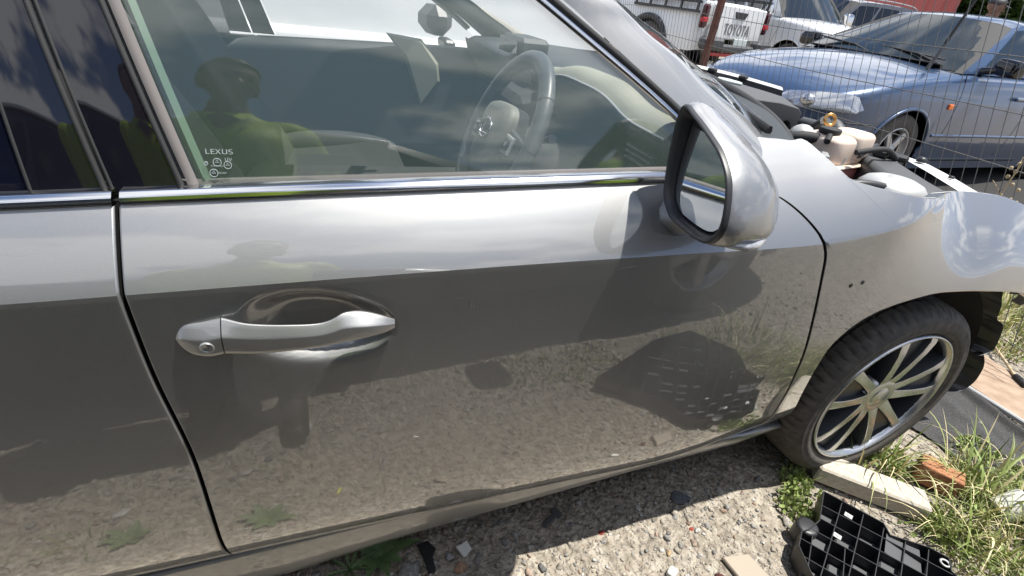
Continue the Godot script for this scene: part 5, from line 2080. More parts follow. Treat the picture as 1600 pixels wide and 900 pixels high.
func grass() -> void:
	# clumps: x, z, spread, tallest, blades, share of dry blades
	var cl := [[0.13, -0.02, 0.09, 0.20, 120, 0.35], [0.22, -0.03, 0.07, 0.22, 90, 0.6], [0.16, 0.20, 0.06, 0.18, 90, 0.5], [0.37, 0.17, 0.06, 0.24, 90, 0.55], [0.14, 0.22, 0.07, 0.16, 160, 0.3], [0.40, 0.10, 0.08, 0.24, 110, 0.4], [0.47, 0.16, 0.10, 0.25, 150, 0.35], [0.30, 0.27, 0.12, 0.22, 260, 0.45], [0.46, 0.30, 0.12, 0.22, 260, 0.4], [0.16, 0.34, 0.12, 0.20, 240, 0.4], [-0.17, -0.03, 0.04, 0.12, 40, 0.1], [-0.24, 0.04, 0.05, 0.06, 80, 0.2], [0.62, 0.20, 0.10, 0.22, 120, 0.5], [0.60, 0.02, 0.06, 0.14, 40, 0.4], [0.30, 0.42, 0.18, 0.20, 320, 0.4], [0.05, 0.55, 0.16, 0.16, 320, 0.45], [-0.10, 0.70, 0.16, 0.14, 320, 0.45], [-0.28, 0.62, 0.12, 0.09, 220, 0.4], [-0.55, 0.72, 0.14, 0.06, 240, 0.3], [-0.80, 0.74, 0.12, 0.05, 160, 0.3], [0.25, 0.70, 0.2, 0.20, 320, 0.45],
		[1.55, -0.62, 0.14, 0.26, 320, 0.55], [1.75, -0.52, 0.16, 0.28, 340, 0.3], [1.95, -0.70, 0.18, 0.30, 360, 0.3], [1.62, -0.85, 0.16, 0.26, 320, 0.5], [2.2, -0.55, 0.22, 0.30, 340, 0.25], [1.50, -0.38, 0.10, 0.12, 260, 0.9], [1.72, -0.28, 0.14, 0.16, 260, 0.8], [2.1, -0.95, 0.22, 0.28, 300, 0.4], [-1.60, 0.40, 0.05, 0.07, 50, 0.3], [-2.0, 0.22, 0.05, 0.10, 40, 0.4]]
	var bm := [blade_mesh(0.3, 0.020), blade_mesh(0.9, 0.018), blade_mesh(1.7, 0.016)]
	var put := [[], [], []]
	for c in cl:
		for i in int(c[4] * 0.72):
			var a := rr(0, TAU)
			var r: float = c[2] * sqrt(rng.randf())
			var x: float = c[0] + cos(a) * r
			var z: float = c[1] + sin(a) * r
			var h: float = c[3] * (0.22 + 0.90 * pow(rng.randf(), 1.7))
			var out := atan2(cos(a), sin(a)) + rr(-0.9, 0.9)
			var b := Basis(Vector3.UP, out) * Basis(Vector3.RIGHT, rr(0.0, 0.55))
			var wd := h * rr(0.9, 1.9) * (1.0 if h > 0.12 else 1.4)
			b = b * Basis.from_scale(Vector3(wd, h, h))
			var dry: bool = rng.randf() < c[5]
			var g := rr(0.7, 1.25)
			var col := Color(0.56 * g, 0.48 * g, 0.28 * g) if dry else Color(0.17 * g, 0.235 * g, 0.06 * g).lerp(Color(0.34 * g, 0.35 * g, 0.12 * g), rng.randf() * 0.7)
			put[rng.randi() % 3].append([Transform3D(b, on_ground(x, z, -0.004)), col])
	var root := Node3D.new()
	root.name = numbered("grass")
	add_child(root)
	tag(root, "rough green and straw coloured grass in clumps round the wheel and fence", "grass", "", "stuff")
	for k in 3:
		var mm := MultiMesh.new()
		mm.transform_format = MultiMesh.TRANSFORM_3D
		mm.use_colors = true
		mm.mesh = bm[k]
		mm.instance_count = put[k].size()
		for i in put[k].size():
			mm.set_instance_transform(i, put[k][i][0])
			mm.set_instance_color(i, put[k][i][1])
		var o := MultiMeshInstance3D.new()
		o.name = "blades" if k == 0 else "blades_%03d" % k
		o.multimesh = mm
		o.material_override = M.blade
		o.set_meta("kind", "stuff")
		root.add_child(o)
	# small round leaves creeping between the blades
	var lm := MultiMesh.new()
	lm.transform_format = MultiMesh.TRANSFORM_3D
	lm.use_colors = true
	lm.mesh = leaf_mesh(0.014, 0.0045, 0.003)
	var n := 5200
	lm.instance_count = n
	for i in n:
		var c: Array = cl[rng.randi() % 28]
		if i < 140:
			c = [[-0.22, 0.045, 0.06], [-0.27, 0.085, 0.04], [0.13, 0.0, 0.10], [0.10, 0.20, 0.08], [-0.15, 0.03, 0.04]][i % 5]
		var a := rr(0, TAU)
		var r: float = c[2] * sqrt(rng.randf()) * 1.1
		var x: float = c[0] + cos(a) * r
		var z: float = c[1] + sin(a) * r
		lm.set_instance_transform(i, Transform3D(Basis.from_euler(Vector3(rr(-1.4, 0.2), rr(0, TAU), rr(-0.5, 0.5))).scaled(Vector3.ONE * rr(0.6, 1.5)), on_ground(x, z, rr(0.0, 0.03))))
		var g := rr(0.7, 1.3)
		lm.set_instance_color(i, Color(0.22 * g, 0.28 * g, 0.085 * g))
	var lo := MultiMeshInstance3D.new()
	lo.name = numbered("ground_cover")
	lo.multimesh = lm
	lo.material_override = M.blade
	add_child(lo)
	tag(lo, "low creeping small-leaved weeds between the grass clumps", "weeds", "", "stuff")
# ------------------------------------------------------------------ other vehicles
# Local axes: +x to the nose, front axle at x = 0, y up. P.near is the side (+1 / -1 along local z) that carries fine detail.
func v_half(P: Dictionary, x: float) -> float:
	var mid: float = (P.nose + P.tail) / 2
	var f: float = absf(x - mid) / ((P.nose - P.tail) / 2)
	return P.hw * pow(maxf(1.0 - pow(f, P.get("round", 9.0)), 0.0), 0.28)

func v_top(P: Dictionary, x: float) -> float:
	return ci(P.dx, P.dy, x)

func v_side(P: Dictionary, x: float, y: float) -> float:
	var k: float = (y - 0.60) / 0.45
	return v_half(P, x) - 0.05 * k * k - (0.02 if y < 0.36 else 0.0)

func v_shell(P: Dictionary, root: Node3D) -> void:
	var rows := []
	var n := 190
	var mid: float = (P.nose + P.tail) / 2
	var half: float = (P.nose - P.tail) / 2
	for i in n + 1:
		var u := -cos(PI * i / n)
		u = lerpf(u, 2.0 * i / n - 1.0, 0.72)
		var x := mid + half * u * 0.9999
		var top := v_top(P, x)
		var bot: float = P.sill
		if i < 8 or i > n - 8:
			bot += 0.05 * (1.0 - float(mini(i, n - i)) / 8.0)
		for ax in [0.0, -P.wb]:
			var d: float = absf(x - ax)
			if d < P.arch:
				bot = maxf(bot, P.wr + sqrt(P.arch * P.arch - d * d) * 0.97)
		var row := PackedVector3Array()
		var sec := []
		var sh: float = top - 0.07
		for k in 11:
			var y := lerpf(bot, sh, k / 10.0)
			sec.append(Vector2(v_side(P, x, y), y))
		var zs: float = sec[10].x
		var rnd: float = P.get("shoulder", 0.10)
		sec.append(Vector2(zs - 0.010, top - 0.040))
		sec.append(Vector2(zs - 0.35 * rnd, top - 0.014))
		sec.append(Vector2(zs - rnd, top))
		sec.append(Vector2(maxf(zs - rnd, 0) * 0.66, top + P.get("crown", 0.03) * 0.6))
		sec.append(Vector2(maxf(zs - rnd, 0) * 0.33, top + P.get("crown", 0.03) * 0.95))
		for s in sec:
			row.append(Vector3(x, s.y, maxf(s.x, 0.0)))
		row.append(Vector3(x, top + P.get("crown", 0.03), 0))
		sec.reverse()
		for s in sec:
			row.append(Vector3(x, s.y, -maxf(s.x, 0.0)))
		rows.append(row)
	var mb := MB.new()
	mb.grid(rows, false)
	part("body_shell", mb, P.paint, root)
	# dark underbody and wheel houses
	mb = MB.new()
	mb.box(Vector3(-P.wb / 2, P.sill + 0.10, 0), Vector3(P.wb * 1.35, 0.16, P.hw * 1.72))
	mb.box(Vector3(-P.wb / 2, P.sill + 0.35, 0), Vector3(P.wb * 1.5, 0.45, P.hw * 1.0))
	part("underbody", mb, M.dark, root)
	for ax in [0.0, -P.wb]:
		for s in [-1, 1]:
			var lip := PackedVector3Array()
			for k in 33:
				var a := lerpf(0.0, PI, k / 32.0)
				var x: float = ax + cos(a) * P.arch
				var y: float = P.wr + sin(a) * P.arch * 0.97
				lip.append(Vector3(x, y, s * (v_side(P, x, y) + 0.002)))
			mb = MB.new()
			mb.tube(lip, P.get("flare", 0.012), 6)
			part("wheel_arch", mb, P.get("flare_mat", P.paint), root)
			v_wheel(P, root, Vector3(ax, P.wr, s * (P.hw - 0.03)), s, s == P.near)

func v_wheel(P: Dictionary, root: Node3D, at: Vector3, out: int, fine: bool) -> void:
	var w := Node3D.new()
	var nm := "wheel"
	var q := 0
	while root.has_node(NodePath(nm)):
		q += 1
		nm = "wheel_%03d" % q
	w.name = nm
	root.add_child(w)
	w.position = at
	var R: float = P.wr
	var r: float = P.get("rim", R * 0.64)
	var ax := Transform3D(Basis(Vector3.RIGHT, PI / 2 * out), Vector3.ZERO)
	var mb := MB.new()
	mb.lathe(V2([r, -0.01, r * 1.03, 0.004, lerpf(r, R, 0.45), 0.012, lerpf(r, R, 0.85), 0.004, R * 0.985, -0.02, R, -0.05, R, -0.16, R * 0.97, -0.20, r, -0.21]), ax, 40)
	part("tyre", mb, M.tyre, w)
	mb = MB.new()
	mb.lathe(V2([r * 1.01, 0.0, r * 0.97, 0.006, r * 0.93, -0.002, r * 0.90, -0.06, 0.0, -0.065]), ax, 40)
	part("rim", mb, P.get("rim_mat", M.silver_wheel), w)
	if not fine:
		return
	mb = MB.new()
	mb.lathe(V2([r * 0.90, -0.055, 0.0, -0.056]), ax, 24)
	part("brake", mb, M.dark, w)
	for k in 5:
		var a := TAU * k / 5 + 0.3
		mb = MB.new()
		var xf := Transform3D(ax.basis * Basis(Vector3.UP, a) * Basis(Vector3.RIGHT, -PI / 2), Vector3.ZERO)
		mb.prism(V2([r * 0.08, -0.032, r * 0.94, -0.024, r * 0.94, 0.024, r * 0.08, 0.032]), -0.03, -0.006, xf, 0.006)
		part("spoke", mb, P.get("rim_mat", M.silver_wheel), w)
	mb = MB.new()
	mb.lathe(V2([0.055, -0.02, 0.05, -0.002, 0.03, 0.002, 0.0, 0.002]), ax, 20)
	part("hub_cap", mb, P.get("rim_mat", M.silver_wheel), w)

# point on the cabin: u along from windscreen edge (0) to rear edge (1), t up from belt (0) to roof (1)
func v_cab(P: Dictionary, u: float, t: float, s: float) -> Vector3:
	var x0: float = lerpf(P.wb_x, P.wt_x, t)
	var x1: float = lerpf(P.rb_x, P.rt_x, t)
	var x := lerpf(x0, x1, u)
	var yb := v_top(P, x) - 0.005
	var yt: float = P.roof - 0.05 * pow(absf(2 * u - 1), 4) - P.get("roof_drop", 0.0) * u
	var z: float = lerpf(P.hw - 0.075, P.rhw, t * (0.85 + 0.15 * t))
	return Vector3(x, lerpf(yb, yt, t), s * z)

func v_cabin(P: Dictionary, root: Node3D) -> void:
	var mb := MB.new()
	for s in [-1, 1]:
		var rows := []
		for i in 25:
			var row := PackedVector3Array()
			for j in 9:
				row.append(v_cab(P, i / 24.0, j / 8.0, s))
			rows.append(row)
		mb.grid(rows, s < 0)
	# roof
	var rr2 := []
	for i in 19:
		var row := PackedVector3Array()
		var a := v_cab(P, i / 18.0, 1.0, 1)
		var b := v_cab(P, i / 18.0, 1.0, -1)
		for j in 13:
			var f := j / 12.0
			var e := 4 * f * (1 - f)
			row.append(a.lerp(b, f) + Vector3(0.10 * e * (1.0 - 2.0 * i / 18.0), 0.05 * pow(e, 0.6), 0))
		rr2.append(row)
	mb.grid(rr2, false)
	part("cabin_shell", mb, P.paint, root)
	# windscreen and rear window
	for e in 2:
		var u := float(e)
		var rows := []
		var base := []
		for i in 9:
			var t := i / 8.0
			var a := v_cab(P, u, t, 1)
			var b := v_cab(P, u, t, -1)
			var row := PackedVector3Array()
			var row2 := PackedVector3Array()
			for j in 17:
				var f := j / 16.0
				var g := lerpf(0.035, 0.965, f)
				var bow := 4 * f * (1 - f) * (0.16 if e == 0 else -0.10) * (1.0 - 0.35 * t)
				row.append(a.lerp(b, g) + Vector3(bow + (0.004 if e == 0 else -0.004), 0.05 * pow(4 * f * (1 - f), 0.6) * t + 0.012 * (1 - t), 0))
				var f2 := 4 * f * (1 - f)
				row2.append(a.lerp(b, f) + Vector3(f2 * (0.16 if e == 0 else -0.10) * (1.0 - 0.35 * t) - (0.006 if e == 0 else -0.006), 0.05 * pow(f2, 0.6) * t, 0))
			rows.append(row)
			base.append(row2)
		var gm := MB.new()
		gm.grid(base, e == 1)
		part("screen_surround", gm, M.rubber, root)
		gm = MB.new()
		var cut := []
		for i in range(0, 9):
			cut.append(rows[i])
		gm.grid(cut, e == 1)
		part("windscreen" if e == 0 else "rear_window", gm, P.glass, root)
	# side panes a few millimetres proud of the frames
	for s in [-1, 1]:
		for w in P.panes:
			var rows := []
			for i in 9:
				var row := PackedVector3Array()
				for j in 7:
					var t := lerpf(w[2], w[3], j / 6.0)
					var u0: float = w[0]
					var u1: float = w[1]
					row.append(v_cab(P, lerpf(u0, u1, i / 8.0), t, s) + Vector3(0, 0, s * 0.004))
				rows.append(row)
			var gm := MB.new()
			gm.grid(rows, s < 0)
			part("side_window", gm, P.glass, root)
			if s == P.near and P.has("trim"):
				var edge := PackedVector3Array()
				for i in 13:
					edge.append(v_cab(P, lerpf(w[0] - 0.012, w[1] + 0.012, i / 12.0), w[2] - 0.03, s) + Vector3(0, 0, s * 0.006))
				gm = MB.new()
				gm.tube(edge, 0.008, 5)
				part("window_trim", gm, P.trim, root)

func v_strip(P: Dictionary, root: Node3D, called: String, pts: Array, r: float, m: Material, off := 0.001) -> void:
	# a thin strip along the near side through (x, y) pairs
	var a := PackedVector3Array()
	for k in range(0, pts.size() - 2, 2):
		for i in 8:
			var f := i / 8.0
			var x := lerpf(pts[k], pts[k + 2], f)
			var y := lerpf(pts[k + 1], pts[k + 3], f)
			a.append(Vector3(x, y, P.near * (v_side(P, x, y) + off)))
	var mb := MB.new()
	mb.tube(a, r, 5)
	part(called, mb, m, root)

func blue_sedan() -> void:
	var P := {"nose": 0.93, "tail": -3.85, "wb": 2.67, "hw": 0.885, "sill": 0.15, "wr": 0.31, "arch": 0.365, "near": -1,
		"dx": [-3.86, -3.7, -3.0, -2.0, -0.9, -0.5, 0.1, 0.5, 0.78, 0.90, 0.935], "dy": [0.78, 0.96, 1.0, 0.985, 0.965, 0.955, 0.885, 0.80, 0.71, 0.63, 0.56],
		"wb_x": -0.50, "wt_x": -1.32, "rb_x": -3.15, "rt_x": -2.55, "roof": 1.385, "rhw": 0.575, "paint": M.blue_paint, "glass": M.blue_glass, "trim": M.chrome,
		"panes": [[0.085, 0.44, 0.10, 0.90], [0.47, 0.83, 0.10, 0.90]], "round": 8.0, "crown": 0.045, "shoulder": 0.16, "flare": 0.014}
	var o := thing("blue_sedan", "light blue metallic sedan parked nose-on beyond the wire fence", "car", Vector3(2.98, 0.07, -3.22), PI + 0.068)
	v_shell(P, o)
	v_cabin(P, o)
	# headlamps: clear cover over a bright bowl
	for s in [-1, 1]:
		var rows := []
		var rows2 := []
		for i in 13:
			var f := i / 12.0
			var z: float = lerpf(0.36, 0.83, f)
			var x := 0.965 - 0.33 * pow(f, 2.4)
			var row := PackedVector3Array()
			var row2 := PackedVector3Array()
			for j in 7:
				var t := j / 6.0
				var yb := lerpf(0.575, 0.60, f)
				var yt := lerpf(0.665, 0.735, pow(f, 0.7))
				if f > 0.9:
					yt = lerpf(yt, yb + 0.03, (f - 0.9) / 0.1)
				var y := lerpf(yb, yt, t)
				row.append(Vector3(x - 0.07 * t * t + 0.022, y, s * (z * 1.02 + 0.022)))
				row2.append(Vector3(x - 0.07 * t * t + 0.004, y, s * (z * 1.02 + 0.008)))
			rows.append(row)
			rows2.append(row2)
		var mb := MB.new()
		mb.grid(rows2, s > 0)
		mb.ball(Vector3(0.90, 0.640, s * 0.60), Vector3(0.05, 0.05, 0.06))
		part("headlamp", mb, M.lamp_bowl, o)
		mb = MB.new()
		mb.grid(rows, s > 0)
		part("headlamp_cover", mb, M.pane, o)
	var mb := MB.new()
	mb.box(Vector3(0.915, 0.60, 0), Vector3(0.04, 0.08, 0.62), Basis.IDENTITY, 0.015)
	part("grille", mb, M.dark, o)
	v_strip(P, o, "bumper_line", [0.86, 0.50, 0.62, 0.515, 0.37, 0.52], 0.006, M.dark)
	v_strip(P, o, "bumper_moulding", [0.90, 0.46, 0.62, 0.465, 0.40, 0.468], 0.018, M.blue_paint)
	# door cuts, side moulding, indicator repeater, handle
	v_strip(P, o, "door_cut", [-0.50, 0.945, -0.53, 0.80, -0.54, 0.55, -0.52, 0.30, -0.48, 0.22], 0.004, M.dark, -0.002)
	v_strip(P, o, "door_cut", [-1.62, 0.96, -1.64, 0.60, -1.62, 0.24], 0.004, M.dark, -0.002)
	v_strip(P, o, "door_cut", [-2.55, 0.98, -2.50, 0.75, -2.35, 0.60], 0.004, M.dark, -0.002)
	v_strip(P, o, "side_moulding", [-0.40, 0.46, -1.2, 0.465, -2.2, 0.47], 0.014, M.blue_paint, -0.003)
	v_strip(P, o, "sill_strip", [-0.42, 0.245, -1.2, 0.245, -2.2, 0.245], 0.022, M.blue_dark, -0.006)
	mb = MB.new()
	var zi := -v_side(P, -0.45, 0.70)
	mb.box(Vector3(-0.45, 0.70, zi - 0.005), Vector3(0.06, 0.042, 0.016), Basis.IDENTITY, 0.005)
	var rep := part("side_repeater", mb, M.orange, o)
	mb = MB.new()
	mb.box(Vector3(-1.42, 0.80, -v_side(P, -1.42, 0.80) - 0.02), Vector3(0.17, 0.035, 0.025), Basis.IDENTITY, 0.01)
	part("door_handle", mb, M.blue_paint, o)
	# black door mirrors
	for s in [-1, 1]:
		mb = MB.new()
		mb.soft(Vector3(-0.80, 1.035, s * 0.97), Vector3(0.13, 0.135, 0.215), Basis(Vector3.UP, s * 0.2) * Basis(Vector3.RIGHT, s * 0.08), 0.5)
		mb.tube(PackedVector3Array([Vector3(-0.76, 0.985, s * 0.80), Vector3(-0.78, 1.01, s * 0.90)]), 0.032, 8)
		part("door_mirror", mb, M.gloss_black, o)
	# wipers along the scuttle
	mb = MB.new()
	mb.box(Vector3(-0.44, 0.992, 0), Vector3(0.10, 0.012, 1.30), Basis(Vector3.BACK, 0.12), 0.004)
	part("scuttle_panel", mb, M.rubber, o)
	for k in 2:
		mb = MB.new()
		var z0 := -0.50 + 0.62 * k
		mb.tube(PackedVector3Array([Vector3(-0.42, 1.0, z0 - 0.12), Vector3(-0.50, 1.045, z0 + 0.10), Vector3(-0.56, 1.07, z0 + 0.5)]), 0.010, 6)
		mb.tube(PackedVector3Array([Vector3(-0.49, 1.03, z0 - 0.14), Vector3(-0.585, 1.075, z0 + 0.56)]), 0.007, 5)
		part("wiper", mb, M.rubber, o)
	# aerial sprung from the near front wing
	mb = MB.new()
	var ab := Vector3(-0.20, 0.945, -0.70)
	mb.tube(PackedVector3Array([ab, ab + Vector3(-0.028, 0.10, -0.01), ab + Vector3(-0.055, 0.20, -0.01)]), PackedFloat32Array([0.016, 0.013, 0.009]), 8)
	var mast := part("aerial", mb, M.grey_plastic, o)
	mb = MB.new()
	mb.tube(PackedVector3Array([ab + Vector3(-0.055, 0.20, -0.01), ab + Vector3(-0.26, 0.92, -0.02), ab + Vector3(-0.35, 1.22, -0.03)]), PackedFloat32Array([0.012, 0.010, 0.007]), 6)
	part("aerial_whip", mb, M.rubber, mast)
	# dim cabin shapes behind the glass
	for z in [-0.36, 0.36]:
		mb = MB.new()
		mb.box(Vector3(-1.75, 0.98, z), Vector3(0.16, 0.55, 0.46), Basis(Vector3.BACK, 0.2), 0.06)
		mb.box(Vector3(-1.86, 1.22, z), Vector3(0.09, 0.15, 0.24), Basis.IDENTITY, 0.04)
		part("front_seat", mb, M.seat_grey, o)
	mb = MB.new()
	mb.box(Vector3(-0.78, 0.94, 0), Vector3(0.40, 0.12, 1.32), Basis.IDENTITY, 0.05)
	var ring := PackedVector3Array()
	for k in 33:
		var a := TAU * k / 32
		ring.append(Vector3(-1.08 + 0.07 * sin(a), 1.02 + sin(a) * 0.17, 0.36 + cos(a) * 0.18))
	mb.tube(ring, 0.014, 6, false)
	part("dashboard", mb, M.dash_dark, o)

func white_pickup() -> void:
	# seen from behind its left rear corner
	var P := {"nose": 0.90, "tail": -4.22, "wb": 3.08, "hw": 0.90, "sill": 0.42, "wr": 0.385, "arch": 0.47, "near": -1,
		"dx": [-4.23, -4.15, -2.6, -0.9, -0.3, 0.5, 0.85, 0.91], "dy": [1.14, 1.17, 1.17, 1.20, 1.19, 1.10, 0.98, 0.85],
		"wb_x": -0.50, "wt_x": -1.20, "rb_x": -2.62, "rt_x": -2.42, "roof": 1.80, "rhw": 0.66, "paint": M.white_paint, "glass": M.dark_glass,
		"panes": [[0.10, 0.48, 0.08, 0.88], [0.52, 0.90, 0.08, 0.88]], "round": 26.0, "crown": 0.01, "shoulder": 0.05, "flare": 0.055, "flare_mat": M.black_plastic}
	var o := thing("white_pickup", "white pickup with black load rack and lettered tailgate, seen from behind", "pickup truck", Vector3(4.22, 0.22, -11.40), 0.0)
	o.rotation.y = 1.81
	v_shell(P, o)
	v_cabin(P, o)
	var mb := MB.new()
	# tailgate skin with recessed handle and raised letters
	var gx := -4.245
	mb.box(Vector3(gx, 0.90, 0), Vector3(0.05, 0.50, 1.40), Basis.IDENTITY, 0.02)
	var tg := part("tailgate", mb, M.white_paint, o)
	mb = MB.new()
	mb.prism(V2([-0.17, 1.10, 0.17, 1.10, 0.12, 1.0, -0.12, 1.0]), 0.0, 0.015, Transform3D(Basis(Vector3(0, 0, 1), Vector3.UP, Vector3(-1, 0, 0)), Vector3(gx - 0.024, -0.03, 0)), 0.004)
	part("tailgate_handle", mb, M.black_plastic, tg)
	var t := TextMesh.new()
	t.text = "TOYOTA"
	t.font_size = 48
	t.pixel_size = 0.185 / 48.0
	t.depth = 0.008
	var sf := SystemFont.new()
	sf.font_names = PackedStringArray(["Droid Sans"])
	sf.font_weight = 700
	t.font = sf
	var tx := part("raised_letters", t, M.letter_grey, tg)
	tx.position = Vector3(gx - 0.027, 0.80, 0.0)
	tx.rotation.y = -PI / 2
	tx.scale = Vector3(0.98, 1.25, 1)
	for s in [-1, 1]:
		mb = MB.new()
		mb.box(Vector3(-4.20, 0.95, s * 0.83), Vector3(0.10, 0.34, 0.13), Basis.IDENTITY, 0.03)
		var tl := part("tail_lamp", mb, M.dark_lamp, o)
		mb = MB.new()
		mb.box(Vector3(-4.215, 0.90, s * 0.832), Vector3(0.085, 0.09, 0.135), Basis.IDENTITY, 0.02)
		part("stop_lens", mb, M.red_lamp, tl)
		mb = MB.new()
		mb.box(Vector3(-4.36, 0.58, s * 0.68), Vector3(0.20, 0.20, 0.46), Basis(Vector3.UP, s * 0.12), 0.05)
		part("bumper_end", mb, M.grey_plastic, o)
	mb = MB.new()
	mb.box(Vector3(-4.33, 0.52, 0), Vector3(0.16, 0.12, 0.92), Basis.IDENTITY, 0.03)
	part("bumper_step", mb, M.grey_plastic, o)
	mb = MB.new()
	mb.box(Vector3(-4.30, 0.62, 0.15), Vector3(0.02, 0.11, 0.36), Basis.IDENTITY, 0.004)
	part("number_plate", mb, M.print, o)
	mb = MB.new()
	mb.box(Vector3(-4.30, 0.42, -0.2), Vector3(0.08, 0.06, 0.9), Basis.IDENTITY, 0.01)
	part("tow_bar", mb, M.red_lamp, o)
	# black rack over the tray: uprights, rails and cross bars
	for s in [-1, 1]:
		for y in [1.0, 1.14, 1.28, 1.42]:
			mb = MB.new()
			mb.box(Vector3(-3.40, y, s * 0.915), Vector3(1.5, 0.045, 0.045), Basis.IDENTITY, 0.008)
			part("rack_rail", mb, M.black_plastic, o)
		for x in [-2.70, -3.05, -3.40, -3.75, -4.10]:
			mb = MB.new()
			mb.box(Vector3(x, 1.21, s * 0.925), Vector3(0.04, 0.46, 0.04), Basis.IDENTITY, 0.008)
			part("rack_upright", mb, M.black_plastic, o)
	for x in [-2.70, -3.40, -4.10]:
		mb = MB.new()
		mb.box(Vector3(x, 1.43, 0), Vector3(0.045, 0.045, 1.82), Basis.IDENTITY, 0.008)
		part("rack_bar", mb, M.black_plastic, o)

func white_cab() -> void:
	var P := {"nose": 0.90, "tail": -3.9, "wb": 2.85, "hw": 0.88, "sill": 0.38, "wr": 0.36, "arch": 0.43, "near": 1,
		"dx": [-3.95, -3.8, -2.6, -0.9, -0.3, 0.4, 0.8, 0.91], "dy": [1.0, 1.12, 1.13, 1.12, 1.10, 1.03, 0.93, 0.80],
		"wb_x": -0.42, "wt_x": -1.05, "rb_x": -3.6, "rt_x": -3.3, "roof": 1.74, "rhw": 0.66, "paint": M.white_paint, "glass": M.pale_glass,
		"panes": [[0.06, 0.30, 0.08, 0.88], [0.33, 0.62, 0.08, 0.88], [0.65, 0.94, 0.08, 0.88]], "round": 12.0, "crown": 0.04, "shoulder": 0.10, "flare": 0.016}
	var o := thing("white_van", "white van with chrome door mirror facing right beside the pickup tailgate", "van", Vector3(7.35, 0.22, -7.3), 0.0)
	o.rotation.y = -1.57
	v_shell(P, o)
	v_cabin(P, o)
	for s in [-1, 1]:
		var mb := MB.new()
		mb.soft(Vector3(-0.62, 1.20, s * 1.02), Vector3(0.15, 0.25, 0.20), Basis.IDENTITY, 0.5)
		part("door_mirror", mb, M.chrome, o)
		mb = MB.new()
		mb.box(Vector3(0.80, 0.82, s * 0.62), Vector3(0.20, 0.18, 0.34), Basis(Vector3.UP, s * 0.4), 0.05)
		part("headlamp", mb, M.lamp_bowl, o)
	v_strip(P, o, "door_cut", [-0.35, 1.08, -0.42, 0.7, -0.45, 0.42], 0.005, M.dark, -0.002)
	v_strip(P, o, "door_cut", [-1.40, 1.10, -1.42, 0.7, -1.40, 0.42], 0.005, M.dark, -0.002)
	var mb := MB.new()
	mb.box(Vector3(-1.15, 0.98, v_side(P, -1.15, 0.98) + 0.02), Vector3(0.18, 0.04, 0.03), Basis.IDENTITY, 0.01)
	part("door_handle", mb, M.black_plastic, o)
	for k in 2:
		mb = MB.new()
		mb.tube(PackedVector3Array([Vector3(-0.40, 1.14, -0.4 + 0.6 * k), Vector3(-0.52, 1.22, 0.1 + 0.6 * k)]), 0.012, 5)
		part("wiper", mb, M.rubber, o)

func grey_wagon() -> void:
	var P := {"nose": 0.9, "tail": -3.75, "wb": 2.7, "hw": 0.90, "sill": 0.25, "wr": 0.34, "arch": 0.40, "near": -1,
		"dx": [-3.8, -3.65, -2.6, -0.9, -0.4, 0.3, 0.75, 0.91], "dy": [0.95, 1.08, 1.07, 1.03, 1.01, 0.93, 0.82, 0.70],
		"wb_x": -0.45, "wt_x": -1.25, "rb_x": -3.72, "rt_x": -3.35, "roof": 1.62, "rhw": 0.64, "paint": M.grey_paint, "glass": M.dark_glass, "trim": M.chrome,
		"panes": [[0.06, 0.33, 0.10, 0.86], [0.36, 0.62, 0.10, 0.86], [0.65, 0.93, 0.10, 0.80]], "round": 9.0, "crown": 0.04, "shoulder": 0.12, "flare": 0.014}
	var o := thing("grey_wagon", "dark grey wagon with roof rails half hidden behind the blue sedan", "car", Vector3(9.7, 0.32, -10.7), PI - 0.05)
	v_shell(P, o)
	v_cabin(P, o)
	for s in [-1, 1]:
		var mb := MB.new()
		mb.tube(spline(V3([-1.35, 1.62, s * 0.60, -1.5, 1.68, s * 0.60, -2.3, 1.70, s * 0.60, -3.0, 1.67, s * 0.60, -3.2, 1.60, s * 0.60]), 4), 0.016, 6)
		part("roof_rail", mb, M.silver_plastic, o)
		mb = MB.new()
		mb.box(Vector3(-0.75, 1.12, s * 0.98), Vector3(0.12, 0.14, 0.19), Basis.IDENTITY, 0.04)
		part("door_mirror", mb, P.paint, o)

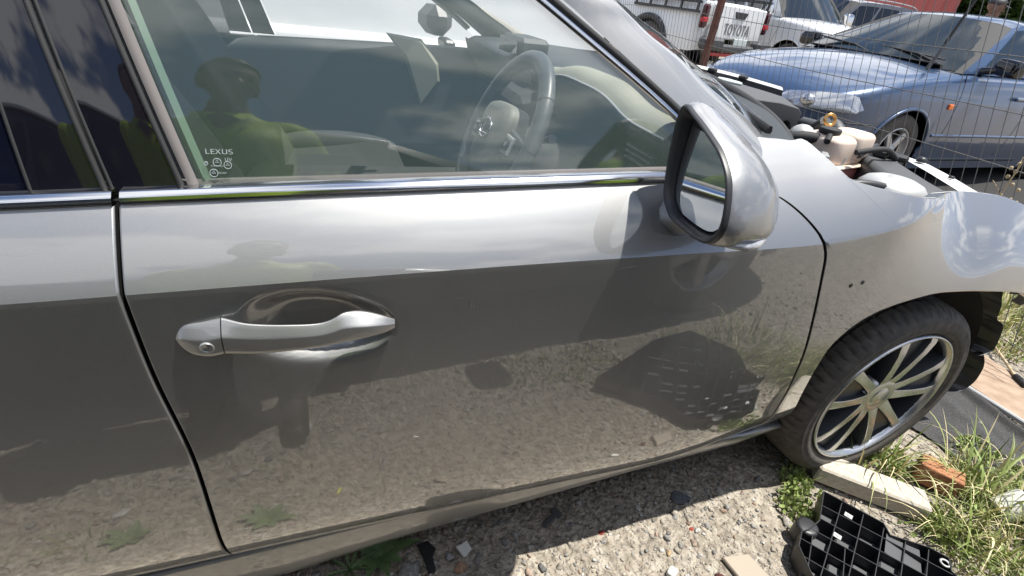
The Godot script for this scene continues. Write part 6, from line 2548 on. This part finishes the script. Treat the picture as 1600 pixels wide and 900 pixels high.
func dark_suv() -> void:
	# parked close behind the photographer; the silver car mirrors it
	var P := {"nose": 0.95, "tail": -3.75, "wb": 2.70, "hw": 0.90, "sill": 0.24, "wr": 0.35, "arch": 0.41, "near": -1,
		"dx": [-3.8, -3.65, -2.6, -0.9, -0.3, 0.4, 0.8, 0.96], "dy": [0.95, 1.06, 1.05, 1.0, 0.99, 0.93, 0.84, 0.72],
		"wb_x": -0.42, "wt_x": -1.35, "rb_x": -3.7, "rt_x": -3.2, "roof": 1.56, "rhw": 0.62, "paint": M.charcoal_paint, "glass": M.dark_glass, "trim": M.chrome,
		"panes": [[0.07, 0.36, 0.10, 0.86], [0.39, 0.66, 0.10, 0.86], [0.69, 0.92, 0.10, 0.78]], "round": 9.0, "crown": 0.04, "shoulder": 0.12, "flare": 0.02, "flare_mat": M.black_plastic}
	var o := thing("charcoal_wagon", "charcoal wagon parked behind the photographer, mirrored in the silver doors", "car", Vector3(0.05, 0.0, 1.90), -0.11)
	v_shell(P, o)
	v_cabin(P, o)
	var mb := MB.new()
	var rail := PackedVector3Array()
	for i in 25:
		rail.append(v_cab(P, 0.02 + 0.9 * i / 24.0, 0.955, -1) + Vector3(0, 0, -0.012))
	mb.tube(rail, 0.014, 6)
	part("window_rail", mb, M.chrome, o)
	v_strip(P, o, "door_cut", [-0.50, 0.98, -0.55, 0.6, -0.52, 0.26], 0.004, M.dark, -0.002)
	v_strip(P, o, "door_cut", [-1.62, 1.0, -1.64, 0.6, -1.62, 0.26], 0.004, M.dark, -0.002)
	for x in [-1.42, -2.4]:
		mb = MB.new()
		mb.box(Vector3(x, 0.86, -v_side(P, x, 0.86) - 0.02), Vector3(0.18, 0.035, 0.03), Basis.IDENTITY, 0.01)
		part("door_handle", mb, M.charcoal_paint, o)
	for s in [-1, 1]:
		mb = MB.new()
		mb.soft(Vector3(-0.78, 1.08, s * 0.985), Vector3(0.13, 0.15, 0.18), Basis.IDENTITY, 0.5)
		part("door_mirror", mb, M.charcoal_paint, o)

func white_panel_van() -> void:
	# alongside the far doors; seen only through the cabin
	var P := {"nose": 0.85, "tail": -3.9, "wb": 2.9, "hw": 0.92, "sill": 0.28, "wr": 0.34, "arch": 0.40, "near": -1,
		"dx": [-3.95, -3.8, -2.6, -0.9, -0.3, 0.4, 0.75, 0.86], "dy": [0.80, 0.86, 0.86, 0.86, 0.90, 0.88, 0.78, 0.66],
		"wb_x": -0.10, "wt_x": -0.95, "rb_x": -3.85, "rt_x": -3.75, "roof": 1.95, "rhw": 0.56, "paint": M.white_paint, "glass": M.dark_glass,
		"panes": [], "round": 10.0, "crown": 0.02, "shoulder": 0.06, "flare": 0.014}
	var o := thing("white_panel_van", "white panel van with plain side, seen through the cabin of the silver sedan", "van", Vector3(-3.5, 0.0, -3.55), PI)
	v_shell(P, o)
	v_cabin(P, o)
	var c := v_cab(P, 0.80, 0.10, 1)
	var mb := MB.new()
	mb.ball(Vector3(-3.0, 1.045, 0.862), Vector3(0.11, 0.042, 0.012), Basis.IDENTITY, 8, 18)
	part("handle_recess", mb, M.grey_plastic, o)
	mb = MB.new()
	mb.box(Vector3(-3.0, 1.02, 0.878), Vector3(0.25, 0.032, 0.028), Basis.IDENTITY, 0.010)
	part("door_handle", mb, M.white_paint, o)
# ------------------------------------------------------------------ fence, container, trees
func wire_fence() -> void:
	var o := thing("wire_fence", "sagging welded wire mesh fence on a rusty steel post, in front of the parked vehicles", "fence", Vector3(1.4, 0, 0))
	# in-plane axes: along runs away from the camera, up leans with the sag
	var along := Vector3(0.099, 0.0, -0.995)
	var up := Vector3(0.06, 0.955, -0.29).normalized()
	var z0 := -0.15
	var nv := 150
	var pitch := 0.0625
	var rise := 0.235
	var bend := func(s: float, t: float) -> Vector3:
		return along * s + up * t + Vector3(0.02 * sin(s * 1.1) + 0.012 * sin(t * 3.0 + s), 0.012 * sin(s * 1.7 + t), 0)
	for k in nv:
		var s := z0 + k * pitch
		var pts := PackedVector3Array()
		for i in 9:
			pts.append(bend.call(s, lerpf(0.02, 2.05, i / 8.0)))
		var mb := MB.new()
		mb.tube(pts, 0.0020, 4, false)
		part("wire", mb, M.wire, o)
	for k in 9:
		var t := 0.06 + k * rise
		var pts := PackedVector3Array()
		for i in 60:
			pts.append(bend.call(z0 + (nv - 1) * pitch * i / 59.0, t) + Vector3(-0.0035, 0, 0))
		var mb := MB.new()
		mb.tube(pts, 0.0024, 4, false)
		part("wire", mb, M.wire, o)
	for s in [3.5, 6.4]:
		var mb := MB.new()
		var b: Vector3 = along * float(s)
		mb.box(b + Vector3(0.035, 1.05, 0), Vector3(0.05, 2.1, 0.05), Basis.IDENTITY, 0.004)
		part("post", mb, M.rust, o)

func container() -> void:
	var o := thing("shipping_container", "faded red corrugated shipping container at the far side of the yard", "container", Vector3(12.6, 0.3, -14.6))
	o.rotation.y = -0.33
	var mb := MB.new()
	var rows := []
	var n := 0
	for k in 90:
		var x := -6.0 + k * 0.135
		var d := 0.0 if k % 4 < 2 else -0.05
		rows.append(PackedVector3Array([Vector3(x, 0.15, d), Vector3(x, 2.45, d)]))
	for k in rows.size() - 1:
		mb.face(PackedVector3Array([rows[k][0], rows[k + 1][0], rows[k + 1][1], rows[k][1]]), Vector3(0, 0, 1))
	part("corrugated_side", mb, M.red_steel, o)
	mb = MB.new()
	mb.box(Vector3(0, 1.3, -1.25), Vector3(12.0, 2.5, 2.38))
	part("steel_box", mb, M.red_steel, o)
	for y in [0.08, 2.55]:
		mb = MB.new()
		mb.box(Vector3(0, y, 0.0), Vector3(12.2, 0.16, 0.08), Basis.IDENTITY, 0.01)
		part("rail", mb, M.red_steel, o)
	mb = MB.new()
	mb.box(Vector3(1.4, 2.05, 0.008), Vector3(0.5, 0.35, 0.004))
	part("yellow_plate", mb, M.yellow, o)

func leaf_mesh(l: float, w: float, bend: float) -> ArrayMesh:
	var mb := MB.new()
	var rows := []
	for i in 4:
		var t := i / 3.0
		var ww := w * sin(PI * clampf(t * 0.9 + 0.08, 0, 1))
		rows.append(PackedVector3Array([Vector3(-ww, l * t - bend * t * t * 0.3, bend * t * t), Vector3(0, l * t - bend * t * t * 0.3, bend * t * t - w * 0.3), Vector3(ww, l * t - bend * t * t * 0.3, bend * t * t)]))
	mb.grid(rows)
	return mb.mesh()

func tree(at: Vector3, h: float, r: float, label: String, n: int) -> void:
	var o := thing("leafy_tree", label, "tree", at, 0.0, "trees beyond the yard")
	var mb := MB.new()
	var tips := []
	mb.tube(PackedVector3Array([Vector3.ZERO, Vector3(0.1, h * 0.25, 0), Vector3(0, h * 0.5, 0.1), Vector3(0.05, h * 0.8, 0)]), PackedFloat32Array([0.22, 0.17, 0.12, 0.05]), 9)
	for k in 14:
		var a := k * 2.4
		var y := h * (0.22 + 0.045 * k)
		var tip := Vector3(cos(a) * r * rr(0.5, 0.85), y + rr(0.5, 1.2), sin(a) * r * rr(0.5, 0.85))
		mb.tube(PackedVector3Array([Vector3(0, y, 0), tip * 0.5 + Vector3(0, y * 0.5, 0), tip]), PackedFloat32Array([0.07, 0.045, 0.02]), 6)
		tips.append(tip)
	part("trunk", mb, M.bark, o)
	var mm := MultiMesh.new()
	mm.transform_format = MultiMesh.TRANSFORM_3D
	mm.use_colors = true
	mm.mesh = leaf_mesh(0.24, 0.085, 0.05)
	mm.instance_count = n
	for i in n:
		var c: Vector3 = tips[rng.randi() % tips.size()]
		var d := Vector3(rng.randfn(), rng.randfn(), rng.randfn()) * r * 0.26
		mm.set_instance_transform(i, Transform3D(Basis.from_euler(Vector3(rr(-2, 2), rr(0, TAU), rr(-1, 1))).scaled(Vector3.ONE * rr(0.7, 1.4)), c + d))
		var g := rr(0.6, 1.35)
		mm.set_instance_color(i, Color(0.055 * g, 0.10 * g, 0.028 * g))
	var f := MultiMeshInstance3D.new()
	f.name = "crown"
	f.multimesh = mm
	f.material_override = M.leaf
	f.set_meta("kind", "stuff")
	o.add_child(f)

func horizon_blocker() -> void:  # added out of view to keep bright horizon out of the blue paint
	var o := thing("horizon_blocker", "added unseen board wall behind the wagon, blocking horizon sky from reflections", "fence", Vector3(-2.0, 0.0, 8.5))
	for k in 60:
		var mb := MB.new()
		mb.box(Vector3(-9.0 + k * 0.302, 1.25, rr(-0.008, 0.008)), Vector3(0.285, 2.3 + rr(-0.03, 0.03), 0.022), Basis.IDENTITY, 0.004)
		part("board", mb, M.bark, o)
	for y in [0.6, 1.9]:
		var mb := MB.new()
		mb.box(Vector3(0.0, y, 0.04), Vector3(18.2, 0.09, 0.045), Basis.IDENTITY, 0.005)
		part("rail", mb, M.bark, o)
# ------------------------------------------------------------------ people
# bones: [a, b, ra, rb, colour]; joins them with a smooth minimum and meshes the field as surface nets
func flesh(mb: MB, bones: Array, cell: float, k: float) -> void:
	var lo := Vector3.INF
	var hi := -Vector3.INF
	for b in bones:
		var r := Vector3.ONE * (maxf(b[2], b[3]) + k + cell * 2)
		lo = lo.min(b[0] - r).min(b[1] - r)
		hi = hi.max(b[0] + r).max(b[1] + r)
	var nx := int((hi.x - lo.x) / cell) + 2
	var ny := int((hi.y - lo.y) / cell) + 2
	var nz := int((hi.z - lo.z) / cell) + 2
	var F := PackedFloat32Array()
	F.resize(nx * ny * nz)
	F.fill(1.0)
	var near := PackedFloat32Array()
	near.resize(nx * ny * nz)
	near.fill(1.0)
	var own := PackedByteArray()
	own.resize(nx * ny * nz)
	for q in bones.size():
		var b: Array = bones[q]
		var A: Vector3 = b[0]
		var D: Vector3 = b[1] - b[0]
		var ra: float = b[2]
		var rb: float = b[3]
		var dd := maxf(D.length_squared(), 1e-9)
		var pad := Vector3.ONE * (maxf(ra, rb) + k + cell * 1.5)
		var i0 := Vector3i((A.min(A + D) - pad - lo) / cell)
		var i1 := Vector3i((A.max(A + D) + pad - lo) / cell) + Vector3i.ONE
		for x in range(maxi(i0.x, 0), mini(i1.x + 1, nx)):
			for y in range(maxi(i0.y, 0), mini(i1.y + 1, ny)):
				for z in range(maxi(i0.z, 0), mini(i1.z + 1, nz)):
					var p := lo + Vector3(x, y, z) * cell
					var t := clampf((p - A).dot(D) / dd, 0, 1)
					var d := (p - A - D * t).length() - lerpf(ra, rb, t)
					var at := (x * ny + y) * nz + z
					var f := F[at]
					var h := maxf(k - absf(f - d), 0) / k
					F[at] = minf(f, d) - h * h * k * 0.25
					if d < near[at]:
						near[at] = d
						own[at] = q
	var cellv := {}
	var base := mb.V.size()
	for x in nx - 1:
		for y in ny - 1:
			for z in nz - 1:
				var at := (x * ny + y) * nz + z
				var s0 := F[at] < 0
				var mixed := false
				for c in range(1, 8):
					if (F[at + ((c >> 2) & 1) * ny * nz + ((c >> 1) & 1) * nz + (c & 1)] < 0) != s0:
						mixed = true
						break
				if not mixed:
					continue
				var sum := Vector3.ZERO
				var cnt := 0
				for e in 12:
					var ax := e / 4
					var o1 := e & 1
					var o2 := (e >> 1) & 1
					var c0 := Vector3i.ZERO
					var c1 := Vector3i.ZERO
					if ax == 0:
						c0 = Vector3i(0, o1, o2)
						c1 = Vector3i(1, o1, o2)
					elif ax == 1:
						c0 = Vector3i(o1, 0, o2)
						c1 = Vector3i(o1, 1, o2)
					else:
						c0 = Vector3i(o1, o2, 0)
						c1 = Vector3i(o1, o2, 1)
					var f0 := F[at + (c0.x * ny + c0.y) * nz + c0.z]
					var f1 := F[at + (c1.x * ny + c1.y) * nz + c1.z]
					if (f0 < 0) != (f1 < 0):
						sum += Vector3(c0).lerp(Vector3(c1), f0 / (f0 - f1))
						cnt += 1
				var v := lo + (Vector3(x, y, z) + sum / cnt) * cell
				cellv[at] = mb.V.size()
				mb.V.append(v)
				var g := Vector3(F[at + ny * nz] - F[at], F[at + nz] - F[at], F[at + 1] - F[at])
				mb.N.append(g.normalized() if g.length_squared() > 1e-12 else Vector3.UP)
				mb.T.append(Vector2.ZERO)
				mb.C.append(bones[own[at]][4])
	var acc := PackedVector3Array()
	acc.resize(mb.V.size() - base)
	for x in range(1, nx - 1):
		for y in range(1, ny - 1):
			for z in range(1, nz - 1):
				var at := (x * ny + y) * nz + z
				var s0 := F[at] < 0
				for ax in 3:
					var st: int = [ny * nz, nz, 1][ax]
					if (F[at + st] < 0) == s0:
						continue
					var u: int = [nz, 1, ny * nz][ax]
					var w: int = [1, ny * nz, nz][ax]
					if not (cellv.has(at) and cellv.has(at - u) and cellv.has(at - w) and cellv.has(at - u - w)):
						continue
					var q := [cellv[at], cellv[at - u], cellv[at - u - w], cellv[at - w]]
					if not s0:
						q.reverse()
					mb.I.append_array(PackedInt32Array([q[0], q[1], q[2], q[0], q[2], q[3]]))
					var nn := (mb.V[q[2]] - mb.V[q[0]]).cross(mb.V[q[1]] - mb.V[q[0]])
					for e in q:
						acc[e - base] += nn
	for i in acc.size():
		if acc[i].length_squared() > 0:
			mb.N[base + i] = acc[i].normalized()

func hand_bones(w: Vector3, along: Vector3, palm: Vector3, thumb: Vector3, curl: float, col: Color) -> Array:
	# w wrist, along toward the knuckles, palm the way the palm faces, thumb the thumb's side
	var r := []
	var k := w + along * 0.085
	for q in [-0.028, -0.009, 0.010, 0.028]:
		r.append([w + thumb * q * 0.5, k + thumb * q, 0.015, 0.012, col])
	var ln := [0.068, 0.082, 0.088, 0.078]
	for f in 4:
		var b: Vector3 = k + thumb * [-0.030, -0.011, 0.009, 0.029][f]
		var d := along
		for s in 3:
			d = (d * cos(curl) + palm * sin(curl)).normalized() if s > 0 else (d * cos(curl * 0.6) + palm * sin(curl * 0.6)).normalized()
			var up2 := palm * cos(curl * (s + 0.6)) - along * sin(curl * (s + 0.6))
			var L: float = ln[f] * [0.46, 0.30, 0.24][s]
			d = (along * cos(curl * (s + 0.6)) + palm * sin(curl * (s + 0.6))).normalized()
			r.append([b, b + d * L, 0.0088 - 0.0008 * s, 0.0080 - 0.0008 * s, col])
			b += d * L
	var t0 := w + along * 0.025 + thumb * 0.026
	var t1 := t0 + (thumb * 0.75 + along * 0.6 + palm * 0.35).normalized() * 0.042
	var t2 := t1 + (thumb * 0.15 + along * 0.85 + palm * 0.5).normalized() * 0.032
	r.append([t0, t1, 0.0125, 0.0105, col])
	r.append([t1, t2, 0.0100, 0.0085, col])
	return r

# face looks along f; c centre of the skull
func head_bones(c: Vector3, f: Vector3, skin: Color) -> Array:
	var s := f.cross(Vector3.UP).normalized()
	var u := s.cross(f).normalized()
	var r := [
		[c + u * 0.035 - f * 0.022, c + u * 0.030 + f * 0.022, 0.078, 0.074, skin],
		[c - u * 0.03 + f * 0.02, c - u * 0.075 + f * 0.042, 0.060, 0.042, skin],
		[c - u * 0.088 + f * 0.062, c - u * 0.090 + f * 0.058, 0.022, 0.022, skin],
		[c + u * 0.012 + f * 0.088, c - u * 0.022 + f * 0.108, 0.008, 0.013, skin],
		[c - u * 0.052 + f * 0.092 - s * 0.018, c - u * 0.052 + f * 0.092 + s * 0.018, 0.008, 0.008, Color(0.30, 0.13, 0.10)],
		[c + u * 0.028 + f * 0.086 - s * 0.032, c + u * 0.028 + f * 0.086 + s * 0.032, 0.008, 0.008, skin]]
	for q in [-1, 1]:
		r.append([c + s * q * 0.076 + u * 0.012, c + s * q * 0.074 - u * 0.025, 0.014, 0.010, skin])
	return r

func head_parts(o: Node3D, c: Vector3, f: Vector3, hair: Material, cap: Material) -> void:
	var s := f.cross(Vector3.UP).normalized()
	var u := s.cross(f).normalized()
	var b := Basis(s, u, -f)
	for q in [-1, 1]:
		var mb := MB.new()
		mb.ball(c + s * q * 0.031 + u * 0.012 + f * 0.083, Vector3(0.013, 0.009, 0.011), b, 6, 10)
		part("eye", mb, M.dark, o)
	var rows := []
	for i in 9:
		var a := lerpf(0.0, 1.50, i / 8.0)
		var row := PackedVector3Array()
		for j in 24:
			var t := TAU * j / 24
			var cut := 1.0 - 0.32 * maxf(0.0, -cos(t)) if i > 5 else 1.0
			var d := Vector3(sin(a * cut) * sin(t), cos(a * cut), sin(a * cut) * cos(t))
			row.append(c + u * 0.034 + b * (d * Vector3(0.081, 0.085, 0.101) * (1.04 if cap == null else 1.14)))
		rows.append(row)
	var hb := MB.new()
	hb.grid(rows, true, true)
	part("hair" if cap == null else "cap", hb, hair if cap == null else cap, o)
	if cap:
		var br := []
		for i in 5:
			var row := PackedVector3Array()
			for j in 9:
				var t := lerpf(-1.0, 1.0, j / 8.0)
				row.append(c + u * (0.062 - 0.02 * i / 4.0 - 0.012 * t * t) + f * (0.085 + 0.07 * (i / 4.0) * (1 - 0.5 * t * t)) + s * t * 0.075)
			br.append(row)
		hb = MB.new()
		hb.grid(br)
		part("cap_peak", hb, cap, o)

func photographer() -> void:
	var o := thing("person", "person in yellow-green work shirt holding up a phone beside the silver car", "person", Vector3(-1.71, 0, 0.685))
	o.scale = Vector3.ONE * 0.95
	var skin := Color(0.20, 0.115, 0.075)
	var shirt := Color(0.34, 0.47, 0.03)
	var legs := Color(0.018, 0.019, 0.024)
	var shoe := Color(0.012, 0.011, 0.010)
	var B := []
	var P := func(x: float, y: float, z: float) -> Vector3: return Vector3(x, y, z)
	# torso, a shallow body standing sideways-on between two cars
	B.append([P.call(-0.07, 1.00, 0.0), P.call(-0.09, 1.32, 0.02), 0.115, 0.115, shirt])
	B.append([P.call(0.07, 1.00, 0.0), P.call(0.09, 1.32, 0.02), 0.115, 0.115, shirt])
	B.append([P.call(-0.16, 1.405, 0.03), P.call(0.16, 1.405, 0.03), 0.068, 0.068, shirt])
	B.append([P.call(-0.06, 0.93, 0.0), P.call(0.06, 0.93, 0.0), 0.12, 0.12, legs])
	B.append([P.call(0.0, 1.42, 0.02), P.call(0.01, 1.53, 0.0), 0.062, 0.055, skin])
	B.append([P.call(-0.05, 1.45, 0.03), P.call(0.05, 1.45, 0.03), 0.055, 0.055, shirt])
	for s in [-1, 1]:
		B.append([P.call(s * 0.09, 0.88, 0.0), P.call(s * 0.11, 0.48, -0.01), 0.092, 0.062, legs])
		B.append([P.call(s * 0.11, 0.48, -0.01), P.call(s * 0.12, 0.10, 0.02), 0.062, 0.045, legs])
		B.append([P.call(s * 0.12, 0.045, 0.05), P.call(s * 0.14, 0.035, -0.15), 0.045, 0.036, shoe])
	# arms: right hand under the phone's far end, left hand at its near end
	var shr: Vector3 = P.call(0.20, 1.39, 0.03)
	var elr: Vector3 = P.call(0.335, 1.13, 0.10)
	var wrr: Vector3 = P.call(0.36, 1.18, 0.050)
	elr = P.call(0.31, 1.13, 0.15)
	var shl: Vector3 = P.call(-0.20, 1.39, 0.03)
	var ell: Vector3 = P.call(-0.12, 1.10, 0.09)
	var wrl: Vector3 = P.call(0.10, 1.17, 0.025)
	for q in [[shr, elr, wrr], [shl, ell, wrl]]:
		var mid: Vector3 = q[0].lerp(q[1], 0.75)
		B.append([q[0], mid, 0.060, 0.056, shirt])
		B.append([mid, q[1], 0.047, 0.043, skin])
		B.append([q[1], q[2], 0.043, 0.029, skin])
	var mb := MB.new()
	flesh(mb, B, 0.014, 0.03)
	var f := Vector3(0.42, -0.22, -0.88).normalized()
	var hc: Vector3 = P.call(0.015, 1.625, -0.02)
	flesh(mb, head_bones(hc, f, skin), 0.006, 0.018)
	flesh(mb, hand_bones(wrr, Vector3(-0.25, 0.55, -0.35).normalized(), Vector3(-0.9, -0.1, 0.2).normalized(), Vector3(0.1, 0.3, 0.9).normalized(), 0.6, skin), 0.0042, 0.006)
	flesh(mb, hand_bones(wrl, Vector3(0.85, 0.35, -0.05).normalized(), Vector3(0.2, 0.1, -0.9).normalized(), Vector3(-0.2, 0.9, 0.1).normalized(), 0.5, skin), 0.0042, 0.006)
	part("body", mb, M.skin, o)
	head_parts(o, hc, f, M.hair, null)
	mb = MB.new()
	for s in [-1, 1]:
		mb.face(PackedVector3Array([hc + Vector3(s * 0.005 - 0.01, -0.165, -0.062), hc + Vector3(s * 0.085 - 0.01, -0.145, -0.02), hc + Vector3(s * 0.06 - 0.01, -0.205, -0.075)]), Vector3(0, 0.3, -1))
	part("shirt_collar", mb, M.shirt, o)
	# phone just behind the point the picture was taken from
	var ph := thing("phone", "dark phone held sideways in the hands of the person in the yellow-green shirt", "phone", Vector3(-1.43733, 1.17348, 0.59584))
	ph.rotation = Vector3(-0.53738, -0.39085, 0.14097)
	mb = MB.new()
	mb.box(Vector3(0.0, 0.0, 0.034), Vector3(0.15, 0.072, 0.008), Basis.IDENTITY, 0.003)
	part("case", mb, M.black_plastic, ph)
	mb = MB.new()
	mb.box(Vector3(0.0, 0.0, 0.0388), Vector3(0.143, 0.066, 0.001))
	part("screen", mb, M.gloss_black, ph)

func onlooker() -> void:
	var o := thing("person", "person in a dark cap standing behind the roof of the blue sedan", "person", Vector3(7.0, 0.06, -4.62))
	o.rotation.y = 0.5
	var skin := Color(0.22, 0.12, 0.08)
	var top := Color(0.05, 0.055, 0.07)
	var legs := Color(0.03, 0.032, 0.045)
	var B := []
	B.append([Vector3(-0.07, 1.00, 0.0), Vector3(-0.09, 1.34, 0.0), 0.12, 0.12, top])
	B.append([Vector3(0.07, 1.00, 0.0), Vector3(0.09, 1.34, 0.0), 0.12, 0.12, top])
	B.append([Vector3(-0.17, 1.43, 0.0), Vector3(0.17, 1.43, 0.0), 0.07, 0.07, top])
	B.append([Vector3(-0.06, 0.94, 0.0), Vector3(0.06, 0.94, 0.0), 0.125, 0.125, legs])
	B.append([Vector3(0.0, 1.45, 0.0), Vector3(0.0, 1.56, 0.01), 0.063, 0.056, skin])
	for s in [-1, 1]:
		B.append([Vector3(s * 0.09, 0.88, 0.0), Vector3(s * 0.11, 0.49, 0.01), 0.095, 0.064, legs])
		B.append([Vector3(s * 0.11, 0.49, 0.01), Vector3(s * 0.12, 0.10, -0.02), 0.064, 0.046, legs])
		B.append([Vector3(s * 0.12, 0.045, -0.03), Vector3(s * 0.14, 0.035, 0.16), 0.045, 0.036, legs])
		B.append([Vector3(s * 0.21, 1.41, 0.0), Vector3(s * 0.27, 1.12, -0.02), 0.058, 0.045, top])
		B.append([Vector3(s * 0.27, 1.12, -0.02), Vector3(s * 0.26, 0.88, 0.06), 0.042, 0.030, skin])
	var mb := MB.new()
	flesh(mb, B, 0.018, 0.035)
	for s in [-1, 1]:
		flesh(mb, hand_bones(Vector3(s * 0.26, 0.88, 0.06), Vector3(0, -0.95, 0.2).normalized(), Vector3(-s, 0, 0), Vector3(0, 0.2, 0.95).normalized(), 0.35, skin), 0.005, 0.006)
	var hc := Vector3(0, 1.66, 0.02)
	flesh(mb, head_bones(hc, Vector3(0.2, -0.1, 0.95).normalized(), skin), 0.008, 0.018)
	part("body", mb, M.skin, o)
	head_parts(o, hc, Vector3(0.2, -0.1, 0.95).normalized(), M.hair, M.dark)
